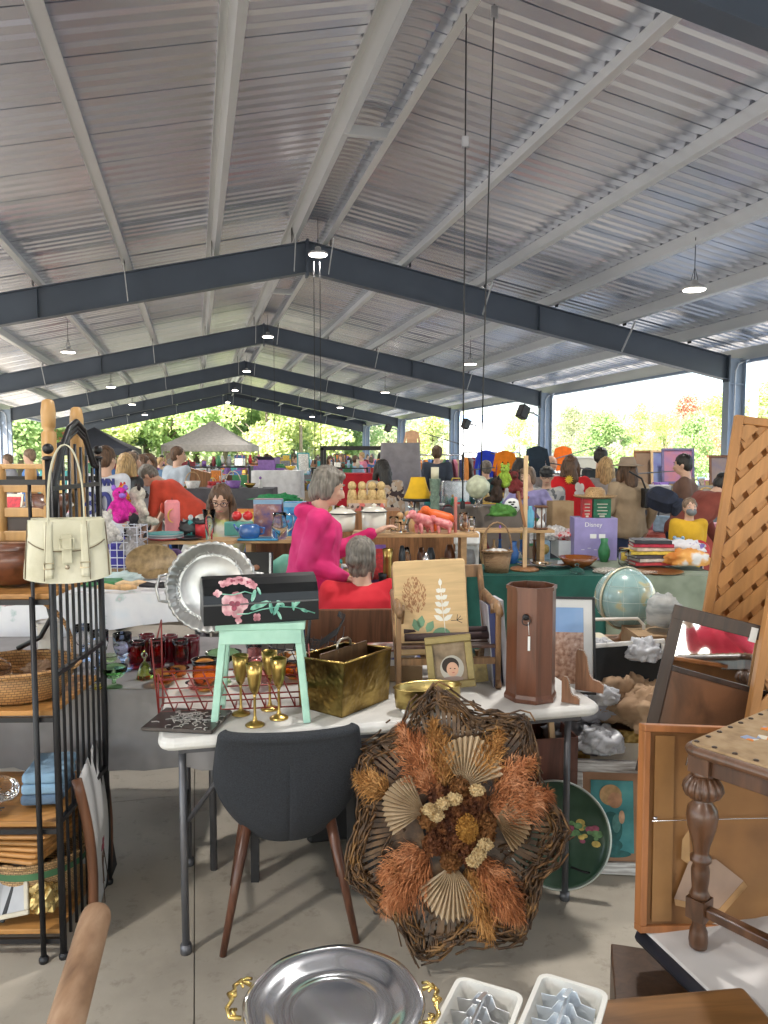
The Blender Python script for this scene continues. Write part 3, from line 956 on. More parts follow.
for x in (0, L - .003):
 slab([(x, -dy, 0), (x, dy, 0), (x, dy + .01, HH * .93), (x, -dy - .01, HH)], .003, (1, 0, 0))
slab([(0, -dy, 0), (L, -dy, 0), (L, dy, 0), (0, dy, 0)], .003, (0, 0, 1))
mb.build('body', HAM, t)
mb = MB(); slab([(.004, -.004, .01), (L - .006, -.004, .01), (L - .006, -.004, HH + .012), (.004, -.004, HH + .012)], .008, (0, 1, 0)); mb.build('divider', wood((.14, .075, .035)), t)
mb = MB(); mb.tube([(.09, 0, HH), (.09, 0, HH + .03), (.105, 0, HH + .042), (.145, 0, HH + .042), (.16, 0, HH + .03), (.16, 0, HH)], .0045, 8); mb.build('handle', mat((.5, .45, .38), .3, .9), t)
mb = MB()
for sy, zt in ((-1, HH), (1, HH * .93)): mb.tube([(0, sy * (dy + .012), zt), (L, sy * (dy + .012), zt)], .0035, 6)
mb.tube([(0, -dy - .012, HH), (0, dy + .012, HH * .93)], .0035, 6); mb.tube([(L, -dy - .012, HH), (L, dy + .012, HH * .93)], .0035, 6)
mb.build('rolled_rim', BRASS, t)
# oval brass planter with feet
p = ont(424, 704)
t = thing('brass_planter', 'low oval brass planter on white feet behind the dried wreath', 'planter', (p.x + .01, p.y - .05, .7415), ta)
mb = MB(); mb.lathe([(.10, .012), (.112, .014), (.116, .05), (.116, .075), (.122, .08), (.118, .082), (.111, .075), (.11, .02), (.001, .018)], 40, sx=1.0, sy=.5, cap=False); mb.build('body', mat((.42, .32, .12), .3, 1, vs=20), t)
for sx in (-1, 1):
 mb = MB(); mb.lathe([(.012, 0), (.016, .008), (.01, .014)], 10, (sx * .085, -.03, 0)); mb.build('foot', WHITE, t)
# folding wooden armchair standing on the table behind, carrying the painted board
WC = wood((.30, .17, .08), .5, .45)
p = at_y(442, 640, 3.0)
KZ = .7415
t = thing('folding_chair', 'small wooden folding armchair holding the flower painted board', 'chair', (p.x, 2.93, KZ), R(4))
for sx in (-1, 1):
 x = sx * .185
 mb = MB(); mb.bar((x, -.15, 0), (x, .12, .30), .02, .028); mb.build('leg', WC, t, bevel=.003)
 mb = MB(); mb.bar((x * .92, .17, 0), (x * .92, -.11, .30), .02, .028); mb.build('leg', WC, t, bevel=.003)
 mb = MB(); mb.tube([(x, -.17, .285), (x, -.12, .298), (x, .02, .30), (x, .15, .31)], [.011, .017, .015, .012], 8, sq=1.5); mb.build('armrest', WC, t)
 mb = MB(); mb.bar((x * .95, .02, .12), (x * .95, .20, .41), .02, .028); mb.build('back_post', WC, t, bevel=.003)
 mb = MB(); mb.bar((x, -.13, .02), (x, -.13, .28), .018, .022); mb.build('arm_support', WC, t, bevel=.002)
mb = MB()
for k in range(4): mb.bar((-.18, -.11 + .07 * k, .155), (.18, -.11 + .07 * k, .155), .05, .012)
mb.build('seat', wood((.10, .05, .035), .5, .4), t, bevel=.002)
mb = MB(); mb.bar((-.17, .19, .39), (.17, .19, .39), .02, .05); mb.build('back_rail', WC, t, bevel=.003)
for (yy, zz) in ((-.12, .10), (.14, .06)):
 mb = MB(); mb.bar((-.18, yy, zz), (.18, yy, zz), .02, .024); mb.build('stretcher', WC, t)
mb = MB(); mb.tube([(-.16, -.10, .185), (.16, -.10, .19)], .014, 10); mb.tube([(-.16, -.06, .20), (.17, -.07, .205)], .013, 10)
tag(mb.build('canvas_roll', mat((.045, .025, .025), .6), loc=(p.x, 2.93, KZ), rot=(0, 0, R(4))), 'dark rolled sling seat lying across the small folding armchair', 'sling')
# painted board
q = at_y(431, 612, 2.87)
bt = thing('painted_board', 'blond wood board painted with a brown bush, white fern and green leaves', 'wall art', (q.x, 2.87, q.z - .0), R(-3), rx=R(-14))
bt.rotation_euler = (R(-14), R(-3), R(-2))
BW, BH = .275, .265
Mb = Matrix(((1, 0, 0, 0), (0, 0, -1, 0), (0, 1, 0, 0), (0, 0, 0, 1)))
mb = MB(Mb); mb.rbox((0, .02, 0), (BW, BH + .09, .014), .012); mb.build('panel', wood((.66, .45, .22), .82, .5, (1.5, 14, 14)), bt, bevel=.002)
mb = MB(Mb); rr = random.Random(11)
for k in range(260):
 a = rr.uniform(0, PI * 2); q_ = rr.random() ** .5
 x, y = -.06 + math.cos(a) * .042 * q_, .062 + math.sin(a) * .068 * q_
 b2 = math.atan2(y + .03, x + .06) + rr.uniform(-.3, .3)
 mb.bar((x, y, .0075), (x + math.cos(b2) * .009, y + math.sin(b2) * .009, .0075), .0022, .001, Vector((0, 0, 1)))
mb.build('painted_bush', mat((.42, .20, .09), .6), bt)
mb = MB(Mb)
def leaf(x, y, a, L, w_, z=.0075):
 P = [(x + (u * L) * math.cos(a) - v_ * w_ * math.sin(a), y + (u * L) * math.sin(a) + v_ * w_ * math.cos(a), z) for u, v_ in ((0, 0), (.25, .42), (.6, .5), (1, 0), (.6, -.5), (.25, -.42))]
 mb.add(P, [tuple(range(6))])
for k in range(5):
 for s in (-1, 1): leaf(.045 + k * -.001, -.035 + k * .027, PI / 2 - s * 1.0, .042 - k * .005, .018)
leaf(.04, .095, PI / 2, .03, .014)
mb.tube([(.05, -.08, .0075), (.045, 0, .0075), (.04, .1, .0075)], .0015, 5)
mb.build('painted_fern', mat((.80, .78, .70), .6), bt)
mb = MB(Mb)
P = [(.035 + math.cos(a) * .036 + .0, -.093 + math.sin(a) * .034, .0076) for a in [2 * PI * k / 20 for k in range(20)]]; mb.add(P, [tuple(range(20))])
for x, y, a in ((-.05, -.07, 1.9), (-.02, -.075, 1.0), (-.045, -.06, 1.35)): leaf(x, y, a, .05, .03, .0079)
mb.build('painted_green_leaves', mat((.16, .30, .18), .6), bt)
mb = MB(Mb)
for a in (10, 45, -30, 80, 180): mb.bar((.095, -.035, .0076), (.095 + .022 * math.cos(R(a)), -.035 + .022 * math.sin(R(a)), .0076), .0022, .001)
mb.build('painted_twig', BLACK, bt)
# framed portrait leaning below the armchair
def frame(name, label, cat, c, w_, h_, fw, fd, mats, inner, rz=0, rx=0, ry=0, matw=0, matm=None, back=None, group=None, prof='flat'):
 t = thing(name, label, cat, c, rz, group, rx=rx, ry=ry)
 t.rotation_mode = 'XYZ'
 for (x0, z0, x1, z1) in ((-w_ / 2, h_ / 2 - fw / 2, w_ / 2, h_ / 2 - fw / 2), (-w_ / 2, -h_ / 2 + fw / 2, w_ / 2, -h_ / 2 + fw / 2)):
  mb = MB(); mb.box(((x0 + x1) / 2, 0, z0), (w_, fd, fw)); mb.build('frame_rail', mats, t, bevel=min(.004, fw * .25))
 for sx in (-1, 1):
  mb = MB(); mb.box((sx * (w_ / 2 - fw / 2), 0, 0), (fw, fd * .98, h_ - 2 * fw)); mb.build('frame_stile', mats, t, bevel=min(.004, fw * .25))
 if matw:
  mb = MB(); mb.box((0, fd * .2, 0), (w_ - fw * 1.9, .004, h_ - fw * 1.9)); mb.build('mount', matm, t)
 if inner:
  mb = MB(); mb.box((0, fd * .2 - (.004 if matw else 0), 0), (w_ - 2 * fw - 2 * matw, .004, h_ - 2 * fw - 2 * matw)); mb.build('picture', inner, t)
 return t
p = at_y(450, 662, 2.68)
t = frame('framed_portrait', 'olive gilt frame with a small portrait of a dark haired child', 'picture', p, .165, .185, .026, .02, mat((.26, .20, .08), .4, .5, vs=30, bump=.2), patt([(.10, .07, .04), (.24, .17, .10), (.34, .26, .17)], 16, 'noise', .6, [.3, .5, .7]), rx=R(-10), ry=R(-6))
def paint(t, y, shapes, rot=None):
 for nm, m_, c, rx_, rz_ in shapes:
  mb = MB(); mb.add([(c[0] + math.cos(a) * rx_, y, c[1] + math.sin(a) * rz_) for a in [2 * PI * k / 24 for k in range(24)]], [tuple(range(24))]); mb.build(nm, m_, t); y -= .0006
paint(t, -.0005, [('painted_halo', mat((.45, .42, .36), .7), (.005, -.022), .042, .045), ('painted_hair', mat((.03, .02, .015), .7), (0, -.012), .030, .028), ('painted_face', mat((.62, .36, .24), .7), (.006, -.026), .021, .025), ('painted_gown', mat((.30, .22, .18), .7), (.0, -.062), .04, .012), ('painted_eye', mat((.03, .02, .015), .7), (-.001, -.022), .003, .0018), ('painted_eye', mat((.03, .02, .015), .7), (.014, -.024), .003, .0018), ('painted_mouth', mat((.45, .12, .1), .7), (.008, -.037), .005, .0015)])
# dark umbrella stand: octagonal
p = ont(534, 703)
UW = wood((.15, .055, .028), .6, .32, (10, 10, 1), coat=.2)
zt = 1.6 - (at_y(534, 590, p.y + .05).z - 1.6) * -1
HT = at_y(534, 588, p.y).z - .7415
t = thing('umbrella_stand', 'octagonal brown wooden umbrella stand with a ring pull and tag', 'umbrella stand', (p.x, p.y + .07, .7415), ta + R(10))
mb = MB()
ra = .088
def octo(r, z): return [(r * math.cos(R(22.5 + 45 * k)), r * math.sin(R(22.5 + 45 * k)), z) for k in range(8)]
def ringmesh(levels):
 P = []; F = []
 for r, z in levels: P += octo(r, z)
 for i in range(len(levels) - 1):
  for k in range(8): F.append((i * 8 + k, i * 8 + (k + 1) % 8, (i + 1) * 8 + (k + 1) % 8, (i + 1) * 8 + k))
 mb.add(P, F)
ringmesh([(ra, .02), (ra * .985, HT - .012), (ra * 1.03, HT - .012), (ra * 1.03, HT), (ra * .93, HT), (ra * .9, .03), (.002, .025)])
mb.build('body', UW, t)
mb = MB(); ringmesh([(.001, 0), (ra * 1.07, 0), (ra * 1.07, .014), (ra * 1.0, .026), (ra * .9, .026)]); mb.build('plinth', UW, t)
mb = MB(Matrix.Rotation(-ta - R(10), 4, 'Z')); yf = -ra * .93
mb.lathe([(.012, 0), (.009, .004), (.004, .006)], 12, (-.035, yf - .0, HT - .10), Matrix.Rotation(R(90), 3, 'X'))
mb.tube([(-.035 + .014 * math.sin(a), yf - .007, HT - .112 + .014 * math.cos(a)) for a in [2 * PI * k / 14 for k in range(14)]], .0022, 6, closed=True)
mb.build('ring_pull', BLACK, t)
mb = MB(Matrix.Rotation(-ta - R(10), 4, 'Z')); mb.tube([(-.028, yf - .01, HT - .115), (-.024, yf - .006, HT - .16)], .001, 4); mb.box((-.024, yf - .007, HT - .19), (.008, .001, .05)); mb.build('price_tag', WHITE, t)
# framed photograph of a red desert, half hidden
p = at_y(574, 645, 3.0)
t = frame('framed_photograph', 'black framed photograph of brown desert under blue sky, white mount', 'picture', (p.x - .02, 3.0, p.z), .205, .38, .010, .018, BLACK, mat((.50, .52, .55), .2), rz=R(-6), rx=R(-12), matw=.035, matm=WHITE)
Md = Matrix()
y0 = -.002
hw = .205 / 2 - .046; hh = .38 / 2 - .046
mb = MB(); mb.box((0, y0, .085), (hw * 2, .002, (hh - .0) - .02)); mb.build('picture_sky', patt([(.10, .22, .50), (.22, .38, .66), (.45, .55, .72)], 5, 'noise', .3), t)
mb = MB(); mb.box((0, y0, -.05), (hw * 2, .0024, .20)); mb.build('picture_land', patt([(.20, .09, .05), (.40, .22, .14), (.55, .38, .28)], 60, 'noise', .3, [.3, .5, .7]), t)
# blue and white narrow boards beside the stand
for (px, col, lab, w_) in ((493, (.02, .03, .12), 'navy blue board standing between the small armchair and the umbrella stand', .03), (503, (.62, .62, .66), 'white edged board leaning behind the navy board', .018)):
 p = at_y(px, 650, 2.95)
 t = thing('display_board', lab, 'board', (p.x, 2.93 + (.03 if px == 503 else 0), .7415), rx=R(-6), ry=R(-4))
 mb = MB(); mb.box((0, 0, .14), (w_, .24, .30 if px == 493 else .33)); mb.build('panel', mat(col, .5), t)
 mb = MB(); mb.box((-w_ / 2 - .002, 0, .14), (.004, .246, .31 if px == 493 else .34)); mb.build('edge', mat((.4, .4, .45), .5), t)
# curvy bookend pieces
SH = []
for (px, py, s, yy, lab) in ((566, 702, 1.0, 0.0, 'scalloped wooden shelf bracket beside the umbrella stand'), (582, 690, 1.0, .1, 'taller scalloped wooden bracket at the right table corner')):
 p = ont(px, py)
 t = thing('shelf_bracket', lab, 'bracket', (p.x, p.y, .7415), R(-28))
 k = .9 if yy else .55
 out = [(0, 0), (.085, 0), (.088, .03), (.07, .045), (.045, .05), (.03, .07), (.022, .11), (.018, .14), (.005, .165), (-.02, .168), (-.026, .15), (-.026, 0)]
 out = [(x * k, z * k) for x, z in out]
 mb = MB(Matrix(((1, 0, 0, 0), (0, 0, -1, .006), (0, 1, 0, 0), (0, 0, 0, 1)))); mb.prism(out, .014); mb.build('panel', wood((.26, .12, .06), .5, .4), t)
 mb = MB()
 for i in range(1, 9):
  (x0, z0), (x1, z1) = out[i], out[i + 1]
  nn = max(2, int(math.hypot(x1 - x0, z1 - z0) / .006))
  for j in range(nn): mb.ell((x0 + (x1 - x0) * j / nn, -.004, z0 + (z1 - z0) * j / nn), (.0026, .004, .0026), 6, 4)
 mb.build('beaded_edge', mat((.5, .42, .34), .4), t)
# little books and cards beside the portrait
for (px, py, col, lab) in ((472, 655, (.02, .12, .12), 'small teal book behind the gilt portrait'), (481, 668, (.35, .25, .06), 'small ochre booklet leaning beside the gilt portrait')):
 p = at_y(px, py, 2.9)
 t = thing('booklet', lab, 'book', (p.x, 2.92 if px == 472 else 2.88, .7415), rx=R(-8), ry=R(-7))
 hz = p.z - .7415 + .035
 mb = MB(); mb.box((0, 0, hz / 2), (.055, .014, hz)); mb.build('cover', patt([mulc(col, .6), col, (.55, .45, .15)], 30, 'noise', .4, [.3, .5, .75]), t, bevel=.002)
 mb = MB(); mb.box((0, .0, hz - .001), (.05, .010, .006)); mb.build('pages', mat((.7, .66, .55), .8), t)
# green glass plate, amber jar behind the stool legs
def lathe_thing(name, label, cat, loc, prof, m_, n_=24, sx=1, sy=1, group=None, rz=0, cap=False):
 mb = MB(); mb.lathe(prof, n_, sx=sx, sy=sy, cap=cap)
 o = mb.build(name, m_, None, loc=loc, rot=(0, 0, rz)); return tag(o, label, cat, group)
AMB = glass((.95, .42, .10)); GRN = glass((.5, .9, .45), ior=1.25); RUBY = mat((.10, .004, .01), .12, coat=.6); BLU = glass((.45, .62, .95), ior=1.25); PINKG = glass((.95, .6, .6))
def vessel(r, h, foot=.6, lip=1.1, th=.004):
 return [(r * foot, 0), (r * foot, .006), (r * .9, h * .25), (r, h * .5), (r * .95, h * .8), (r * lip, h), (r * lip - th, h), (r * .95 - th, h * .8), (r - th, h * .5), (r * .85, h * .25), (.001, .01)]
p = ont(205, 690); lathe_thing('amber_jug', 'orange glass jug behind the mint stool leg', 'jug', (p.x, 2.78, .7415), vessel(.045, .115), AMB)
p = ont(225, 680); lathe_thing('green_dish', 'green glass dish on the amber jug side of the stool', 'dish', (p.x, 2.88, .7415), [(.03, 0), (.012, .02), (.012, .07), (.06, .1), (.07, .115), (.066, .115), (.01, .075)], GRN)
lathe_thing('pink_bowl', 'pink pressed glass bowl seen under the mint stool', 'bowl', (p.x + .16, 2.86, .7415), vessel(.07, .085, .5, 1.3), PINKG)
lathe_thing('amber_bowl', 'amber carnival glass bowl under the black floral box', 'bowl', (p.x + .27, 2.93, .7415), vessel(.06, .09, .5, 1.25), AMB)
lathe_thing('rose_vase', 'small rose glass vase behind the goblets', 'vase', (p.x + .10, 2.98, .7415), vessel(.03, .13, .8, 1.2), PINKG)
# black wire basket chair shape behind the magazine holder
p = at_y(318, 640, 2.98)
t = thing('wire_basket', 'black wire basket with a curled rim filled with white shells', 'basket', (p.x - .05, 2.97, .7415))
mb = MB()
for k in range(3):
 z = .02 + k * .05
 mb.tube([(math.cos(a) * (.13 + k * .006), math.sin(a) * (.08 + k * .004), z) for a in [2 * PI * j / 24 for j in range(24)]], .003, 6, closed=True)
for k in range(20):
 a = 2 * PI * k / 20
 mb.tube([(math.cos(a) * .13, math.sin(a) * .08, .02), (math.cos(a + .15) * .136, math.sin(a + .15) * .084, .07), (math.cos(a) * .142, math.sin(a) * .088, .12)], .002, 5)
mb.build('wire_frame', IRON, t)
mb = MB()
mb.tube([(.02, -.06, .02), (.02, -.07, .16), (.03, -.06, .3)], .006, 8); mb.build('post', IRON, t)
mb = MB()
for k in range(7):
 s = k / 6
 mb.tube([(-.04 + .03 * s, -.07 + .12 * s, .12 + .02 * s), (.06, -.08 + .12 * s, .13), (.13, -.07 + .12 * s, .18), (.155, -.05 + .1 * s, .23), (.13, -.04 + .08 * s, .245)], .0018, 5)
for k in range(6):
 x = .0 + .03 * k
 mb.tube([(x, -.08, .125 + .02 * max(0, k - 3)), (x, 0, .12 + .02 * max(0, k - 3)), (x, .06, .14 + .02 * max(0, k - 3))], .0018, 5)
mb.build('wire_cradle', IRON, t)
for k in range(9):
 rr = random.Random(k)
 mb = MB(); mb.ell((0, 0, 0), (.03, .024, .018), 10, 6, bump=.4, seed=k)
 tag(mb.build('shell', mat((.72, .70, .64), .6), loc=(p.x - .05 + rr.uniform(-.09, .09), 2.97 + rr.uniform(-.05, .05), .80 + rr.uniform(-.02, .03))), 'white shell piled in the black wire basket', 'shell', 'white shells in the black wire basket')
# open books between holder and armchair
p = ont(388, 660)
for k, (dx, dz, col, lab) in enumerate(((0, 0, (.05, .12, .45), 'blue boxed game under the armchair edge'), (-.02, .03, (.35, .10, .08), 'red and white photo box on top of the blue box'))):
 t = thing('game_box', lab, 'box', (p.x + .03 + dx, 2.95, .7415 + .06 + dz), R(8))
 mb = MB(); mb.box((0, 0, .012), (.17, .12, .026)); mb.build('box_base', WHITE, t, bevel=.002)
 mb = MB(); mb.box((0, 0, .028), (.172, .122, .008)); mb.build('lid', patt([col, (.6, .55, .5), mulc(col, 1.8)], 26, 'noise', .4, [.4, .55, .7]), t, bevel=.002)
mb = MB(); mb.box((p.x + .03, 2.95, .7415 + .03), (.2, .14, .058)); tag(mb.build('cardboard_box', mat((.33, .22, .12), .8), bevel=.002), 'brown carton beneath the blue and red boxes', 'carton')
# bench behind the seated woman
p = at_y(370, 612, 3.55)
t = thing('wooden_bench', 'dark brown wooden bench whose back shows below the red shirt', 'bench', (p.x, 3.62, 0), R(2))
mb = MB(); mb.box((0, 0, p.z - .10), (.62, .03, .20)); mb.build('backrest', DWOOD, t, bevel=.004)
mb = MB(); mb.box((0, .22, .44), (.62, .42, .03)); mb.build('seat', DWOOD, t, bevel=.004)
for sx in (-1, 1):
 for y, z in ((0, p.z - .2), (.4, .43)):
  mb = MB(); mb.box((sx * .29, y, z / 2), (.04, .04, z)); mb.build('leg', DWOOD, t)
# ------------------------------------------------------------------ grey upholstered chair
FAB = patt([(.012, .014, .018), (.021, .024, .030), (.030, .034, .042)], 260, 'noise', .85, [.3, .5, .7], bump=.25)
fa, fb = at_z(213, 958, 0), at_z(347, 940, 0)
t = thing('dining_chair', 'charcoal fabric dining chair with splayed walnut legs, seen from behind', 'chair', ((fa.x + fb.x) / 2, (fa.y + fb.y) / 2 + .19, 0), deg_of(fa, fb) * .75)
def shell(u, v):
 # u across -1..1, v up 0..1 ; back face towards -Y
 a = (u - .5) * 2
 hw = .125 + .083 * math.sin(min(1, v * 1.9) * PI / 2) - .020 * max(0, v - .55) / .45
 x = hw * math.sin(a * PI / 2 * .98) / math.sin(PI / 2 * .98)
 wrap = .12 * (1 - math.cos(a * PI / 2)) * (1 - .9 * v)
 z = .355 + .42 * v - (.014 * math.cos(a * PI / 2) if v > .95 else 0) * (v)
 z += .02 * (1 - v) * a * a
 y = -.155 - .125 * v + wrap + .04 * (1 - min(1, v * 4)) ** 2
 # centre crease
 y += .004 * math.exp(-(a / .02) ** 2) * (1 if v < .72 else 0)
 return (x, y, z)
mb = MB(); mb.grid(shell, 60, 24, thick=-.035)
o = mb.build('backrest', FAB, t)
o.modifiers.new('s', 'SUBSURF').render_levels = 1
mb = MB(); mb.tube([(0, shell(.5, v / 10)[1] - .001, shell(.5, v / 10)[2]) for v in range(0, 8)], .0022, 6); mb.build('seam', mat((.008, .008, .01), .8), t)
mb = MB(); mb.rbox((0, .05, .455), (.38, .40, .07), .09); o = mb.build('seat', FAB, t, bevel=.02)
LG = wood((.115, .045, .025), .5, .35, (14, 14, 1.5))
hwx = (fb - fa).length / 2
for sx in (-1, 1):
 mb = MB(); mb.tube([(sx * hwx, -.195, 0), (sx * (hwx * .62), -.13, .41)], [.011, .019], 10); mb.build('leg', LG, t)
 mb = MB(); mb.tube([(sx * hwx * .92, .22, 0), (sx * (hwx * .62), .17, .40)], [.011, .019], 10); mb.build('leg', LG, t)
mb = MB(); mb.box((0, .02, .395), (.26, .32, .02)); mb.build('seat_frame', LG, t)
# black chair behind, only its legs and seat show beyond the grey one
p = at_z(345, 882, 0)
t = thing('black_chair', 'plain black chair tucked under the table behind the grey one', 'chair', (p.x - .17, p.y + .22, 0), R(3))
for sx in (-1, 1):
 for y in (-.2, .2):
  mb = MB(); mb.box((sx * .18, y, .21 if y > 0 else .21), (.03, .03, .42)); mb.build('leg', BLACK, t)
mb = MB(); mb.rbox((0, 0, .44), (.42, .42, .05), .04); mb.build('seat', mat((.03, .03, .035), .7), t)
mb = MB(); mb.rbox((0, .19, .58), (.38, .03, .12), .03); mb.build('backrest', BLACK, t)
# ------------------------------------------------------------------ large dried flower wreath leaning on the table
wc = Vector((at_y(458, 815, 2.42).x, 2.42, .40))
wt = thing('dried_wreath', 'large wicker star wreath of dried pampas plumes and palm fans', 'wreath', (wc.x - .02, 2.375, .445), R(-3), rx=R(-13))
rr = random.Random(21)
wt.scale = (1, 1, 1.09)
# local: x right, z up, y towards the table
def lobe(a):
 q = ((a - R(100)) / (2 * PI / 7)) % 1.0
 return .292 + .062 * (abs(q - .5) * 2) ** 1.3
TWIG = [patt([(.022, .011, .005), (.065, .032, .012), (.13, .068, .026)], 30, 'noise', .6, [.3, .5, .7]), patt([(.05, .022, .008), (.15, .07, .02), (.26, .135, .04)], 30, 'noise', .55, [.3, .5, .7])]
for mi_, cnt in ((0, 150), (1, 70)):
 mb = MB()
 for k in range(cnt):
  a0 = rr.uniform(0, 2 * PI); L = rr.uniform(.4, 1.1); ro = rr.uniform(-.045, .012) if k % 5 else rr.uniform(-.15, -.10); ph = rr.uniform(0, 6); sl = rr.uniform(-.05, .05)
  P = []
  for i in range(9):
   a = a0 + L * i / 8
   q = lobe(a) + ro + sl * (i / 8 - .5) + .006 * math.sin(i * 1.9 + ph)
   P.append((q * math.cos(a), -.03 + .025 * math.sin(i * 1.3 + ph) + rr.uniform(-.006, .006), q * math.sin(a) * 1.08))
  mb.tube(P, rr.uniform(.002, .0042), 5)
 for k in range(cnt):      # outward fans of the star points
  c = rr.randrange(7) * 2 * PI / 7 + R(100)
  a = c + rr.uniform(-.34, .34)
  r0, r1 = lobe(a) - .06, lobe(c) + .012 - abs(a - c) * .12
  mb.tube([(r0 * math.cos(a), -.02, r0 * math.sin(a) * 1.08), ((r0 + r1) / 2 * math.cos(a + .04), -.05, (r0 + r1) / 2 * math.sin(a + .04) * 1.08), (r1 * math.cos(c + (a - c) * .5), -.02, r1 * math.sin(c + (a - c) * .5) * 1.08)], .0028, 5)
 mb.build('woven_rim', TWIG[mi_], wt)
mb = MB()
for k in range(104):
 a = 2 * PI * k / 104 + rr.uniform(-.012, .012)
 r0, r1 = .10, lobe(a) - .015
 mb.bar((r0 * math.cos(a), -.018, r0 * math.sin(a) * 1.05), (r1 * math.cos(a), -.034 + rr.uniform(-.006, .006), r1 * math.sin(a) * 1.08), rr.uniform(.009, .0135), .004, Vector((0, 1, 0)))
mb.build('radial_sticks', patt([(.02, .01, .004), (.085, .043, .018), (.19, .105, .045)], 22, 'noise', .45, [.3, .5, .7]), wt)
mb = MB()
for q in (.235, .243, .27):
 mb.tube([(q * math.cos(a), -.014 - .012 * (k % 2), q * math.sin(a) * 1.07) for k, a in enumerate([2 * PI * j / 84 for j in range(84)])], .003, 5, closed=True)
mb.build('inner_hoop', TWIG[0], wt)
def plume(a, r0, r1, width, y0, m_, n_, seed, droop=0):
 q = random.Random(seed); mb = MB(); V = []; F = []
 ax = Vector((math.cos(a), 0, math.sin(a))); pr = Vector((-math.sin(a), 0, math.cos(a)))
 for s_ in range(5):
  off = (s_ - 2) * width * .22
  mb.tube([ax * r0, ax * ((r0 + r1) / 2) + pr * off + Vector((0, y0 * .8, 0)), ax * (r1 * .94) + pr * off * 1.6 + Vector((0, y0 * .6, -droop))], [.002, .0015, .0008], 4)
 for i in range(n_):
  s = q.random(); u = q.gauss(0, .42)
  wloc = width * (.25 + .95 * math.sin(min(1, s * 1.12) * PI) ** .7)
  base = ax * (r0 + (r1 - r0) * s) + pr * u * wloc * .55 + Vector((0, y0 * (.5 + .8 * math.sin(s * PI)) + q.gauss(0, .010), -droop * s * s))
  d = (ax * q.uniform(.5, 1.2) + pr * (u * .9 + q.gauss(0, .4)) + Vector((0, q.gauss(-.2, .4), q.gauss(0, .2) - droop * 3))).normalized()
  L = q.uniform(.012, .034)
  sd_ = d.cross(Vector((q.gauss(0, 1), q.gauss(0, 1), q.gauss(0, 1)))).normalized() * .0011
  tip = base + d * L + Vector((0, 0, -L * .2))
  mid = base + d * L * .5 + Vector((0, 0, L * .06))
  o = len(mb.v) + len(V)
  V += [base - sd_, base + sd_, mid + sd_, mid - sd_, tip]
  F += [(0, 1, 2, 3), (3, 2, 4)]
  mb.add(V, F); V = []; F = []
 return mb.build('pampas_plume', m_, wt)
PL = patt([(.34, .13, .04), (.58, .24, .10), (.72, .38, .20)], 18, 'noise', .8, [.3, .5, .72])
PL2 = patt([(.28, .12, .03), (.46, .22, .06), (.60, .33, .12)], 18, 'noise', .8, [.3, .5, .72])
PL3 = patt([(.28, .09, .03), (.50, .19, .07), (.70, .37, .20)], 18, 'noise', .8, [.3, .5, .72])
for a, r0, r1, wd, m_, n_, dr in ((122, .10, .31, .10, PL3, 2600, 0), (103, .10, .29, .07, PL2, 1500, 0), (60, .13, .30, .07, PL2, 1300, 0), (20, .12, .32, .10, PL3, 2600, .03), (36, .16, .31, .07, PL, 1500, 0), (228, .12, .32, .10, PL3, 2600, .0), (214, .13, .27, .07, PL, 1200, 0), (308, .13, .33, .09, PL3, 2400, 0), (290, .13, .33, .05, PL2, 1300, 0), (158, .22, .33, .06, PL2, 1100, 0)):
 plume(R(a), r0, r1, wd, -.055, m_, n_, int(a), dr)
def palmfan(x, z, a, L, sp, m_):
 mb = MB(); n_ = 15
 for k in range(n_):
  b0 = R(a) + R(sp) * (k / (n_ - 1) - .5)
  LL = L * (1 - .16 * abs(k / (n_ - 1) - .5) * 2)
  for s in (-1, 1):
   b1 = b0 + s * R(sp) / n_ / 2
   P = [(x, -.05, z), (x + LL * .55 * math.cos(b0), -.075, z + LL * .55 * math.sin(b0)), (x + LL * math.cos(b0), -.082, z + LL * math.sin(b0)), (x + LL * .95 * math.cos(b1), -.062, z + LL * .95 * math.sin(b1)), (x + LL * .5 * math.cos(b1), -.058, z + LL * .5 * math.sin(b1))]
   mb.add(P, [(0, 1, 4), (1, 2, 3, 4)])
 mb.build('palm_fan', m_, wt)
CR = patt([(.34, .24, .14), (.52, .40, .26), (.62, .50, .35)], 12, 'noise', .7, [.3, .5, .7])
palmfan(.03, .10, 72, .155, 105, CR); palmfan(-.09, .03, 163, .14, 95, CR); palmfan(.0, -.11, 262, .15, 100, CR)
palmfan(.13, .01, 0, .11, 110, patt([(.22, .14, .07), (.36, .25, .14), (.45, .33, .2)], 12, 'noise', .7, [.3, .5, .7]))
def fluff(x, z, rx_, rz_, y, m_, n_, name, sz, seed):
 q = random.Random(seed); mb = MB()
 mb.ell((x, y + .01, z), (rx_ * .8, .022, rz_ * .8), 12, 8)
 for i in range(n_):
  d = Vector((q.gauss(0, 1), -abs(q.gauss(0, 1)), q.gauss(0, 1))).normalized()
  c = Vector((x + d.x * rx_ * q.uniform(.7, 1), y + d.y * .04, z + d.z * rz_ * q.uniform(.7, 1)))
  u = Vector((q.gauss(0, 1), q.gauss(0, 1), q.gauss(0, 1))).normalized() * sz; v_ = u.orthogonal().normalized() * sz * .6
  mb.add([c - u, c + v_, c + u, c - v_], [(0, 1, 2, 3)])
 mb.build(name, m_, wt)
RB = patt([(.05, .015, .006), (.14, .045, .015), (.26, .10, .03)], 30, 'noise', .85, [.3, .5, .7])
fluff(0.015, .0, .105, .115, -.04, RB, 1800, 'rust_flower_mass', .008, 1)
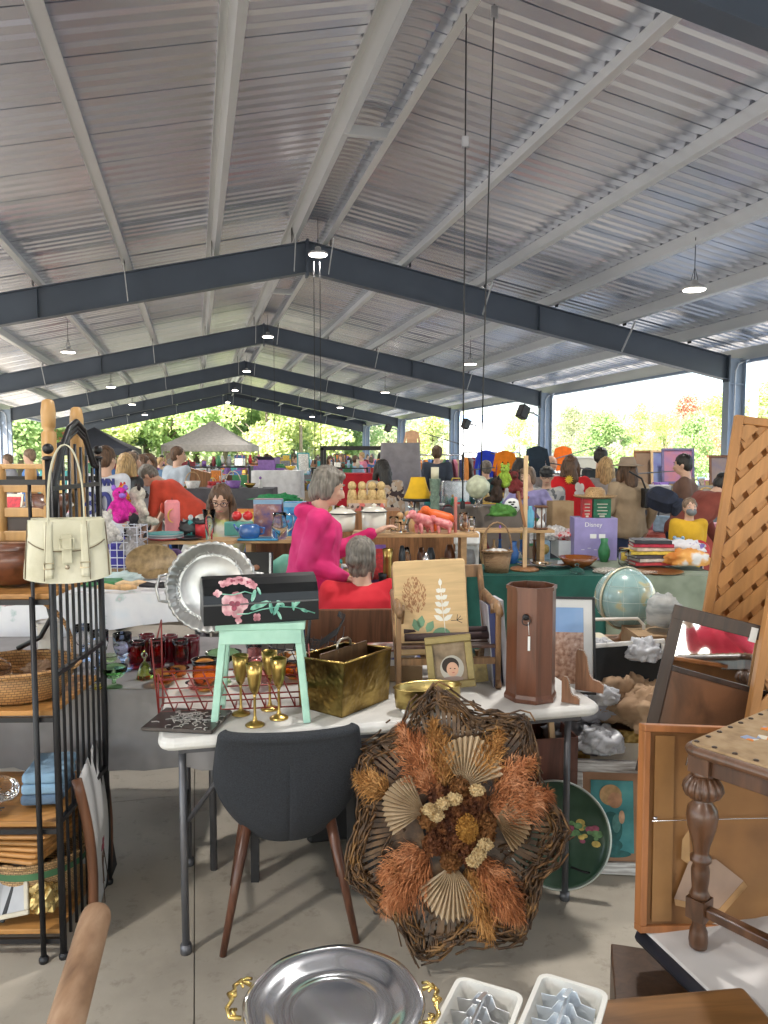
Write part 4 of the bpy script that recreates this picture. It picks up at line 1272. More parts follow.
fluff(.04, -.005, .035, .04, -.085, patt([(.20, .08, .01), (.40, .19, .03), (.5, .27, .06)], 40, 'noise', .8), 500, 'golden_flower', .005, 2)
for k, (x, z, a) in enumerate(((-.075, .045, 20), (-.035, .062, 20), (.0, .075, 15), (-.055, .03, 30), (.075, -.07, 50), (.095, -.045, 60), (.06, -.088, 40), (.07, .10, -40))):
 fluff(x, z, .026, .018, -.085, patt([(.38, .25, .10), (.60, .44, .22), (.68, .54, .32)], 60, 'noise', .8), 160, 'cream_flower_cluster', .005, 10 + k)
for k in range(9):
 a = k * .75
 fluff(.09 * math.cos(a) + .01, .10 * math.sin(a), .035, .035, -.05, RB if k % 2 else patt([(.08, .03, .01), (.2, .08, .02), (.33, .15, .04)], 30, 'noise', .8), 220, 'rust_flower', .007, 30 + k)
# round green enamel tray behind the wreath
p = at_y(560, 838, 2.72)
t = thing('round_tray', 'round dark green metal tray with painted roses leaning behind the wreath', 'tray', (p.x, 2.76, .205), R(-14), rx=R(-16))
Mt = Matrix(((1, 0, 0, 0), (0, 0, -1, 0), (0, 1, 0, 0), (0, 0, 0, 1)))
GE = patt([(.025, .06, .035), (.04, .09, .055), (.07, .13, .09)], 8, 'noise', .35, [.3, .5, .7], coat=.3)
mb = MB(Mt); mb.lathe([(.001, 0), (.165, 0), (.178, .018), (.188, .024), (.190, .020), (.18, .0), (.001, -.004)], 56); mb.build('dish', GE, t)
mb = MB(Mt); mb.tube([(.189 * math.cos(a), .189 * math.sin(a), .023) for a in [2 * PI * k / 64 for k in range(64)]], .004, 6, closed=True); mb.build('rim', mat((.45, .5, .48), .3, .8), t)
rr = random.Random(4)
for nm, cc, n_ in (('painted_rose', (.30, .06, .12), 9), ('painted_rose', (.55, .42, .10), 7), ('painted_leaves', (.12, .26, .10), 14)):
 mb = MB(Mt)
 for k in range(n_):
  if nm == 'painted_rose' and k: mb.build(nm, mat(cc, .5, var=.3, vs=60), t); mb = MB(Mt)
  x, z = rr.uniform(.02, .15), rr.gauss(.012, .018); q = rr.uniform(.008, .018)
  mb.add([(x + q * math.cos(b), z + q * math.sin(b) * .7, .002 + k * .0002) for b in [2 * PI * j / 10 for j in range(10)]], [tuple(range(10))])
 mb.build(nm, mat(cc, .5, var=.3, vs=60), t)
mb = MB(Mt); mb.tube([(.05, -.11, .004), (.09, -.12, .004), (.13, -.125, .004)], .004, 6); mb.build('painted_stem', BLACK, t)
# little orange picture in a black frame below the wreath
p = at_y(398, 915, 2.58)
frame('black_framed_picture', 'small black framed orange floral picture on the floor under the wreath', 'picture', (p.x + .015, 2.60, .095), .20, .19, .028, .02, BLACK, patt([(.40, .14, .05), (.55, .30, .12), (.35, .38, .36)], 28, 'noise', .6, [.35, .5, .7]), rz=R(-4), rx=R(-12))
# kneeling child picture with distressed frame
p = at_y(621, 823, 2.86)
DW = patt([(.20, .17, .15), (.48, .46, .45), (.68, .67, .66)], 9, 'noise', .8, [.32, .5, .62], st=(1, 1, 9), detail=8)
t = frame('kneeling_child_picture', 'distressed white frame holding a teal picture of a kneeling blond child', 'picture', (p.x - .028, 2.88, .212), .315, .425, .045, .03, DW, patt([(.03, .16, .18), (.06, .26, .28), (.12, .36, .37)], 7, 'noise', .7, [.3, .5, .7], detail=6), rz=R(-5), rx=R(-9), matw=.032, matm=mat((.36, .20, .12), .8, var=.15))
def ep(P): return [(x, -.004, z) for x, z in P]
for nm, cc, els in (('painted_body', (.03, .13, .13), [(-.005, -.035, .035, .05), (-.012, -.085, .042, .022), (.0, -.11, .055, .012)]), ('painted_sleeve', (.10, .26, .25), [(.012, -.02, .013, .028)]), ('painted_hands', (.55, .34, .22), [(.028, .0, .009, .02)]), ('painted_hair', (.40, .25, .12), [(-.005, .065, .034, .032)]), ('painted_face', (.45, .24, .14), [(.008, .05, .022, .024)])):
 mb = MB()
 for k, (x, z, a, b) in enumerate([(x_ * 1.25, z_ * 1.25, a_ * 1.25, b_ * 1.25) for x_, z_, a_, b_ in els]): mb.add([(x + a * math.cos(u), -.0025 - .0006 * k - (.001 if 'body' not in nm else 0) - (.0012 if 'face' in nm or 'hands' in nm else 0), z + b * math.sin(u)) for u in [2 * PI * j / 20 for j in range(20)]], [tuple(range(20))])
 mb.build(nm, mat(cc, .8, var=.2, vs=40), t)
# gold frame, chalkboards behind
p = at_y(616, 745, 3.02)
GLD = patt([(.10, .06, .015), (.34, .22, .06), (.55, .40, .14)], 45, 'vor', .4, [.1, .4, .8], metal=.6, bump=.6)
frame('gilt_picture', 'ornate gilt lattice frame propped behind the kneeling child picture', 'picture frame', (p.x + .05, 3.02, .315), .40, .36, .05, .03, GLD, mat((.72, .66, .55), .8), rx=R(-10), rz=R(-3))
for (px, py, y, w_, h_, zz, lab) in ((648, 695, 3.08, .33, .24, None, 'upper chalkboard with a white frame standing in the wire basket heap'), (652, 735, 3.16, .36, .22, None, 'lower chalkboard in a chipped white frame behind the gilt frame')):
 if py == 695: px, py = 628, 671
 else: px, py = 632, 725
 p = at_y(px, py, y)
 frame('chalkboard', lab, 'chalkboard', (p.x, y, p.z), w_, h_, .018, .016, patt([(.5, .48, .44), (.72, .71, .68), (.78, .78, .76)], 30, 'noise', .7, [.3, .5, .6]), patt([(.008, .009, .010), (.016, .017, .018), (.03, .03, .03)], 8, 'noise', .75, [.3, .55, .8]), rx=R(-8), ry=R(-3), rz=R(5))
p = at_y(612, 664, 3.16)
frame('gilt_ornament_frame', 'narrow gilt frame with black panel behind the upper chalkboard', 'picture frame', (p.x, 3.16, p.z), .20, .13, .022, .02, mat((.34, .24, .07), .4, .6), BLACK, rx=R(-8), rz=R(5))
# low crate table that carries the heap
t = thing('low_table', 'low brown table under the heap of frames and wrapping paper', 'table', (1.27, 3.45, 0), R(3))
mb = MB(); mb.box((0, 0, .47), (1.15, .72, .03)); mb.build('tabletop', DWOOD, t, bevel=.003)
for sx in (-1, 1):
 for sy in (-1, 1):
  mb = MB(); mb.box((sx * .53, sy * .32, .23), (.05, .05, .455)); mb.build('leg', DWOOD, t)
for k, (x, y, z, a, col) in enumerate(((.92, 3.12, 0, 5, 'brown'), (1.35, 3.02, 0, -4, 'brown'))):
 pass
def carton(name, label, x, y, z, sx, sy, sz, rz, m_, cat='box', open_=True):
 t = thing(name, label, cat, (x, y, z), rz)
 th = .006
 for nm, c, d in (('side_panel', (0, -sy / 2, sz / 2), (sx, th, sz)), ('side_panel', (0, sy / 2, sz / 2), (sx, th, sz)), ('end_panel', (-sx / 2, 0, sz / 2), (th, sy - th * 1.1, sz)), ('end_panel', (sx / 2, 0, sz / 2), (th, sy - th * 1.1, sz)), ('bottom', (0, 0, th / 2), (sx - th, sy - th, th))):
  mb = MB(); mb.box(c, d); mb.build(nm, m_, t)
 if not open_:
  mb = MB(); mb.box((0, 0, sz), (sx, sy, th)); mb.build('lid', m_, t)
 return t
CB = patt([(.26, .16, .08), (.36, .24, .13), (.42, .29, .17)], 6, 'noise', .85, [.3, .5, .7])
carton('carton', 'open brown carton on the floor behind the gilt frame', 1.02, 3.32, 0, .5, .36, .30, R(4), CB)
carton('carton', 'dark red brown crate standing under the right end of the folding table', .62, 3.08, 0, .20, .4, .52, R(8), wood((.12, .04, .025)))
mb = MB(); mb.bar((.70, 2.92, .0), (.655, 2.99, .62), .02, .035); tag(mb.build('wooden_plank', TAN), 'pale wooden slat leaning under the right end of the folding table', 'slat')
mb = MB(); mb.bar((.76, 2.94, .0), (.72, 2.99, .42), .018, .03); tag(mb.build('wooden_plank', WHITE), 'short white slat leaning beside the pale wooden one', 'slat')
# crumpled wrapping paper and plastic bags
def crumple(name, label, cat, loc, sx, sy, sz, m_, seed, n=30, amp=.55, group=None):
 mb = MB(); P = []; F = []; m2 = n // 2
 for i in range(m2 + 1):
  a = -PI / 2 + PI * i / m2
  for k in range(n):
   th = 2 * PI * k / n
   d = Vector((math.cos(a) * math.cos(th), math.cos(a) * math.sin(th), math.sin(a)))
   q = 1 + amp * (abs(noise.noise(d * 2.1 + Vector((seed, 0, 0)))) * 1.2 - .3) + amp * .45 * abs(noise.noise(d * 5.5 + Vector((0, seed, 0)))) + amp * .3 * abs(noise.noise(d * 9 + Vector((seed, 1, 0)))) + amp * .12 * noise.noise(d * 21)
   P.append((d.x * sx * q, d.y * sy * q, max(-sz * .55, d.z * sz * q)))
 for i in range(m2):
  for k in range(n): F.append((i * n + k, i * n + (k + 1) % n, (i + 1) * n + (k + 1) % n, (i + 1) * n + k))
 mb.add(P, F, n > 28)
 return tag(mb.build(name, m_, None, loc=loc), label, cat, group)
PAPER = patt([(.26, .16, .09), (.38, .25, .15), (.46, .32, .20)], 9, 'noise', .8, [.3, .5, .7])
PLB = mat((.46, .47, .50), .35, var=.05)
for (px, py, y, s, m_, lab, nm, cat) in ((655, 712, 3.0, .105, PAPER, 'crumpled brown wrapping paper, the right hand ball by the mirror', 'wrapping_paper', 'paper'), (622, 700, 3.12, .12, PAPER, 'brown wrapping paper spilling below the upper chalkboard', 'wrapping_paper', 'paper'), (600, 742, 2.95, .062, PLB, 'white plastic bag hanging over the gilt lattice frame', 'plastic_bag', 'bag'), (592, 705, 3.1, .09, mat((.36, .37, .42), .3, var=.2), 'clear grey bag of bubble wrap at the table corner', 'bubble_wrap', 'bag'), (580, 735, 3.12, .10, mat((.22, .23, .26), .3, var=.3), 'dark grey bag stuffed beneath the table corner', 'plastic_bag', 'bag'), (604, 697, 3.0, .045, PLB, 'small white tissue ball beside the brown paper', 'tissue_paper', 'paper'), (643, 652, 3.1, .055, PLB, 'white plastic bag bulging behind the upper chalkboard', 'plastic_bag', 'bag'), (600, 650, 3.3, .05, PLB, 'white tissue paper inside the wire basket', 'tissue_paper', 'paper')):
 p = at_y(px, py, y); crumple(nm, lab, cat, p, s * 1.25, s, s * .95, m_, px * .37, 56)
# white wire cart basket
WW = mat((.72, .69, .63), .4, .1, var=.08)
t = thing('wire_cart', 'white wire basket cart with a raised handle below the globe', 'basket', (.98, 3.42, .485), R(5))
mb = MB(); wdx, wdy, wz = .48, .34, .2
def rectz(z, k=1): return [(-wdx / 2 * k, -wdy / 2 * k, z), (wdx / 2 * k, -wdy / 2 * k, z), (wdx / 2 * k, wdy / 2 * k, z), (-wdx / 2 * k, wdy / 2 * k, z)]
for z in (.01, .07, .13, .2):
 P = rectz(z);
 for i in range(4): mb.tube([P[i], P[(i + 1) % 4]], .0045 if z == .2 else .0028, 6)
for k in range(13):
 x = -wdx / 2 + wdx * k / 12
 for y in (-wdy / 2, wdy / 2): mb.tube([(x, y, .01), (x, y, .2)], .0028, 5)
 mb.tube([(x, -wdy / 2, .01), (x, wdy / 2, .01)], .0028, 5)
for k in range(9):
 y = -wdy / 2 + wdy * k / 8
 for x in (-wdx / 2, wdx / 2): mb.tube([(x, y, .01), (x, y, .2)], .0028, 5)
mb.build('wire_basket', WW, t)
mb = MB(); mb.tube([(-wdx / 2, .10, .2), (-wdx / 2, .10, .33), (-wdx / 2 + .03, .10, .36), (wdx / 2 - .03, .10, .36), (wdx / 2, .10, .33), (wdx / 2, .10, .2)], .008, 8); mb.tube([(-wdx / 2, .10, .24), (wdx / 2, .10, .245)], .006, 8); mb.build('handle', WW, t)
p = at_y(574, 622, 3.5)
lathe_thing('lidded_jar', 'beige crock with a clear dome lid behind the framed desert photograph', 'jar', (p.x + .01, 3.52, .56), [(.045, 0), (.05, .01), (.05, .17), (.04, .19), (.028, .22), (.001, .235)], mat((.45, .40, .33), .5))
p = at_y(590, 642, 3.35)
tag(MB().rbox((0, 0, 0), (.2, .2, .018), .02).build('seat_pad', mat((.62, .58, .45), .8), loc=p, rot=(R(6), 0, R(10)), bevel=.004), 'flat cream cushion lying across the wire cart', 'cushion')
# globe
def globemat():
 m, n, l, b = _base('globe map')
 co = _coord(n, l)
 t = n.new('ShaderNodeTexNoise'); t.inputs['Scale'].default_value = 7; t.inputs['Detail'].default_value = 8; l.new(co, t.inputs['Vector'])
 r = _ramp(n, [(.22, .36, .36), (.30, .44, .42), (.36, .46, .38), (.48, .46, .28), (.50, .38, .24)], [.3, .52, .55, .57, .75])
 l.new(t.outputs['Fac'], r.inputs[0]); l.new(r.outputs[0], b.inputs['Base Color']); b.inputs['Roughness'].default_value = .25
 b.inputs['Coat Weight'].default_value = .5
 return m
p = at_y(625, 598, 3.72)
t = thing('globe', 'pale turquoise world globe on a metal meridian ring', 'globe', p, R(10))
GR = .145
mb = MB(); mb.ell((0, 0, 0), (GR, GR, GR), 40, 24); mb.build('map_sphere', globemat(), t)
mb = MB(); mb.tube([((GR + .006) * math.cos(a), 0, (GR + .006) * math.sin(a)) for a in [2 * PI * k / 60 for k in range(60)]], .005, 6, closed=True, sq=1.6); o = mb.build('meridian_ring', mat((.62, .58, .42), .35, .6), t); o.rotation_euler = (0, R(18), R(15))
mb = MB(); mb.tube([(GR * 1.003 * math.cos(a), GR * 1.003 * math.sin(a), 0) for a in [2 * PI * k / 60 for k in range(60)]], .0012, 5, closed=True)
for q in (30, 60, -30, -60):
 cz, cr = GR * 1.003 * math.sin(R(q)), GR * 1.003 * math.cos(R(q))
 mb.tube([(cr * math.cos(a), cr * math.sin(a), cz) for a in [2 * PI * k / 50 for k in range(50)]], .0007, 4, closed=True)
for q in range(6):
 ro = Matrix.Rotation(PI * q / 6, 3, 'Z')
 mb.tube([ro @ Vector((GR * 1.003 * math.cos(a), 0, GR * 1.003 * math.sin(a))) for a in [2 * PI * k / 50 for k in range(50)]], .0006, 4, closed=True)
mb.build('grid_lines', mat((.5, .6, .56), .4), t)
mb = MB(); mb.lathe([(.10, -.225), (.10, -.21), (.03, -.195), (.012, -.16), (.012, -GR - .01)], 24); mb.build('stand', MWOOD, t)
tag(MB().box((0, 0, 0), (.42, .34, p.z - .225 - .485)).build('wooden_crate', wood((.30, .16, .08)), loc=(p.x, p.y + .02, .485 + (p.z - .225 - .485) / 2), bevel=.003), 'wooden crate that lifts the globe above the cart', 'crate')
# folded cloths right of globe
p = at_y(668, 612, 3.45)
crumple('folded_blanket', 'grey and white folded blankets stacked behind the mirror', 'blanket', (p.x, 3.5, p.z - .02), .075, .08, .09, patt([(.20, .21, .21), (.36, .37, .36), (.48, .47, .45)], 6, 'noise', .9, [.3, .5, .7], st=(1, 1, 5)), 5, 30, .35)
tag(MB().box((0, 0, 0), (.3, .24, p.z - .10 - .485)).build('storage_box', CB, loc=(p.x, 3.52, .485 + (p.z - .1 - .485) / 2)), 'plain box holding up the folded blankets', 'box')
# tilted wooden dresser mirror
TLp = at_y(674, 606, 2.72); TRp = at_y(762, 640, 2.62)
W_ = .40
t = thing('wall_mirror', 'dark walnut framed mirror tilted back, reflecting pink and green', 'mirror', TLp)
t.rotation_euler = (R(-9), R(11), R(-22))
WN = wood((.04, .018, .010), .5, .35)
mn_ = t.rotation_euler.to_matrix() @ Vector((0, -1, 0)); mp_ = TLp + t.rotation_euler.to_matrix() @ Vector((.2, 0, -.125)); md_ = (mp_ - Vector((0, 0, EYE))).normalized(); mr_ = md_ - mn_ * (2 * md_.dot(mn_)); MIRP = mp_ + mr_ * 3.0; print('MIRROR', mp_, mr_, MIRP)
Hm = .60
for nm, c, d, m_ in (('frame_rail', (W_ / 2, 0, -.018), (W_, .03, .05), WN), ('frame_stile', (.02, 0, -Hm / 2), (.04, .028, Hm), WN), ('frame_stile', (W_ - .02, 0, -Hm / 2), (.045, .028, Hm), WN), ('middle_rail', (W_ / 2, 0, -.215), (W_ - .08, .022, .018), WN), ('lower_panel', (W_ / 2, .004, -.40), (W_ - .08, .012, .36), wood((.17, .07, .03), .4, .3, (3, 3, 1.5), coat=.3)), ('mirror_glass', (W_ / 2, .004, -.125), (W_ - .08, .006, .175), mat((.85, .87, .87), .02, 1, var=0))):
 mb = MB(); mb.box(c, d); mb.build(nm, m_, t, bevel=.002 if nm != 'mirror_glass' else 0)
mb = MB(); mb.box((W_ * .67, -.017, -.03), (.022, .002, .05)); mb.build('price_tag', WHITE, t)
mb = MB(); mb.bar((W_ * .62, -.02, -.42), (W_ * .9, -.02, -.235), .006, .012); mb.build('support_rod', mat((.6, .6, .6), .3, .8), t)
# hinged lattice screen
LAT = wood((.46, .21, .065), .75, .5, (8, 8, 1)); LAT2 = wood((.50, .24, .08), .75, .5, (8, 8, 1))
def lattice(parent, W_, H_, fr, nm_):
 for sx in (0, W_ - fr):
  mb = MB(); mb.box((sx + fr / 2, 0, H_ / 2), (fr, .035, H_)); mb.build('frame_post', LAT, parent, bevel=.003)
 for z in (fr / 2, H_ - fr / 2):
  mb = MB(); mb.box((W_ / 2, 0, z), (W_ - 2 * fr, .033, fr)); mb.build('frame_rail', LAT, parent, bevel=.003)
 x0, x1, z0, z1 = fr, W_ - fr, fr, H_ - fr
 for s, yy in ((1, -.006), (-1, .006)):
  mb = MB(); c = -4.0; st_ = .118
  while c < 6:
   # line z = s*x*1.25 + c
   pts = []
   k = 1.35 * s
   for x in (x0, x1):
    z = k * x + c
    if z0 <= z <= z1: pts.append((x, z))
   for z in (z0, z1):
    x = (z - c) / k
    if x0 < x < x1: pts.append((x, z))
   if len(pts) >= 2:
    a, b = pts[0], pts[1]
    if math.hypot(a[0] - b[0], a[1] - b[1]) > .03: mb.bar((a[0], yy, a[1]), (b[0], yy, b[1]), .047, .009, Vector((0, 1, 0)))
   c += st_
  mb.build('lattice_slats', LAT2, parent)
A_ = at_y(738, 447, 2.75); B_ = at_y(735, 712, 2.55)
t = thing('lattice_screen', 'tall orange wood lattice screen with a brass hinge, leaning at the right', 'screen')
lattice(t, .75, 1.44, .032, 'x')
t.rotation_euler = (R(-4), R(8), R(-10))
up_ = t.rotation_euler.to_matrix() @ Vector((0, 0, 1)); c_ = at_y(703, 612, 3.05)
t.location = c_ - up_ * ((c_.z - .34) / up_.z)
q2 = dup(t, loc=t.location + Vector((.075, .085, .0)), label='second leaf of the lattice screen folded flat behind the tall one')
mb = MB(); mb.box((.13, -.024, .40), (.035, .006, .05)); mb.build('hinge', BRASS, t)
t2 = thing('lattice_screen', 'front leaf of the lattice screen cut by the right edge of the picture', 'screen', (at_y(733, 715, 2.5).x, 2.52, .34), R(-14))
lattice(t2, .5, 1.0, .032, 'y'); t2.rotation_euler = (R(-4), R(9.5), R(-4))
# table the right hand wares lean on
t = thing('side_table', 'white topped table behind the lattice screen at the right edge', 'table', (1.95, 3.25, 0), 0)
mb = MB(); mb.rbox((.2, .05, .735), (.9, .6, .03), .04); mb.build('tabletop', PLAST, t)
for sx in (-.2, .6):
 for sy in (-.2, .3):
  mb = MB(); mb.tube([(sx, sy, 0), (sx, sy, .72)], .014, 8); mb.build('leg', LEGM, t)
mb = MB(); mb.box((.2, .05, .16), (.8, .5, .32)); tag(mb.build('storage_chest', WN, loc=(1.95, 3.25, 0)), 'dark chest under the table behind the lattice screen', 'chest')
# ------------------------------------------------------------------ near right: card table, picture seen from behind, carved stool table
bc = at_z(641, 926, .5); bd = at_z(702, 1000, .5); be = at_z(768, 905, .5)
t = thing('card_table', 'low white topped card table with black edging under the carved table', 'table', (0, 0, 0))
d1 = (bd - bc).normalized(); d2 = Vector((d1.y * -1, d1.x, 0)); d2 = -d2 if d2.x < 0 else d2
d2 = Vector((math.cos(R(9)), math.sin(R(9)), 0)); d1 = Vector((.30, -.95, 0)).normalized()
P = [bc, bc + d1 * .9, bc + d1 * .9 + d2 * .9, bc + d2 * .9]
mb = MB(); mb.prism([(q.x, q.y) for q in P], .025, Matrix.Translation((0, 0, .475))); mb.build('tabletop', mat((.66, .64, .62), .5, var=.06, vs=5), t, bevel=.004)
mb = MB()
for i in range(4):
 a, b = P[i].copy(), P[(i + 1) % 4].copy(); a.z = b.z = .477; mb.tube([a, b], .017, 8)
mb.build('edging', mat((.015, .018, .03), .5), t)
cc = sum(P, Vector()) / 4
for q in P:
 v_ = cc + (q - cc) * .86; mb = MB(); mb.tube([(v_.x, v_.y, 0), (v_.x, v_.y, .47)], .014, 8); mb.build('leg', BLACK, t)
# dark box beneath
p = at_z(640, 935, .42)
t = thing('wooden_chest', 'dark brown wooden box below the corner of the card table', 'chest', (.665, 1.66, 0), R(-14))
mb = MB(); mb.box((.05, -.02, .2), (.38, .30, .40)); mb.build('body', wood((.07, .035, .018), .6, .4), t, bevel=.003)
mb = MB(); mb.ell((-.05, -.176, .34), (.006, .004, .006), 8, 6); mb.build('screw', STEEL, t)
# picture back with kraft paper
pb = at_z(637, 931, .5015)
p = thing('leaning_picture', 'large picture seen from behind, orange wood frame and torn brown backing paper', 'picture', (pb.x, pb.y, .5015), R(10), rx=R(-10), ry=R(5.5))
FRW = wood((.40, .15, .045), .7, .5, (8, 8, 1)); W_, H_ = .72, .47
for nm, c, d in (('frame_rail', (W_ / 2, 0, H_ - .008), (W_, .03, .016)), ('frame_rail', (W_ / 2, 0, .008), (W_, .03, .016)), ('frame_stile', (.008, 0, H_ / 2), (.016, .03, H_ - .032)), ('frame_stile', (W_ - .008, 0, H_ / 2), (.016, .03, H_ - .032))):
 mb = MB(); mb.box(c, d); mb.build(nm, FRW, p, bevel=.002)
KR = patt([(.14, .055, .016), (.25, .11, .03), (.33, .16, .048)], 3.5, 'noise', .65, [.3, .5, .7], detail=6)
mb = MB()
def crk(u, v):
 x, z = .014 + u * (W_ - .03), .014 + v * (H_ - .03)
 return (x, -.004 + .004 * noise.noise(Vector((x * 9, z * 9, 1))) + .002 * noise.noise(Vector((x * 30, z * 12, 5))), z)
mb.grid(crk, 60, 40); mb.build('backing_paper', KR, p)
mb = MB(); mb.add([(.085, -.012, .075), (.20, -.014, .052), (.265, -.013, .115), (.19, -.016, .165), (.12, -.015, .16)], [(0, 1, 2, 3, 4)]); mb.build('exposed_board', mat((.36, .24, .17), .8), p)
mb = MB(); mb.add([(.085, -.013, .075), (.20, -.015, .052), (.265, -.014, .115), (.268, -.024, .106), (.20, -.026, .042), (.083, -.022, .064)], [(0, 1, 4, 5), (1, 2, 3, 4)]); mb.add([(.10, -.014, .165), (.125, -.013, .15), (.115, -.022, .235), (.10, -.018, .21)], [(0, 1, 2, 3)]); mb.build('torn_paper_flap', mat((.42, .24, .10), .7, var=.2), p)
mb = MB(); mb.tube([(.02, -.02, H_ * .535), (.2, -.022, H_ * .55), (.42, -.022, H_ * .565), (W_ - .02, -.02, H_ * .535)], .0012, 5); mb.build('hanging_wire', STEEL, p)
for x in (.03, W_ - .03):
 mb = MB(); mb.lathe([(.004, 0), (.006, .006)], 8, (x, -.016, H_ * .54)); mb.build('screw_eye', STEEL, p)
mb = MB(); mb.box((.055, -.0105, H_ * .5), (.05, .0015, H_ - .05)); mb.build('paper_strip', mat((.29, .14, .042), .6, var=.15), p)
mb = MB(); mb.tube([(.105, -.02, .38), (.115, -.022, .425), (.125, -.022, .43), (.13, -.02, .4)], .002, 6); mb.build('hook', STEEL, p)
# carved small table
OAK = wood((.11, .048, .022), .45, .35, (12, 12, 2), coat=.15)
lp = at_z(698, 948, .5015)
t = thing('carved_table', 'small antique carved oak table with turned legs and studded tapestry top', 'table', (lp.x, lp.y, .5015), R(38))
HT2 = .485; t.scale = (1, 1, .94)
def turned(x, y):
 mb = MB(); k = 1.0
 mb.lathe([(.012, 0), (.019, .005), (.021, .02), (.019, .045), (.013, .06), (.018, .072), (.018, .078)], 20, (x, y, 0))
 mb.lathe([(.018, .126), (.022, .133), (.018, .142), (.017, .15), (.019, .17), (.020, .195), (.016, .21), (.023, .217), (.023, .226), (.017, .232), (.017, .24), (.019, .255), (.031, .30), (.034, .325), (.031, .345), (.021, .358), (.018, .366), (.018, .372)], 24, (x, y, 0))
 mb.lathe([(.020, .366), (.036, .376), (.042, .39), (.039, .405), (.028, .42), (.024, .424)], 84, (x, y, 0), wob=lambda a, z: .16 * abs(math.sin(a * 7)) - .1)
 mb.lathe([(.024, .422), (.026, .43), (.022, .437)], 20, (x, y, 0))
 mb.box((x, y, .102), (.042, .042, .05)); mb.box((x, y, .452), (.048, .048, .04))
 mb.build('leg', OAK, t)
LX_, LY_ = .46, .56
for x, y in ((0, 0), (LX_, 0), (0, -LY_), (LX_, -LY_)): turned(x, y)
for nm, a, b in (('apron', (.02, 0, .452), (LX_ - .02, 0, .452)), ('apron', (.02, -LY_, .452), (LX_ - .02, -LY_, .452)), ('apron', (0, -.02, .452), (0, -LY_ + .02, .452)), ('apron', (LX_, -.02, .452), (LX_, -LY_ + .02, .452))):
 mb = MB(); mb.bar(a, b, .022, .045); mb.build(nm, OAK, t, bevel=.002)
for a, b in (((0, -.02, .10), (0, -LY_ + .02, .10)), ((LX_, -.02, .1), (LX_, -LY_ + .02, .1))):
 mb = MB(); mb.bar(a, b, .024, .022); mb.build('stretcher', OAK, t, bevel=.003)
mb = MB(); mb.rbox((LX_ / 2, -LY_ / 2, HT2), (LX_ + .075, LY_ + .075, .026), .03); mb.build('top_moulding', OAK, t, bevel=.005)
mb = MB(); mb.rbox((LX_ / 2, -LY_ / 2, HT2 + .0135), (LX_ + .05, LY_ + .05, .008), .022); mb.build('tapestry_top', patt([(.24, .155, .08), (.32, .215, .115), (.38, .27, .155)], 24, 'noise', .9, [.3, .5, .7], bump=.2), t)
mb = MB()
rr = random.Random(8)
for k in range(7):
 for c_, (dx, dy) in enumerate(((0, 0),)): mb.box((.10 + .03 * k, -.05 - .02 * (k % 3), HT2 + .0182), (.022, .03, .0015), Matrix.Rotation(rr.uniform(-.3, .3), 3, 'Z'))
mb.build('woven_motif', patt([(.62, .20, .03), (.25, .30, .42), (.60, .55, .45)], 30, 'cell', .9, [0, .4, .7]), t)
for x, y in [(-.01 + k * .048, .012) for k in range(11)] + [(-.012, -.03 - k * .045) for k in range(12)]:
 mb = MB(); mb.ell((x, y, HT2 + .018), (.0065, .0065, .003), 8, 5); mb.build('upholstery_stud', mat((.05, .03, .02), .4, .5), t)
# brown table top at the bottom edge
q0 = at_z(584, 1003, .53)
t = thing('wooden_box_top', 'polished golden brown wooden table top at the bottom right edge', 'table', (q0.x, q0.y, 0), R(7))
mb = MB(); mb.rbox((.17, -.16, .518), (.34, .34, .024), .012); mb.build('tabletop', wood((.24, .115, .04), .6, .3, (1.2, 10, 10), coat=.35), t, bevel=.003)
mb = MB(); mb.box((.17, -.17, .25), (.29, .28, .50)); mb.build('cabinet', wood((.16, .07, .03), .6, .35), t)
# display table out of frame below, holding tray and ice trays
tb = at_z(420, 1034, .6)
t = thing('display_table', 'white folding table at the bottom edge under the silver dish', 'table', (0, tb.y, 0), R(0))
mb = MB(); mb.rbox((.02, -.36, .58), (1.0, .72, .036), .05); mb.build('tabletop', PLAST, t)
for sx in (-.4, .44):
 for sy in (-.1, -.6):
  mb = MB(); mb.tube([(sx, sy, 0), (sx, sy, .565)], .014, 8); mb.build('leg', LEGM, t)
CHR = mat((.72, .74, .78), .16, 1, var=.08, vs=4)
p = at_z(334, 1006, .63)
t = thing('silver_dish', 'large shiny round silver dish with gold scroll handles at the bottom', 'dish', (p.x, p.y, .6), R(-2))
t.scale = (.93, .93, 1)
mb = MB(); mb.lathe([(.001, .022), (.075, .024), (.088, .027), (.092, .024), (.118, .028), (.128, .034), (.150, .040), (.168, .040), (.172, .036), (.168, .03), (.13, .012), (.11, 0), (.001, 0)], 72, wob=lambda a, z: .012 * math.cos(a * 8) if z > .029 else 0); mb.build('dish', CHR, t)
for sx in (-1, 1):
 mb = MB(); x = sx * .168
 mb.tube([(x, .045, .035), (x + sx * .02, .05, .04), (x + sx * .03, .03, .042), (x + sx * .024, .012, .045), (x + sx * .034, 0, .047), (x + sx * .024, -.012, .045), (x + sx * .03, -.03, .042), (x + sx * .02, -.05, .04), (x, -.045, .035)], .0042, 8)
 mb.tube([(x + sx * .012, .03, .04), (x + sx * .02, .038, .045), (x + sx * .01, .05, .045), (x + sx * .0, .055, .04)], .003, 6)
 mb.tube([(x + sx * .012, -.03, .04), (x + sx * .02, -.038, .045), (x + sx * .01, -.05, .045)], .003, 6)
 mb.ell((x + sx * .024, 0, .046), (.007, .006, .006), 8, 6); mb.build('handle', mat((.72, .52, .18), .18, 1), t)
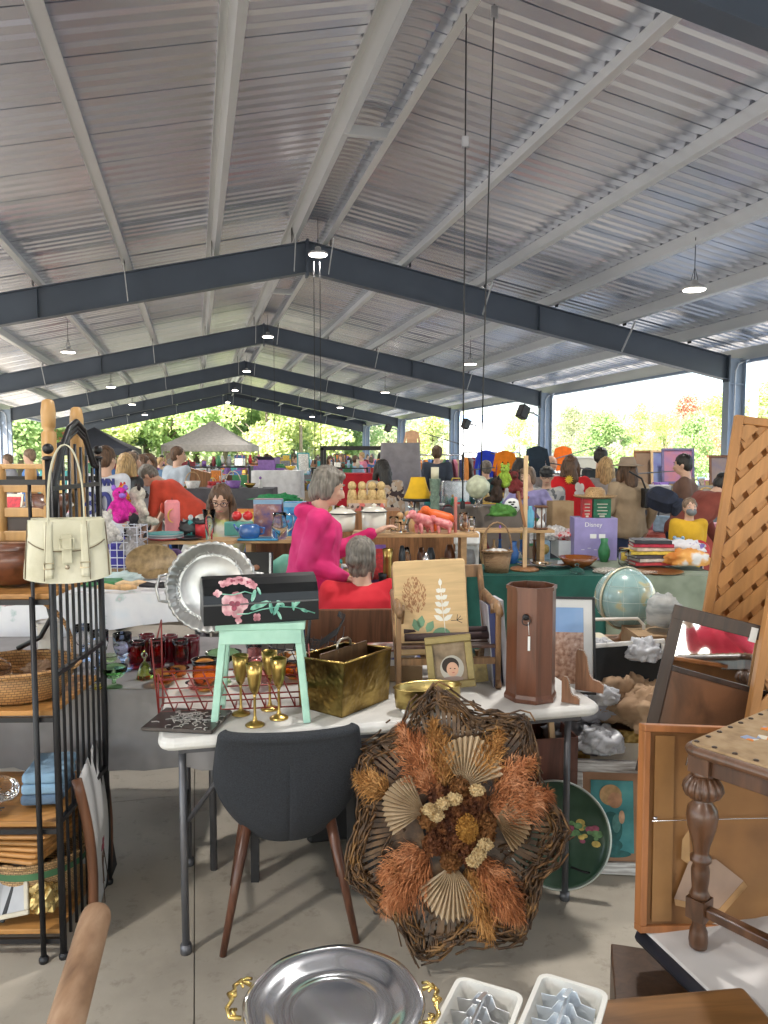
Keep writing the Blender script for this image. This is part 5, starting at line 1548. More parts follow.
# ice cube trays
ALU = mat((.75, .76, .78), .32, 1, var=.06); CRM = mat((.68, .67, .62), .4, var=.04)
def icetray(px, py, rz, inner, lab, closed):
 q = at_z(px, py, .64)
 t = thing('ice_tray', lab, 'ice tray', (q.x - .03, q.y - .13, .6), rz, 'aluminium ice trays on the near table')
 W_, L_, H_ = .120, .30, .040
 mb = MB()
 def ring(w_, l_, r_, z):
  P = []
  for cx_, cy_, a0 in ((w_ - r_, l_ - r_, 0), (-w_ + r_, l_ - r_, 90), (-w_ + r_, -l_ + r_, 180), (w_ - r_, -l_ + r_, 270)):
   for k in range(5): a = R(a0 + 22.5 * k); P.append((cx_ + r_ * math.cos(a), cy_ + r_ * math.sin(a), z))
  return P
 lv = [ring(W_ / 2 - .014, L_ / 2 - .014, .012, 0), ring(W_ / 2 - .004, L_ / 2 - .004, .016, H_ - .004), ring(W_ / 2 + .003, L_ / 2 + .003, .02, H_ - .006), ring(W_ / 2 + .003, L_ / 2 + .003, .02, H_), ring(W_ / 2 - .005, L_ / 2 - .005, .015, H_), ring(W_ / 2 - .016, L_ / 2 - .016, .012, .004)]
 P = sum(lv, []); n_ = 20
 F = [(i * n_ + k, i * n_ + (k + 1) % n_, (i + 1) * n_ + (k + 1) % n_, (i + 1) * n_ + k) for i in range(len(lv) - 1) for k in range(n_)] + [tuple(range((len(lv) - 1) * n_, len(lv) * n_)), tuple(reversed(range(n_)))]
 mb.add(P, F); mb.build('pan', CRM, t)
 mb = MB(); mb.bar((0, -L_ / 2 + .018, .024), (0, L_ / 2 - .02, .024), .0016, .036)
 mb.tube([(0, -.05, .044), (0, .0, .047), (0, .10, .047)], .0035, 6)
 for k in range(8):
  y = -L_ / 2 + .022 + k * .0335
  for s in (-1, 1):
   x0, x1 = 0, s * (W_ / 2 - .012)
   mb.add([(x0, y + .010, .046), (x0 + s * .012, y + .010, .046), (x0 + s * .022, y, .034), (x1, y - .006, .036), (x1 - s * .004, y - .002, .006), (x0, y + .002, .006)], [(0, 1, 2, 3, 4, 5)])
   mb.tube([(x0, y + .010, .046), (x0 + s * .012, y + .010, .046), (x0 + s * .022, y, .034), (x1, y - .006, .036)], .0012, 4)
 mb.build('divider_grid', inner, t)
 mb = MB(); mb.bar((.0, L_ / 2 - .03, .046), (-.0, L_ / 2 - .075, .062), .008, .002); mb.build('release_lever', inner, t)
icetray(474, 988, R(-24), ALU, 'left ice cube tray with bare metal dividers', 0)
icetray(555, 984, R(-26), mat((.66, .71, .76), .35, .4, var=.05), 'right ice cube tray with pale blue dividers', 1)
# thick wooden post at bottom left
e0 = at_z(97, 912, .66)
t = thing('wooden_post', 'thick worn wooden rolling post at the bottom left corner', 'post', (e0.x, e0.y, e0.z - .0))
e1 = at_z(52, 1075, .62); dvec = e1 - e0
mb = MB(); N_ = [Vector((0, 0, 0)) + dvec * k for k in (0, .02, .06, .3, .6, 1.0)]
mb.tube(N_, [.022, .0285, .031, .0315, .032, .032], 28); mb.build('shaft', patt([(.11, .055, .028), (.23, .13, .07), (.32, .20, .12)], 9, 'noise', .7, [.3, .5, .68], st=(3, 1, 1), detail=8, bump=.15), t)
# ------------------------------------------------------------------ left: black iron rack with its wares
n0 = at_z(64, 958, 0); RD = Vector((-.33, .94, 0)).normalized()      # near corner foot, direction of the side panel
RL = Vector((-1, -.02, 0)).normalized()
t = thing('iron_rack', 'tall black wrought iron display rack with slatted sides and wooden shelves', 'rack', (n0.x, n0.y, 0), math.atan2(-RL.y, -RL.x))
DP = .43; WR = 1.0; shz = (.085, .44, .80, 1.17)
SHW = wood((.50, .24, .07), .6, .45, (1.5, 12, 12))
def lp_(x, y, z): return Vector((-x, y, z))
for i, (x, y, zt) in enumerate(((0, 0, 1.60), (0, DP, 1.60), (WR, 0, 1.53), (WR, DP, 1.53), (.055, -.02, 1.17))):
 mb = MB(); mb.tube([lp_(x, y, .0), lp_(x, y, zt)], .0115 if i < 4 else .009, 8)
 mb.lathe([(.014, 0), (.016, .012), (.010, .022)], 10, lp_(x, y, 0)); mb.build('post', IRON, t)
 if i < 2:
  mb = MB(); mb.ell(lp_(x, y, zt + .022), (.0165, .0165, .0165), 14, 10); mb.lathe([(.016, 0), (.018, .006), (.012, .012)], 12, lp_(x, y, zt - .012)); mb.build('finial', IRON, t)
for z in (.06, .42, .78, 1.15, 1.52):
 mb = MB(); mb.bar(lp_(0, 0, z), lp_(WR, 0, z), .012, .016); mb.bar(lp_(0, DP, z), lp_(WR, DP, z), .012, .016); mb.bar(lp_(WR, 0, z), lp_(WR, DP, z), .012, .016); mb.build('shelf_rail', IRON, t)
for z in (.45, .92, 1.36, 1.50):
 mb = MB(); mb.bar(lp_(0, 0, z), lp_(-.0, DP, z), .016, .014); mb.build('side_rail', IRON, t)
for k in range(7):
 y = .06 + k * (DP - .12) / 6
 mb = MB(); mb.tube([lp_(0, y, .05), lp_(0, y, 1.50 + .14 * math.sin(PI * (y / DP)))], .0055, 6); mb.build('side_bar', IRON, t)
for off, rr_ in ((0, .0095), (.018, .006), (.032, .006)):
 mb = MB(); mb.tube([lp_(0, DP * .02 + off, 1.40), lp_(0, .035 + off, 1.52), lp_(0, .10 + off * .7, 1.62), lp_(0, .17, 1.69 - off), lp_(0, .235, 1.715 - off), lp_(0, .30, 1.69 - off), lp_(0, .35 - off * .5, 1.62), lp_(0, .40 - off, 1.57), lp_(0, DP - .01 - off, 1.56)], rr_, 8); mb.build('scroll_arch', IRON, t)
for k in range(5):
 x = .12 + k * .2
 for y in (0,):
  mb = MB(); mb.tube([lp_(x - .06, y, .06), lp_(x - .06, y, 1.52)], .006, 6); mb.build('front_bar', IRON, t)
for z in shz:
 mb = MB(); mb.box(lp_(WR / 2, DP / 2, z - .006), (WR - .03, DP - .03, .016)); mb.build('shelf', SHW, t, bevel=.002)
mb = MB(); mb.tube([lp_(.16, .3, 1.17), lp_(.13, .3, 1.04), lp_(.17, .3, .97), lp_(.25, .3, .93)], .009, 8); mb.build('scroll_bracket', IRON, t)
RM = Matrix.Translation((n0.x, n0.y, 0)) @ Matrix.Rotation(math.atan2(-RL.y, -RL.x), 4, 'Z')
def onr(x, y, z): return RM @ Vector((-x, y, z))
BW = wood((.17, .06, .03), .5, .28, (5, 5, 9), coat=.4)
# wooden bowls
for k, (x, y, r0, h, lab) in enumerate(((.20, .2, .17, .12, 'large dark wooden bowl on the upper rack shelf'), (.20, .2, .15, .10, 'dark wooden bowl nested inside the large one'), (.12, .3, .07, .1, 'small brown wooden bowl high on the iron rack'), (.45, .22, .15, .11, 'brown wooden salad bowl farther left on the rack'))):
 z = 1.18 + (.045 if k == 1 else .19 if k == 2 else 0)
 lathe_thing('wooden_bowl', lab, 'bowl', onr(x, y, z), [(r0 * .4, 0), (r0 * .45, .004), (r0 * .8, h * .4), (r0, h), (r0 * .96, h), (r0 * .76, h * .42), (.001, .012)], BW, 36)
def wicker(c1, c2, sc_=70):
 m, n, l, b = _base('wicker')
 co = _coord(n, l, (1, 1, 1))
 br = n.new('ShaderNodeTexBrick'); br.inputs['Scale'].default_value = sc_; br.inputs['Color1'].default_value = (*c1, 1); br.inputs['Color2'].default_value = (*c2, 1); br.inputs['Mortar'].default_value = (*mulc(c1, .25), 1); br.inputs['Mortar Size'].default_value = .06; br.inputs['Brick Width'].default_value = 1.1; br.inputs['Row Height'].default_value = .5
 sp = n.new('ShaderNodeSeparateXYZ'); cb = n.new('ShaderNodeCombineXYZ'); ad = n.new('ShaderNodeMath'); ad.operation = 'ADD'
 l.new(co, sp.inputs[0]); l.new(sp.outputs[0], ad.inputs[0]); l.new(sp.outputs[1], ad.inputs[1]); l.new(ad.outputs[0], cb.inputs[0]); l.new(sp.outputs[2], cb.inputs[1]); l.new(cb.outputs[0], br.inputs['Vector'])
 l.new(br.outputs['Color'], b.inputs['Base Color']); b.inputs['Roughness'].default_value = .6
 bp = n.new('ShaderNodeBump'); bp.inputs['Strength'].default_value = .7; bp.inputs['Distance'].default_value = .006; bp.invert = True
 l.new(br.outputs['Fac'], bp.inputs['Height']); l.new(bp.outputs[0], b.inputs['Normal'])
 return m
WK1 = wicker((.42, .24, .10), (.55, .35, .16)); WK2 = wicker((.50, .27, .10), (.38, .19, .07), 55); WK3 = wicker((.34, .19, .09), (.46, .29, .15), 80)
def basket(name, label, loc, rx_, ry_, h, m_, handle=.0, rz=0, band=None, flare=1.15, tilt=0, hdir=0):
 t = thing(name, label, 'basket', loc, rz)
 mb = MB(); mb.lathe([(rx_ * .8, 0), (rx_ * .86, h * .3), (rx_ * flare * .95, h), (rx_ * flare * .9, h), (rx_ * .8, h * .3), (.001, .012)], 40, sy=ry_ / rx_); mb.build('body', m_, t)
 mb = MB(); mb.tube([(rx_ * flare * .94 * math.cos(a), ry_ * flare * .94 * math.sin(a), h + .003 * math.sin(a * 14)) for a in [2 * PI * k / 40 for k in range(40)]], .009, 6, closed=True); mb.build('rim', m_, t)
 if handle:
  c, s_ = math.cos(hdir), math.sin(hdir)
  P = [(c * rx_ * math.cos(R(a)), s_ * ry_ * math.cos(R(a)), h * .9 + handle * math.sin(R(a)) ** .8) for a in range(0, 181, 15)]
  for o in (-.006, .006):
   mb = MB(); mb.tube([(x - s_ * o, y + c * o, z) for x, y, z in P], .006, 6); mb.build('handle', m_, t)
 if band:
  mb = MB(); mb.lathe([(rx_ * flare * .945, h * .70), (rx_ * flare * .965, h * .86)], 40, sy=ry_ / rx_, cap=False); mb.build('band', band, t)
 return t
basket('wicker_basket', 'long shallow splint basket with a tall handle on the second rack shelf', onr(.20, .17, .81), .19, .15, .10, WK2, handle=.24, hdir=.2)
lathe_thing('glass_ball', 'clear glass globe lying inside the splint basket', 'glass ball', onr(.24, .12, .85), [(.001, 0), (.03, .006), (.05, .04), (.045, .07), (.02, .09), (.001, .092)], CLEAR)
crumple('pine_cones', 'brown dried cones heaped in the splint basket', 'dried cones', onr(.12, .18, .885), .05, .05, .03, patt([(.06, .03, .02), (.2, .12, .07), (.3, .22, .14)], 90, 'noise', .9), 3, 24, .6)
lathe_thing('ceramic_pitcher', 'white ceramic pitcher with a painted flower behind the splint basket', 'pitcher', onr(.17, .38, .81), [(.04, 0), (.05, .05), (.04, .12), (.045, .19), (.05, .2), (.041, .19), (.001, .02)], patt([(.70, .68, .62), (.72, .70, .66), (.45, .12, .2)], 12, 'noise', .3, [.3, .6, .75]))
# third shelf: folded blue cloths, crystal
t = thing('folded_towels', 'pale blue folded towels on the third rack shelf', 'towels', onr(.115, .2, .452), R(8))
for k in range(3): mb = MB(); mb.rbox((.003 * k, 0, .02 + .036 * k), (.13, .2, .036), .015); mb.build('towel', mat((.22, .36, .50) if k else (.10, .16, .24), .9, var=.15), t, bevel=.01)
crumple('crystal_bowl', 'cut crystal bowl on the third rack shelf', 'bowl', onr(.24, .12, .50), .055, .05, .045, CLEAR, 8, 22, .25)
mb = MB(); rr = random.Random(9)
for k in range(9): mb.tube([(rr.uniform(-.04, .04), rr.uniform(-.02, .02), rr.uniform(-.01, .03)) for _ in range(6)], .003, 6)
tag(mb.build('metal_trinkets', STEEL, loc=onr(.24, .04, .475)), 'tangle of silver chains before the crystal bowl', 'jewellery')
lathe_thing('ice_bucket', 'grey patterned jar farther along the third rack shelf', 'jar', onr(.42, .2, .452), vessel(.07, .16, .9, 1), mat((.4, .4, .42), .5, var=.4, vs=40))
t = thing('wooden_cutting_board', 'stack of orange wooden boards on the low rack shelf', 'board', onr(.22, .2, .30), R(-12))
for k in range(5): mb = MB(); mb.rbox((.01 * k, 0, .018 * k), (.34 - .02 * k, .3, .015), .03); mb.build('board', SHW, t, rot=(0, 0, .05 * k), bevel=.003)
basket('wicker_basket', 'rounded woven basket with a green band on the bottom rack shelf', onr(.17, .2, .12), .17, .15, .15, WK1, band=mat((.06, .16, .07), .7), flare=1.05)
crumple('gold_package', 'crinkled gold foil package on the bottom rack shelf', 'package', onr(.10, .10, .15), .055, .06, .06, mat((.50, .36, .14), .25, .7), 4, 26, .5)
for k, (x, w_) in enumerate(((.26, .16), (.19, .12))):
 frame('photo_frame', ['dark picture frame lying low behind the rack bars', 'pale photo frame beside the gold package'][k], 'picture frame', onr(x, .06, .19), w_, .16, .015, .012, [BLACK, mat((.5, .45, .35), .5)][k], mat((.35, .35, .36), .3), rx=R(-25), ry=R(12 * (1 - 2 * k)))
# pale wooden chair posts rising above the rack
PW = wood((.56, .32, .12), .8, .4, (9, 9, 1.4))
c0 = at_y(52, 456, 2.62)
t = thing('ladder_back_chair', 'pale turned wood ladder back chair standing high behind the rack', 'chair', (c0.x, 2.60, 1.17))
def turnpost(x, y, h, r_):
 mb = MB(); mb.lathe([(r_ * .9, 0), (r_, .1), (r_, h * .42), (r_ * .7, h * .43), (r_, h * .45), (r_, h * .82), (r_ * .65, h * .83), (r_ * .92, h * .85), (r_, h * .93), (r_ * .8, h * .99), (r_ * .4, h)], 18, (x, y, 0)); mb.build('post', PW, t)
turnpost(0, 0, .62, .024); turnpost(.055, .10, .60, .023); turnpost(-.17, .0, .40, .02); turnpost(-.12, .12, .40, .02); turnpost(-.36, 0, .41, .02)
for z, r_ in ((.395, .011), (.32, .016), (.24, .02), (.16, .022)):
 mb = MB(); mb.bar((-.40, 0, z), (0, 0, z), .02, r_ * 1.6); mb.build('rail', PW, t, bevel=.003)
mb = MB(); mb.box((-.2, .06, .13), (.42, .22, .03)); mb.build('seat', MWOOD, t, bevel=.004)
mb = MB(); mb.rbox((0, 0, 0), (.12, .12, .1), .02); tag(mb.build('leather_case', mat((.05, .035, .03), .5), loc=(c0.x - .11, 2.66, 1.37)), 'dark brown leather case among the pale chair posts', 'case')
for i, (px, py, col, lab) in enumerate(((5, 560, (.30, .10, .35), 'purple patterned bag behind the left end of the rack'), (22, 555, (.08, .22, .45), 'blue cloth bag behind the rack'), (8, 590, (.40, .3, .3), 'pinkish bundle low behind the rack'))):
 p = at_y(px, py, 3.4); crumple('cloth_bundle', lab, 'bundle', p, .09, .08, .11, patt([mulc(col, .6), col, mulc(col, 1.6), (.5, .5, .5)], 14, 'noise', .8), i + 2, 24, .4)
# cream handbag hung from the near finial
hb = at_y(66, 548, n0.y - .06)
LEA = patt([(.46, .43, .30), (.57, .54, .40), (.63, .60, .47)], 9, 'noise', .42, [.3, .5, .7], bump=.6, detail=10)
EDG = mat((.16, .12, .07), .5)
t = thing('handbag', 'cream leather handbag with buckled flap hanging from the rack post', 'handbag', (hb.x + .034, hb.y - .07, hb.z - .088), R(20))
t.scale = (.86, .86, .86)
def bag(u, v):
 a = u * 2 * PI
 z = v * .205
 sx = .138 - .028 * (v ** 1.5); sy = .062 * (1 - .55 * v)
 c, s_ = math.cos(a), math.sin(a)
 k = .42
 x = sx * math.copysign(abs(c) ** k, c); y = sy * math.copysign(abs(s_) ** (k + .25), s_)
 return (x, y, z + .012 * math.cos(a * 2) * v - .018 * (1 - v) * abs(c) * 0 + .02 * (abs(x) / .14) ** 2 * (1 - v))
mb = MB(); mb.grid(lambda u, v: bag(1 - u, v), 64, 16)
mb.add([bag(k / 32, 0) for k in range(32)], [tuple(reversed(range(32)))]); mb.add([bag(k / 32, 1) for k in range(32)], [tuple(range(32))])
mb.build('body', LEA, t)
def front(x, z, o=.004):
 v = z / .205; return (x, -.062 * (1 - .55 * v) - o + .012 * (abs(x) / .12) ** 4, z)
mb = MB(); mb.grid(lambda u, v: front(-.118 + .236 * u + (0), .212 - v * (.105 - .035 * abs(2 * u - 1) ** 3), .006), 24, 10, thick=.003); mb.build('flap', LEA, t)
mb = MB(); mb.tube([front(-.118 + .236 * u / 20, .212 - (.105 - .035 * abs(2 * u / 20 - 1) ** 3), .008) for u in range(21)], .0022, 6)
for x in (-.062, .062): mb.tube([front(x * (1 + .15 * (1 - z / .2)) + s * .012, z, .010) for z in (.0 + .012, .08, .15, .205) for s in (0,)], .0016, 5)
for sx in (-1, 1): mb.tube([front(sx * .120, .2, .0), front(sx * .128, .1, -.002), front(sx * .13, .02, -.002)], .0022, 6)
mb.build('piping', EDG, t)
for x in (-.056, .056):
 mb = MB(); mb.grid(lambda u, v: front(x + (u - .5) * .026, .205 - v * .185, .009), 3, 12, thick=.002); mb.build('side_strap', LEA, t)
 mb = MB(); mb.tube([front(x + dx, z, .013) for dx, z in ((-.015, .07), (.015, .07), (.015, .052), (-.015, .052))], .002, 6, closed=True); mb.build('strap_loop', mat((.5, .42, .28), .3, .9), t)
mb = MB(); mb.rbox(front(0, .115, .013), (.032, .006, .095), .004); mb.build('buckle_strap', LEA, t)
mb = MB(); mb.tube([front(dx, z, .02) for dx, z in ((-.022, .15), (.022, .15), (.022, .115), (-.022, .115))], .003, 6, closed=True); mb.build('buckle', LEA, t)
mb = MB(); mb.ell(front(.0, .055, .010), (.008, .004, .008), 10, 6); mb.build('stud', mat((.4, .34, .25), .3, .9), t)
for sx, yy in ((-1, -.03), (1, -.03)):
 pass
for y0, lean in ((-.03, 0), (.02, .01)):
 mb = MB(); P = []
 for k in range(17):
  a = PI * k / 16
  P.append((-.058 * math.cos(a) * (1 if k < 8 else .95) + .0, y0 + .02 * math.sin(a), .19 + .27 * math.sin(a) ** .75))
 prev = None
 V = []; F = []
 for i, q in enumerate(P):
  d = (Vector(P[min(i + 1, 16)]) - Vector(P[max(0, i - 1)])).normalized(); s_ = Vector((0, 1, 0)); nn = d.cross(s_).normalized()
  for (o, o2) in ((-.011, -.002), (.011, -.002), (.011, .002), (-.011, .002)): V.append(Vector(q) + s_ * o + nn * o2)
 for i in range(16):
  for k in range(4): F.append((i * 4 + k, i * 4 + (k + 1) % 4, (i + 1) * 4 + (k + 1) % 4, (i + 1) * 4 + k))
 mb.add(V, F); mb.build('handle', LEA, t)
# white flower panel leaning on the rack side
a0 = at_z(73, 944, 0); a1 = at_y(91, 884, 2.80); a1.z = 0
ln = (a1 - a0); W_ = ln.length
t = thing('flower_panel', 'curved white panel painted with a red flower, dark frame, leaning on the rack', 'wall art', (a0.x + .0, a0.y, .0), math.atan2(ln.y, ln.x))
t.location.x += .06
t.rotation_euler = (R(-4), 0, math.atan2(ln.y, ln.x))
mb = MB(); mb.grid(lambda u, v: (W_ * u, -.03 * math.sin(v * PI * .9) * 1 + .0, .02 + .53 * v), 10, 16, thick=-.006); mb.build('panel', mat((.66, .66, .66), .5, var=.05), t)
for x in (0, W_):
 mb = MB(); mb.tube([(x, -.03 * math.sin(v * PI * .9) - (.0), .0 + .56 * v) for v in [k / 12 for k in range(13)]], .011, 8, sq=1.5); mb.build('frame_stile', DWOOD, t)
mb = MB(); rr = random.Random(6)
for k in range(12):
 a = rr.uniform(0, PI * 2); z = .26 + rr.uniform(-.03, .03);
 mb.ell((W_ * .5 + rr.uniform(-.03, .03), -.03 - .003, z), (.018, .002, .014), 8, 5)
mb.build('painted_flower', mat((.35, .05, .09), .7, var=.4, vs=40), t)
for k in range(7):
 mb = MB(); x = W_ * .5; mb.tube([(x, -.032, .24), (x + rr.uniform(-.04, .04), -.0325, .24 + rr.uniform(-.12, .12)), (x + rr.uniform(-.07, .07), -.030, .24 + rr.choice((-1, 1)) * rr.uniform(.12, .2))], .0016, 5); mb.build('painted_twig', mat((.12, .07, .05), .7), t)
mb = MB(); mb.box((0, 0, .08), (.05, .14, .16), Matrix.Rotation(R(18), 3, 'X')); tag(mb.build('black_case', BLACK, loc=(a1.x + .05, 2.78, .0)), 'small black wedge on the floor at the foot of the rack', 'box')
# ------------------------------------------------------------------ left middle: grey cloth table with coloured glass
def cloth_table(name, label, cat, x0, y0, x1, y1, z, drop, m_, rz=0, seed=1, folds=.02, legs=True, step=.07, drop_fn=None):
 """table top plus a draped cloth; origin at the front left corner"""
 t = thing(name, label, cat, (x0, y0, 0), rz)
 W_, D_ = x1 - x0, y1 - y0
 mb = MB(); mb.box((W_ / 2, D_ / 2, z - .025), (W_ - .02, D_ - .02, .035)); mb.build('tabletop', PLAST, t)
 for sx in (.06, W_ - .06):
  for sy in (.08, D_ - .08):
   mb = MB(); mb.tube([(sx, sy, 0), (sx, sy, z - .04)], .014, 8); mb.build('leg', LEGM, t)
 per = []
 nx, ny = max(6, int(W_ / step)), max(4, int(D_ / step))
 for k in range(nx): per.append((W_ * k / nx, 0, 0, -1))
 for k in range(ny): per.append((W_, D_ * k / ny, 1, 0))
 for k in range(nx): per.append((W_ * (1 - k / nx), D_, 0, 1))
 for k in range(ny): per.append((0, D_ * (1 - k / ny), -1, 0))
 n = len(per); mb = MB(); P = []; lv = 7
 for j in range(lv + 1):
  v = j / lv
  for i, (x, y, ax_, ay_) in enumerate(per):
   f = folds * v * (noise.noise(Vector((i * .55, seed, 0))) * 1.6 + math.sin(i * 2.1 + seed) * .5 + .8)
   dd = drop_fn(x, y) if drop_fn else drop
   P.append((x + ax_ * (f + .006), y + ay_ * (f + .006), z + .004 - dd * v + (.012 * noise.noise(Vector((i * .3, seed, 4))) * v)))
 F = [(j * n + i, j * n + (i + 1) % n, (j + 1) * n + (i + 1) % n, (j + 1) * n + i) for j in range(lv) for i in range(n)]
 F = [tuple(reversed(f)) for f in F]
 mb.add(P, F, True); mb.add([(x, y, z + .004) for x, y, _, _ in per], [tuple(range(n))])
 o = mb.build('cloth', m_, None, loc=(x0, y0, 0), rot=(0, 0, rz))
 return t, o
GRYC = patt([(.19, .18, .18), (.25, .24, .24), (.29, .28, .28)], 5, 'noise', .9, [.3, .5, .7])
t, c = cloth_table('draped_table', 'table under a grey cloth holding blue and ruby glass', 'table', -2.1, 2.80, -.60, 3.62, .735, .30, GRYC, seed=3)
tag(c, 'plain grey tablecloth under the coloured glass on the left', 'tablecloth')
def ong(px, py): return at_z(px, py, .742)
def goblet2(label, px, py, m_b, m_t, s=1.0, group=None):
 p = ong(px, py); t = thing('glass_goblet', label, 'goblet', (p.x, p.y, .742), group=group); t.scale = (s, s, s)
 mb = MB(); mb.lathe([(.034, 0), (.034, .003), (.01, .01), (.006, .03), (.012, .045), (.02, .055), (.001, .056)], 20); mb.build('foot', m_b, t)
 mb = MB(); mb.lathe([(.006, .052), (.028, .07), (.036, .1), (.037, .15), (.035, .15), (.034, .1), (.026, .073), (.001, .06)], 20, cap=False, wob=lambda a, z: .02 * math.sin(a * 10)); mb.build('bowl', m_t, t)
goblet2('blue footed crystal goblet nearest the iron rack', 100, 667, BLU, CLEAR); goblet2('blue footed crystal goblet beside the ruby glasses', 123, 670, BLU, glass((.8, .82, .95))); goblet2('pale blue goblet half hidden behind the rack bars', 84, 660, BLU, CLEAR)
p = ong(114, 687)
lathe_thing('glass_compote', 'light green glass compote at the front of the grey cloth', 'dish', (p.x, p.y, .742), [(.032, 0), (.03, .004), (.008, .012), (.007, .03), (.03, .04), (.048, .06), (.052, .078), (.049, .078), (.045, .06), (.02, .046), (.001, .044)], GRN)
for k, (px, py) in enumerate(((137, 668), (147, 660), (158, 666), (170, 661), (181, 666), (192, 662))):
 p = ong(px, py)
 lathe_thing('ruby_tumbler', ['leftmost', 'second', 'third', 'fourth', 'fifth', 'rightmost'][k] + ' ruby glass tumbler in the row on the grey cloth', 'tumbler', (p.x, p.y, .742), vessel(.034, .11, .8, 1.0), glass((.45, .01, .03)) if k % 2 == 0 else RUBY, group='ruby tumblers on the grey cloth')
p = ong(145, 678)
t = thing('glass_bell', 'olive green glass bell before the ruby tumblers', 'bell', (p.x, p.y, .742))
mb = MB(); mb.lathe([(.033, 0), (.028, .02), (.02, .045), (.012, .06), (.001, .064)], 20); mb.build('bell_body', glass((.5, .6, .1)), t)
mb = MB(); mb.tube([(0, 0, .06), (.0, 0, .075), (.01, 0, .09), (.0, 0, .108), (-.01, 0, .09), (0, 0, .075)], .004, 8); mb.build('handle', glass((.5, .6, .1)), t)
for k, (px, py, r0, m_, lab) in enumerate(((165, 683, .045, AMB, 'amber glass bowl beside the olive bell'), (178, 677, .035, AMB, 'small amber bowl behind the red wire rack'), (98, 690, .02, glass((.9, .8, .3)), 'tiny yellow glass cup at the cloth edge'), (110, 662, .03, glass((.7, .85, .6)), 'pale green glass jar behind the blue goblets'), (196, 690, .03, PINKG, 'pink glass cup behind the red wire rack'))):
 p = ong(px, py); lathe_thing('glass_bowl', lab, 'bowl', (p.x, p.y, .742), vessel(r0, r0 * 1.0, .5, 1.3, .003), m_)
# flowered cloth table behind
FLC = patt([(.66, .70, .74), (.74, .74, .75), (.70, .70, .72), (.42, .52, .50), (.62, .50, .52)], 9, 'noise', .85, [.25, .45, .60, .66, .72], detail=4)
def dfn(x, y): return .30 - .16 * min(1, max(0, (x - .5) / 1.1))
t, c = cloth_table('draped_table', 'table under a white flowered sheet on the left', 'table', -2.7, 3.86, -.88, 4.55, .90, .3, FLC, seed=9, folds=.012, drop_fn=dfn)
tag(c, 'white bedsheet with faded flowers draped over the left table', 'tablecloth')
# ------------------------------------------------------------------ people
SK = [mat((.62, .38, .27), .5, var=.06, vs=5), mat((.50, .29, .20), .5, var=.06, vs=5), mat((.30, .16, .10), .5, var=.06, vs=5)]
def hairm(c): return patt([mulc(c, .45), c, mulc(c, 1.5)], 26, 'noise', .55, [.3, .5, .7], st=(3, 3, .5), bump=.5)
HR = {'grey': hairm((.17, .15, .125)), 'black': hairm((.018, .015, .013)), 'brown': hairm((.09, .045, .022)), 'blond': hairm((.42, .27, .12)), 'ash': hairm((.17, .11, .07))}
def vox(mb, size, name, mats, parent, smooth=4, folds=0, seed=0, fs=9, zs=.55, loc=None, rot=None):
 me = mb.mesh('tmp', mats if isinstance(mats, (list, tuple)) else [mats])
 o = bpy.data.objects.new('tmp', me); C.objects.link(o)
 m1 = o.modifiers.new('r', 'REMESH'); m1.mode = 'VOXEL'; m1.voxel_size = size; m1.use_smooth_shade = True
 if smooth:
  m2 = o.modifiers.new('s', 'SMOOTH'); m2.factor = .5; m2.iterations = smooth
 dg = bpy.context.evaluated_depsgraph_get()
 nm = bpy.data.meshes.new_from_object(o.evaluated_get(dg), depsgraph=dg)
 bpy.data.objects.remove(o); bpy.data.meshes.remove(me)
 if folds:
  for v in nm.vertices:
   p = v.co
   k = .45 - 2.2 * abs(noise.noise(Vector((p.x * fs + seed, p.y * fs, p.z * fs * zs)))) + .5 * noise.noise(Vector((p.x * fs * 2.3, p.y * fs * 2.3 + seed, p.z * fs * zs * 2.6)))
   v.co = p + v.normal * (k * folds)
 nm.materials.clear()
 for m_ in (mats if isinstance(mats, (list, tuple)) else [mats]): nm.materials.append(m_)
 nm.name = name
 q = bpy.data.objects.new(name, nm); C.objects.link(q)
 if parent: q.parent = parent
 if loc is not None: q.location = loc
 if rot is not None: q.rotation_euler = rot
 return q
def cap(mb, p, q, r0, r1, n=10):
 p = Vector(p); q = Vector(q); d = (q - p); L = d.length
 if L < 1e-5: return
 d /= L
 pts = [p - d * r0 * .9, p - d * r0 * .55, p, q, q + d * r1 * .55, q + d * r1 * .9]
 mb.tube(pts, [r0 * .35, r0 * .82, r0, r1, r1 * .82, r1 * .35], n)
def dirv(az, el):
 """az 0 = forward (+y), 90 = towards +x ; el 0 level, -90 down"""
 a, e = R(az), R(el)
 return Vector((math.sin(a) * math.cos(e), math.cos(a) * math.cos(e), math.sin(e)))
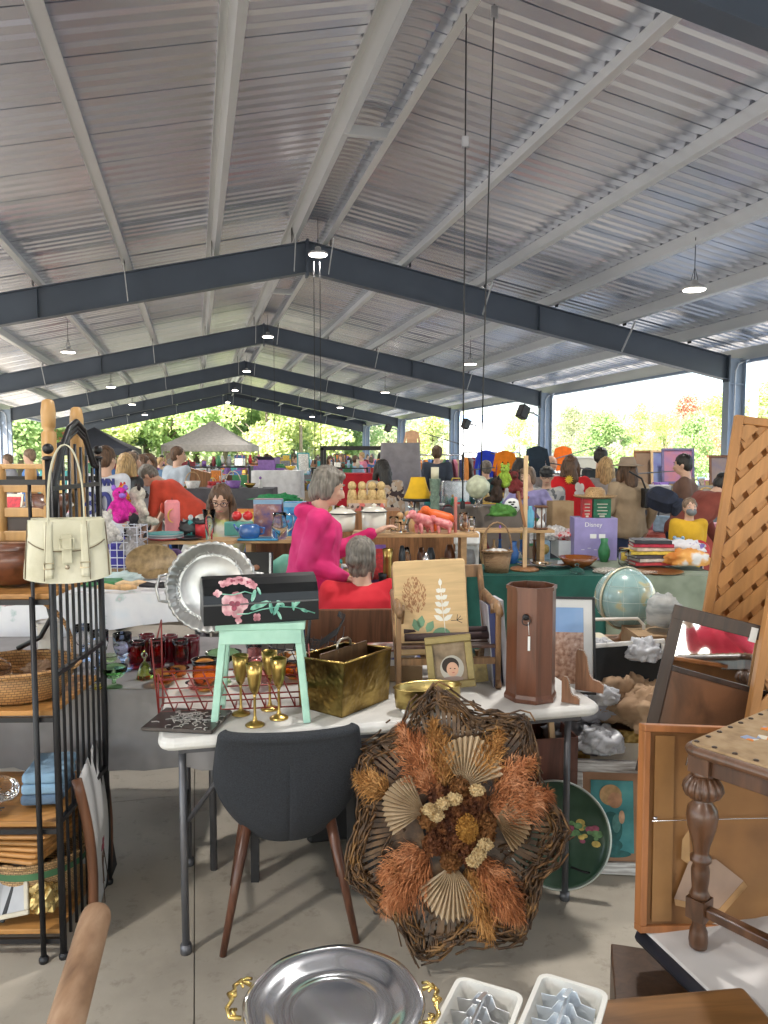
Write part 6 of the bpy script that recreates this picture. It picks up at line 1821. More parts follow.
def person(label, x, y, face, H=1.68, lean=0, head=(0, 0), aL=(-170, -78, 0, -80), aR=(170, -78, 0, -80), pose='stand', top=None, bottom=None, sleeve=1.0, hair=('short', 'brown'), girth=1.0, skin=0, vs=.016, hat=None, z0=0, face_d=True, glasses=False, mask=None, fingers=False, shoes=True, hood=False, group=None, name='person', top_label=None, extra=None, legspread=.09, neckline=.045, folds=.006, side=0):
 """face: heading in degrees, 0 looks away from the camera (+y), 180 towards it.  Arms: (upper az, el, fore az, el) about the chest"""
 k = H / 1.68
 g_ = girth
 pel = Vector((0, 0, .90)) if pose != 'sit' else Vector((0, 0, .50))
 Rt = Matrix.Rotation(R(-lean), 3, 'X') @ Matrix.Rotation(R(side), 3, 'Y')
 def T(v): return pel + Rt @ Vector(v)
 neck = T((0, -.01, .50)); shL, shR = T((-.165 * (.9 + .1 * g_), -.01, .455)), T((.165 * (.9 + .1 * g_), -.01, .455))
 Rh = Rt @ Matrix.Rotation(R(head[0]), 3, 'Z') @ Matrix.Rotation(R(-head[1]), 3, 'X')
 if lean > 20: Rh = Matrix.Rotation(R(-lean * .6), 3, 'X') @ Matrix.Rotation(R(head[0]), 3, 'Z') @ Matrix.Rotation(R(-head[1]), 3, 'X')
 hc = neck + Rt @ Vector((0, .015, .042)) + Rh @ Vector((0, .018, .100))
 def arm(sh, a):
  u = dirv(a[0], a[1]); f = dirv(a[2], a[3])
  if lean > 20: pass
  e = sh + u * .275; w_ = e + f * .245
  return sh, e, w_, f
 L = arm(shL, aL); Rr = arm(shR, aR)
 legs = []
 for s in (-1, 1):
  hip = pel + Vector((s * .085, 0, -.02))
  if pose == 'sit': kn = hip + Vector((s * .05, .40, .0)); an = kn + Vector((0, .03, -.41))
  elif pose == 'walk': kn = hip + Vector((s * .01, .12 * s + .03, -.41)); an = kn + Vector((0, -.08 + .1 * s, -.38))
  else: kn = hip + Vector((s * (legspread - .085), .015, -.41)); an = kn + Vector((s * .01, -.02, -.39))
  legs.append((hip, kn, an))
 def torso(mb, e):
  prof = [(.05, -.12), (.135, -.09), (.165, -.02), (.16, .06), (.145, .16), (.155, .27), (.165, .36), (.150, .42), (.10, .468), (.055, .49)]
  P = []; F = []; n = 20
  for (r0, z) in prof:
   sx = r0 * g_ + e; sy = r0 * (.66 + .1 * (z < .2)) * g_ + e
   belly = .03 * (g_ - 1) * 2.5 * math.exp(-((z - .12) / .14) ** 2)
   for i in range(n):
    t = 2 * PI * i / n
    P.append(T((sx * math.cos(t), sy * math.sin(t) + (belly if math.sin(t) > 0 else 0) * math.sin(t), z)))
  for j in range(len(prof) - 1):
   for i in range(n): F.append((j * n + i, j * n + (i + 1) % n, (j + 1) * n + (i + 1) % n, (j + 1) * n + i))
  F += [tuple(reversed(range(n))), tuple(range((len(prof) - 1) * n, len(prof) * n))]
  mb.add(P, F, True)
 body = MB(Matrix.Scale(k, 4))
 torso(body, 0)
 cap(body, neck - Rt @ Vector((0, 0, .06)), hc - Rh @ Vector((0, .02, .05)), .058, .052)
 # head: skull, jaw, nose, ears
 hr = Rh
 body.ell(hc + hr @ Vector((0, -.01, .025)), (.074, .090, .088), 16, 12, rot=hr)
 body.ell(hc + hr @ Vector((0, .022, -.045)), (.055, .062, .062), 14, 10, rot=hr)
 body.ell(hc + hr @ Vector((0, .060, -.075)), (.026, .022, .020), 10, 8, rot=hr)
 if face_d:
  body.tube([hc + hr @ Vector(v) for v in ((0, .075, .018), (0, .095, -.010), (0, .104, -.028), (0, .078, -.036))], [.009, .011, .015, .010], 8)
  for s in (-1, 1):
   body.ell(hc + hr @ Vector((s * .030, .066, -.018)), (.022, .018, .020), 8, 6, rot=hr)
   body.ell(hc + hr @ Vector((s * .076, -.008, -.010)), (.008, .018, .030), 8, 6, rot=hr)
   body.ell(hc + hr @ Vector((s * .028, .074, .030)), (.022, .010, .008), 8, 6, rot=hr)
  body.ell(hc + hr @ Vector((0, .080, -.052)), (.022, .012, .009), 8, 6, rot=hr)
 hands = []
 for s, (a, e, w_, f) in ((-1, L), (1, Rr)):
  cap(body, a, e, .050 * (.6 + .4 * g_), .038 * (.7 + .3 * g_)); cap(body, e, w_, .038 * (.7 + .3 * g_), .026)
  # palm and fingers
  fw = f.normalized(); sd_ = fw.cross(Vector((0, 0, 1)))
  sd_ = sd_.normalized() if sd_.length > .2 else Vector((0, 1, 0)); sd_ = sd_ * s
  if abs(fw.z) > .8: sd_ = Vector((0, 1, 0)) - fw * fw.y; sd_.normalize()
  nn = fw.cross(sd_).normalized()
  pc = w_ + fw * .05
  Mh = Matrix((sd_, fw, nn)).transposed()
  body.ell(pc, (.040, .052, .017), 12, 8, rot=Mh)
  curl = nn * (-1 if nn.z > 0 else 1)
  if abs(fw.z) > .8: curl = Vector((-s, 0, 0)) * 1.0
  for i, ln in enumerate((.062, .075, .070, .054)):
   b0 = pc + fw * .038 + sd_ * (.028 - .0185 * i)
   m0 = b0 + (fw + curl * .25 + sd_ * .1 * (1.5 - i)).normalized() * ln * .55
   m1 = m0 + (fw * .75 + curl * .75).normalized() * ln * .5
   cap(body, b0, m0, .0092, .0085, 8); cap(body, m0, m1, .0085, .007, 8)
  t0 = pc - fw * .02 + sd_ * .03; t1 = t0 + (sd_ * .8 + fw * .7 + curl * .3).normalized() * .035; t2 = t1 + (sd_ * .2 + fw + curl * .4).normalized() * .028
  cap(body, t0, t1, .012, .0105, 8); cap(body, t1, t2, .0100, .008, 8)
 for hip, kn, an in legs:
  cap(body, hip, kn, .078 * g_, .052); cap(body, kn, an, .052, .034)
  cap(body, an + Vector((0, -.03, -.045)), an + Vector((0, .13, -.055)), .034, .026)
 for vtx in (): pass
 o = vox(body, vs, name, SK[skin], None, 3 if vs < .012 else 2)
 o.location = (x, y, z0 + (.0 if pose != 'sit' else 0)); o.rotation_euler = (0, 0, R(-face))
 # soles rest on the floor
 zmin = min(v.co.z for v in o.data.vertices)
 for v in o.data.vertices: v.co.z -= zmin - .012
 off = Vector((0, 0, -zmin + .012))
 Mk = Matrix.Translation(off) @ Matrix.Scale(k, 4)
 tag(o, label, 'person', group)
 def part(mb, name, m_, s=None, fo=0, sm=3, sd=1, fs=9, zs=.55):
  return vox(mb, s or vs * 1.1, name, m_, o, sm, fo, sd, fs, zs)
 def direct(mb, name, m_):
  return mb.build(name, m_, o)
 tm = top or mat((.2, .2, .22), .9)
 mb = MB(Mk); torso(mb, .014)
 if sleeve > 0:
  for (a, e, w_, f) in (L, Rr):
   cap(mb, T((0, -.01, .40)), a, .09, .064 * (.6 + .4 * g_))
   cap(mb, a, a + (e - a) * min(1, sleeve * 2), .066 * (.6 + .4 * g_), .054 * (.7 + .3 * g_))
   if sleeve > .55: cap(mb, e, e + (w_ - e) * (sleeve - .5) * 1.9, .054 * (.7 + .3 * g_), .041)
 if hood:
  mb.ell(neck + Rt @ Vector((0, -.065, -.015)), (.115, .075, .055), 14, 8); mb.tube([neck + Rt @ Vector((.080 * math.sin(a), .065 * math.cos(a) - .02, -.01 - .035 * (math.cos(a) > 0) * math.cos(a))) for a in [2 * PI * i / 14 for i in range(14)]], .028, 8, closed=True)
 shirt = part(mb, 'hoodie' if hood else 'shirt', tm, fo=folds, sd=x * 3)
 if top_label: shirt['label'] = top_label
 mb = MB(Mk); prof = []
 for hip, kn, an in legs:
  cap(mb, hip, kn, .092 * g_, .066); cap(mb, kn, an + Vector((0, 0, .02)), .066, .052)
 mb.ell(pel + Vector((0, 0, -.02)), (.165 * g_, .125 * g_, .10), 16, 10)
 part(mb, 'trousers', bottom or mat((.03, .045, .10), .9), fo=folds * .8, sd=x * 5 + 2)
 if shoes:
  for hip, kn, an in legs:
   mb = MB(Mk); cap(mb, an + Vector((0, -.035, -.045)), an + Vector((0, .15, -.055)), .043, .036); direct(mb, 'shoe', mat((.05, .05, .05), .6))
 hk, hcol = hair
 hm = HR[hcol]
 mb = MB(Mk)
 if hk != 'bald':
  mb.ell(hc + hr @ Vector((0, -.020, .042)), (.084, .094, .086), 16, 12, rot=hr)
  mb.ell(hc + hr @ Vector((0, -.045, .00)), (.080, .068, .085), 14, 10, rot=hr)
  if face_d or True:
   for s in (-1, 1): mb.ell(hc + hr @ Vector((s * .060, -.005, .035)), (.024, .045, .05), 10, 8, rot=hr)
  if hk == 'bob':
   for s in (-1, 1): mb.ell(hc + hr @ Vector((s * .066, -.015, -.01)), (.028, .050, .075), 12, 8, rot=hr)
   mb.ell(hc + hr @ Vector((0, -.06, -.035)), (.078, .05, .075), 12, 8, rot=hr)
   mb.ell(hc + hr @ Vector((.02, .035, .085)), (.055, .045, .03), 12, 8, rot=hr)
  if hk == 'long':
   for s in (-1, 1): mb.tube([hc + hr @ Vector((s * .06, .0, .05)), hc + hr @ Vector((s * .085, .0, -.04)), hc + Vector((s * .085, .01, -.16)), hc + Vector((s * .075, .03, -.25))], [.03, .035, .035, .02], 10)
   mb.tube([hc + hr @ Vector((0, -.06, .04)), hc + hr @ Vector((0, -.085, -.05)), hc + Rt @ Vector((0, -.085, -.17)), hc + Rt @ Vector((0, -.08, -.27))], [.07, .075, .07, .04], 12)
  if hk == 'bun':
   mb.ell(hc + hr @ Vector((0, -.095, .0)), (.05, .035, .045), 12, 8, rot=hr)
   mb.ell(hc + hr @ Vector((0, -.045, -.055)), (.068, .052, .06), 12, 8, rot=hr)
   for s in (-1, 1): mb.tube([hc + hr @ Vector((s * .07, -.0, .02)), hc + hr @ Vector((s * .074, .0, -.05)), hc + hr @ Vector((s * .06, -.01, -.12))], [.02, .016, .006], 8)
  part(mb, 'hair', hm, s=max(.007, vs * .7), fo=.006 if vs < .03 else 0, sm=1, sd=3, fs=34, zs=.16)
 if face_d:
  for s in (-1, 1):
   mb = MB(Mk); mb.ell(hc + hr @ Vector((s * .030, .0715, .014)), (.0135, .010, .0075), 10, 6, rot=hr); direct(mb, 'eye', mat((.6, .58, .55), .3))
   mb = MB(Mk); mb.ell(hc + hr @ Vector((s * .030, .0795, .014)), (.006, .004, .0062), 8, 6, rot=hr); direct(mb, 'iris', mat((.03, .02, .015), .2))
   mb = MB(Mk); mb.tube([hc + hr @ Vector((s * .014, .086, .036)), hc + hr @ Vector((s * .032, .084, .041)), hc + hr @ Vector((s * .050, .070, .036))], [.003, .004, .002], 6); direct(mb, 'eyebrow', hm if hk != 'bald' else HR['grey'])
  if not mask:
   mb = MB(Mk); mb.tube([hc + hr @ Vector(v) for v in ((-.024, .080, -.053), (-.008, .0905, -.050), (.008, .0905, -.050), (.024, .080, -.053))], [.003, .0055, .0055, .003], 8); direct(mb, 'lips', mat((.45, .16, .13), .5))
 if glasses:
  mb = MB(Mk)
  for s in (-1, 1):
   mb.tube([hc + hr @ Vector((s * .033 + .024 * math.cos(a), .096, .012 + .019 * math.sin(a))) for a in [2 * PI * i / 14 for i in range(14)]], .0028, 6, closed=True)
   mb.tube([hc + hr @ Vector((s * .057, .094, .016)), hc + hr @ Vector((s * .082, .01, .012))], .0025, 6)
  mb.tube([hc + hr @ Vector((-.010, .098, .016)), hc + hr @ Vector((.010, .098, .016))], .0025, 6)
  direct(mb, 'glasses', mat((.06, .015, .02), .3))
 if mask:
  mb = MB(Mk); mb.ell(hc + hr @ Vector((0, .05, -.045)), (.062, .062, .052), 14, 10, rot=hr); direct(mb, 'face_mask', mask)
 if hat:
  kind, hmat = hat
  mb = MB(Mk)
  top_ = hc + hr @ Vector((0, -.018, .055))
  if kind == 'brim':
   mb.lathe([(.001, .088), (.05, .09), (.075, .075), (.088, .02), (.092, 0), (.165, -.014), (.168, -.008), (.095, .008), (.001, .06)], 32, c=top_, rot=hr, sy=1.1)
  else:
   mb.lathe([(.001, .062), (.05, .055), (.08, .03), (.090, -.005), (.086, -.02), (.001, -.0)], 24, c=top_, rot=hr, sy=1.12)
   if kind == 'cap': mb.grid(lambda u, v: top_ + hr @ Vector(((u - .5) * .15, .08 + v * .085 * (1 - (2 * u - 1) ** 2 * .5), -.01 - .02 * v)), 8, 4, thick=.004)
  direct(mb, 'hat', hmat)
 o['joints'] = 0; del o['joints']
 return o, (T, hc, hr, Mk, k)
def on_px(px, y): return at_y(px, 456, y).x
PINK = patt([(.50, .012, .11), (.62, .025, .16), (.70, .06, .22)], 5, 'noise', .9, [.3, .5, .7], bump=.1)
REDS = patt([(.42, .008, .018), (.56, .016, .03), (.66, .035, .05)], 5, 'noise', .9, [.3, .5, .7])
JEAN = mat((.035, .07, .16), .9, var=.2, vs=30); NAVY = mat((.015, .022, .05), .9); DGRY = mat((.045, .05, .06), .9); LGRY = mat((.38, .40, .43), .9)
# woman in pink hoodie, side on, reaching to the right
pw, _ = person('woman in a bright pink hoodie standing side on and reaching right over the shelf', on_px(318, 4.15) - .05, 4.2, 78, H=1.56, lean=6, head=(-2, 12), aL=(0, -56, 4, 26), aR=(180, -72, 5, -18), top=PINK, bottom=JEAN, hair=('bob', 'grey'), girth=1.22, vs=.0095, hood=True, folds=.014)
# seated woman in red seen from behind
pr, _ = person('woman in a red shirt sitting with her back to the camera, grey hair tied up', on_px(362, 3.95), 3.95, -8, H=1.55, lean=2, head=(-35, -4), pose='sit', aL=(-20, -60, 10, -20), aR=(20, -60, -10, -20), top=REDS, bottom=DGRY, hair=('bun', 'grey'), girth=1.36, vs=.0105, sleeve=.5, folds=.008)
# seat for her
t = thing('folding_chair', 'grey folding chair under the seated woman in red', 'chair', (on_px(362, 3.95), 3.95, 0))
mb = MB(); mb.rbox((0, .08, .395), (.44, .42, .03), .04); mb.build('seat', LEGM, t)
for sx in (-.19, .19):
 for sy in (-.1, .26): mb = MB(); mb.tube([(sx, sy, 0), (sx, sy, .38)], .012, 8); mb.build('leg', LEGM, t)
# woman with glasses
TOPY = patt([(.50, .50, .48), (.60, .58, .50), (.48, .50, .18), (.62, .45, .20)], 6, 'noise', .9, [.35, .48, .6, .7])
person('long haired woman with glasses and pale scarf sitting behind the blue teapot', on_px(221, 5.7), 5.75, 172, H=1.60, z0=.19, pose='sit', lean=8, head=(-6, 16), aL=(-40, -55, 10, -15), aR=(40, -55, -10, -15), top=TOPY, bottom=DGRY, hair=('long', 'brown'), vs=.011, glasses=True, folds=.008)
# bending man in coral shirt
person('grey haired man in a coral shirt bending over a table to the left', on_px(195, 8.4), 8.4, -82, H=1.78, lean=50, head=(0, 22), aL=(-5, -80, 0, -60), aR=(5, -75, 0, -60), top=mat((.62, .07, .035), .9), bottom=JEAN, hair=('short', 'grey'), vs=.015, sleeve=.5, girth=1.05)
# jersey man
JER = mat((.66, .67, .72), .85, var=.04)
jm, info = person('man in a white football jersey with blue numbers, back to the camera', on_px(105, 7.0), 7.0, 6, H=1.70, head=(-15, 0), top=JER, bottom=NAVY, hair=('short', 'brown'), girth=1.2, vs=.015, sleeve=.55, folds=.003)
JB = mat((.02, .025, .16), .7)
for s_, z_, sz in (('BROWN', 1.365, .085), ('80', 1.17, .28)):
 text(s_, sz, JB, Matrix.Translation((.0, -.178 if s_ == '80' else -.166, z_)) @ Matrix.Rotation(R(90), 4, 'X'), jm, 'jersey_lettering', .012, .004)
person('blond haired woman in a black top behind the jersey man', on_px(119, 8.0), 8.2, 20, H=1.64, head=(10, 0), top=BLACK, bottom=NAVY, hair=('long', 'blond'), vs=.018)
person('person in a red jacket with long brown hair left of the denim jacket woman', on_px(128, 9.2), 9.3, 60, H=1.66, top=mat((.6, .02, .03), .9), bottom=NAVY, hair=('long', 'ash'), vs=.02)
person('person in a grey coat with long hair right of the red jacket', on_px(137, 9.8), 10.0, 70, H=1.63, top=LGRY, bottom=DGRY, hair=('long', 'brown'), vs=.02)
person('woman in a denim jacket and rust trousers looking down at her hands', on_px(149, 11.5), 11.6, 190, H=1.66, head=(0, 22), aL=(-20, -60, 40, 10), aR=(20, -60, -40, 10), top=mat((.12, .22, .36), .9, var=.3), bottom=mat((.30, .08, .04), .9), hair=('long', 'brown'), vs=.02)
person('man in a light grey shirt walking away near the grey tent', on_px(177, 10.6), 10.6, 30, H=1.74, head=(-50, 0), top=mat((.42, .47, .52), .9), bottom=NAVY, hair=('short', 'brown'), vs=.018, girth=1.05)
# right hand group
person('man in a dark navy shirt and jeans seen from behind by the clothes rails', on_px(437, 12.5), 12.5, 5, H=1.78, top=mat((.035, .045, .065), .9), bottom=mat((.06, .16, .34), .9), hair=('short', 'brown'), vs=.018, sleeve=.5, girth=1.1, aL=(-150, -70, -60, -75), aR=(150, -70, 60, -75))
person('dark haired woman in a plaid flannel shirt bending behind the crocks', on_px(388, 8.2), 8.3, -20, H=1.6, lean=14, head=(0, 10), top=patt([(.45, .32, .22), (.05, .03, .03), (.5, .42, .34)], 26, 'cell', .9, [0, .35, .7]), bottom=mat((.2, .27, .33), .9), hair=('long', 'black'), vs=.018)
person('person in a dark teal top with a grey cap beside the blue shirt rack', on_px(488, 10.2), 10.4, 20, H=1.55, head=(40, 0), top=mat((.02, .07, .08), .9), bottom=DGRY, hair=('short', 'grey'), vs=.018, girth=1.15)
person('woman in white with black hair behind the hourglass', on_px(522, 9.2), 9.3, 60, H=1.58, top=mat((.6, .6, .62), .9), bottom=DGRY, hair=('long', 'black'), vs=.018)
person('fair haired woman in lavender and blue facing left behind the dowel', on_px(531, 7.7), 7.8, 215, H=1.5, head=(0, 8), top=mat((.30, .27, .50), .9, var=.3), bottom=NAVY, hair=('bob', 'ash'), vs=.016, aL=(-60, -40, -70, -10), aR=(60, -50, -20, -10))
person('man in glasses, black cap and plaid shirt facing the camera at the table', on_px(549, 8.2), 8.3, 190, H=1.5, head=(0, 12), top=patt([(.40, .40, .40), (.14, .15, .16), (.52, .50, .46)], 22, 'cell', .9, [0, .4, .7]), bottom=DGRY, hair=('short', 'grey'), glasses=True, hat=('cap', BLACK), vs=.014, girth=1.1)
person('bald man standing behind the plaid shirt man', on_px(552, 10.4), 10.5, 150, H=1.62, top=mat((.30, .28, .28), .9), bottom=NAVY, hair=('bald', 'grey'), vs=.018)
rs, info = person('woman in a red sweatshirt with a yellow sun and white drawing on its back', on_px(573, 8.6), 8.7, -5, H=1.62, head=(-20, -4), top=mat((.62, .015, .02), .9), bottom=mat((.45, .52, .58), .9), hair=('long', 'brown'), girth=1.1, vs=.014, aL=(-95, -50, 70, -35), aR=(95, -50, -70, -35), folds=.004)
mb = MB()
for k in range(12):
 a = 2 * PI * k / 12; c, s_ = math.cos(a), math.sin(a); mb.add([(-.07 + .03 * math.cos(a + .26), -.160, 1.34 + .03 * math.sin(a + .26)), (-.07 + .055 * c, -.160, 1.34 + .055 * s_), (-.07 + .03 * math.cos(a - .26), -.160, 1.34 + .03 * math.sin(a - .26))], [(0, 1, 2)])
mb.add([(-.07 + .032 * math.cos(2 * PI * k / 16), -.1605, 1.34 + .032 * math.sin(2 * PI * k / 16)) for k in range(16)], [tuple(range(16))])
mb.build('sun_print', mat((.80, .55, .05), .8), rs)
mb = MB()
for x_, z_, a, b in ((.03, 1.26, .032, .05), (.075, 1.25, .030, .048), (.05, 1.19, .06, .03)):
 mb.add([(x_ + a * math.cos(2 * PI * k / 14), -.163, z_ + b * math.sin(2 * PI * k / 14)) for k in range(14)], [tuple(range(14))])
mb.build('white_print', mat((.7, .66, .62), .8), rs)
person('man in a dark jacket walking away past the red sweatshirt woman', on_px(603, 9.6), 9.7, 10, H=1.72, head=(-15, 0), top=mat((.035, .045, .055), .9), bottom=NAVY, hair=('short', 'black'), vs=.018)
person('blond haired woman in a grey patterned coat left of the hat wearer', on_px(614, 8.6), 8.9, 15, H=1.60, head=(20, 0), top=patt([(.16, .15, .15), (.30, .28, .27), (.42, .40, .38)], 8, 'noise', .9), bottom=DGRY, hair=('long', 'blond'), vs=.018, girth=1.1)
person('woman in a tan poncho and brimmed hat with a black shoulder strap', on_px(628, 7.9), 7.9, -20, H=1.58, top=mat((.34, .25, .16), .95, var=.1), bottom=mat((.02, .03, .075), .9), hair=('long', 'brown'), hat=('brim', mat((.30, .23, .17), .9)), girth=1.35, vs=.015, aL=(-120, -60, -20, -60), aR=(120, -60, 10, -60), folds=.012)
person('short haired person in a brown top looking left near the framed prints', on_px(690, 8.2), 8.3, -60, H=1.63, head=(0, 8), top=mat((.16, .09, .065), .9), bottom=NAVY, hair=('short', 'black'), vs=.015, girth=1.1)
bm, _ = person('person in a rust jacket and dark cap bending with a navy backpack', on_px(686, 7.2), 7.25, 72, H=1.66, lean=48, head=(0, 10), top=mat((.22, .05, .035), .9), bottom=NAVY, hair=('short', 'black'), hat=('beanie', BLACK), vs=.014, girth=1.1, aL=(10, -70, 10, -60), aR=(-10, -70, 10, -60))
kd, _ = person('child in a mustard yellow top wearing a grey face mask', on_px(691, 6.3), 6.3, 183, H=1.14, head=(0, -2), top=mat((.62, .36, .02), .9, var=.1), bottom=NAVY, hair=('short', 'ash'), mask=mat((.16, .17, .18), .9), vs=.010, folds=.005, z0=.12)
person('photographer in a coral red shirt standing behind the camera, seen in the mirror', MIRP.x + .05, MIRP.y, -8, H=1.66, aL=(-10, -45, 20, 30), aR=(10, -45, -20, 30), top=mat((.66, .05, .09), .9), bottom=NAVY, hair=('bob', 'brown'), vs=.02)
# handbag strap and backpack as separate carried things
mb = MB(); mb.rbox((0, 0, 0), (.2, .28, .2), .09); mb.rbox((0, -.15, -.02), (.15, .06, .13), .03); q = at_y(662, 500, 7.05)
tag(mb.build('backpack', mat((.015, .02, .04), .85, var=.3), loc=q, rot=(R(20), R(-30), R(40)), bevel=.03), 'dark navy backpack on the bending person in rust', 'backpack')
q = at_y(645, 498, 7.75)
t = thing('shoulder_bag', 'small black shoulder bag on the tan poncho woman', 'bag', q)
mb = MB(); mb.rbox((0, 0, 0), (.05, .16, .2), .02); mb.build('body', BLACK, t, bevel=.01)
mb = MB(); mb.tube([(0, -.02, .09), (-.08, -.12, .2), (-.2, -.10, .27)], .01, 6); mb.build('strap', BLACK, t)
# ---- crowd far down the hall: copies of four figures with their own clothes
cp = []
for i, (pose, hr_, aL, aR, lean) in enumerate((('walk', ('short', 'brown'), (-170, -78, 0, -70), (170, -78, 0, -70), 0), ('stand', ('long', 'brown'), (-30, -60, 20, -5), (150, -75, 10, -70), 3), ('stand', ('short', 'black'), (-100, -70, 20, -60), (100, -70, -20, -20), 0), ('walk', ('bob', 'ash'), (-150, -70, 20, -40), (150, -70, 0, -20), 5))):
 o, _ = person('x', 0, -60, 0, H=1.66, lean=lean, pose=pose, hair=hr_, aL=aL, aR=aR, vs=.034, face_d=False, shoes=True, folds=.004)
 cp.append(o)
CLR = {'white': (.6, .6, .6), 'black': (.02, .02, .025), 'navy': (.03, .04, .10), 'red': (.5, .03, .03), 'blue': (.08, .18, .42), 'grey': (.22, .22, .24), 'maroon': (.2, .03, .04), 'green': (.06, .16, .08), 'tan': (.38, .28, .18), 'pink': (.6, .2, .28), 'light blue': (.3, .42, .55), 'purple': (.2, .1, .3), 'orange': (.6, .22, .05), 'mustard': (.5, .33, .06)}
rr = random.Random(77); cnt = 0; used = {}
keys = list(CLR)
spots = []
for k in range(66):
 spots.append((rr.uniform(86, 176) if k < 36 else rr.uniform(255, 420), rr.uniform(14, 30) if k < 36 else rr.uniform(27, 46)))
spots += [(30, 12), (8, 14), (55, 16), (330, 21), (342, 23), (355, 20), (362, 24), (372, 26), (281, 30), (296, 28), (268, 33), (497, 26), (512, 28)]
spots.sort(key=lambda s: s[1])
for (px, yy) in spots:
 src = cp[rr.randrange(4)]; col = keys[rr.randrange(len(keys))]; bt_ = rr.choice(['navy', 'black', 'grey', 'tan'])
 X = at_y(px, 456, yy).x; hh_ = rr.choice(['grey', 'black', 'brown', 'blond', 'ash'])
 where = 'left crowd' if px < 200 else 'middle crowd' if px < 480 else 'right hand crowd'
 for _ in range(60):
  kk = (src.name, col, bt_, hh_, where)
  if kk not in used: break
  col = rr.choice(keys); hh_ = rr.choice(['grey', 'black', 'brown', 'blond', 'ash'])
 used[kk] = 1
 first = 'place' not in src
 o = dup(src)
 o.location = (X, yy, 0); o.rotation_euler = (0, 0, rr.uniform(0, 2 * PI)); s_ = rr.uniform(.94, 1.06); o.scale = (s_, s_, s_)
 for ch in o.children:
  if ch.name.startswith('shirt'): recolor(ch, 0, mat(CLR[col], .9))
  elif ch.name.startswith('trousers'): recolor(ch, 0, mat(CLR[bt_], .9))
  elif ch.name.startswith('hair'): recolor(ch, 0, HR[hh_])
 kd_ = '%s top, %s trousers, %s hair' % (col, bt_, hh_)
 where = 'left crowd' if px < 200 else 'middle crowd' if px < 480 else 'right hand crowd'
 hi = {0: 'walking', 1: 'holding something', 2: 'standing', 3: 'strolling'}[cp.index(src)]
 o['label'] = 'far off person %s, %s, %s' % (hi, kd_, where)
 o['group'] = 'far off people in the %s' % where
for o in cp:
 for ch in list(o.children): bpy.data.objects.remove(ch)
 bpy.data.objects.remove(o)
# ------------------------------------------------------------------ middle of the market: tables, shelves and wares
def PX(px, y): return at_y(px, 456, y).x
def PZ(py, y): return at_y(384, py, y).z
def W(px, y): return px / FPX * y
def put(o, px, py, y): p = at_y(px, py, y); o.location = p; return o
WB = wood((.52, .32, .15), .7, .5, (1.5, 12, 12))
def shelf(label, x0, x1, y, z, d=.24, legs=True):
 t = thing('riser_shelf', label, 'shelf', ((x0 + x1) / 2, y, 0))
 w_ = x1 - x0
 mb = MB(); mb.box((0, 0, z - .012), (w_, d, .022)); mb.build('board', WB, t, bevel=.002)
 for s in (-1, 1):
  mb = MB(); mb.box((s * (w_ / 2 - .09), 0, (z - .024 + .76) / 2), (.035, d * .8, z - .024 - .76)); mb.build('upright', WB, t)
 return t
GREENC = patt([(.004, .05, .04), (.008, .085, .065), (.012, .11, .085)], 5, 'noise', .75, [.3, .5, .7]); OLIVE = patt([(.15, .18, .13), (.23, .27, .20), (.28, .32, .25)], 5, 'noise', .85, [.3, .5, .7])
x0, x1 = PX(462, 5.35), PX(607, 5.35)
t, c = cloth_table('draped_table', 'table under a dark green cloth behind the umbrella stand', 'table', x0, 5.35, x1, 6.25, .76, .60, GREENC, seed=5, folds=.035)
tag(c, 'dark green tablecloth on the table behind the umbrella stand', 'tablecloth')
x0, x1 = PX(611, 5.35), PX(725, 5.35)
t, c = cloth_table('draped_table', 'table under a sage cloth behind the globe', 'table', x0, 5.35, x1, 6.3, .76, .60, OLIVE, seed=6, folds=.035)
tag(c, 'sage green tablecloth on the table behind the globe', 'tablecloth')
t, c = cloth_table('draped_table', 'bare back table behind the woman in pink', 'table', PX(232, 4.6), 4.62, PX(455, 4.6), 5.2, .75, .12, mat((.10, .08, .07), .8), seed=7, folds=.01)
tag(c, 'dark brown tablecloth behind the woman in pink', 'tablecloth')
t, c = cloth_table('draped_table', 'left back table carrying plates, candle and toys', 'table', -2.9, 4.72, PX(236, 4.7), 5.3, .75, .2, mat((.28, .24, .2), .8), seed=8, folds=.01)
tag(c, 'beige tablecloth under the plates and toys on the left', 'tablecloth')
SZ1 = PZ(541, 4.72)
shelf('left riser shelf board holding teal plates and a pink candle', PX(132, 4.72), PX(232, 4.72), 4.85, SZ1)
shelf('short riser shelf board holding the blue teapot', PX(232, 4.85), PX(308, 4.85), 4.98, PZ(540, 4.85))
shelf('long wooden riser shelf board holding crocks and pink animals', PX(352, 4.7), PX(480, 4.7), 4.84, PZ(534, 4.7), .26)
shelf('right riser shelf board above the green cloth', PX(474, 5.9), PX(556, 5.9), 6.0, PZ(530, 5.9), .2)
SC = PZ(534, 4.7); SB = PZ(540, 4.85)
def L(name, label, cat, px, y, z, prof, m_, n_=20, group=None, **k): return lathe_thing(name, label, cat, (PX(px, y), y, z), prof, m_, n_, group=group, **k)
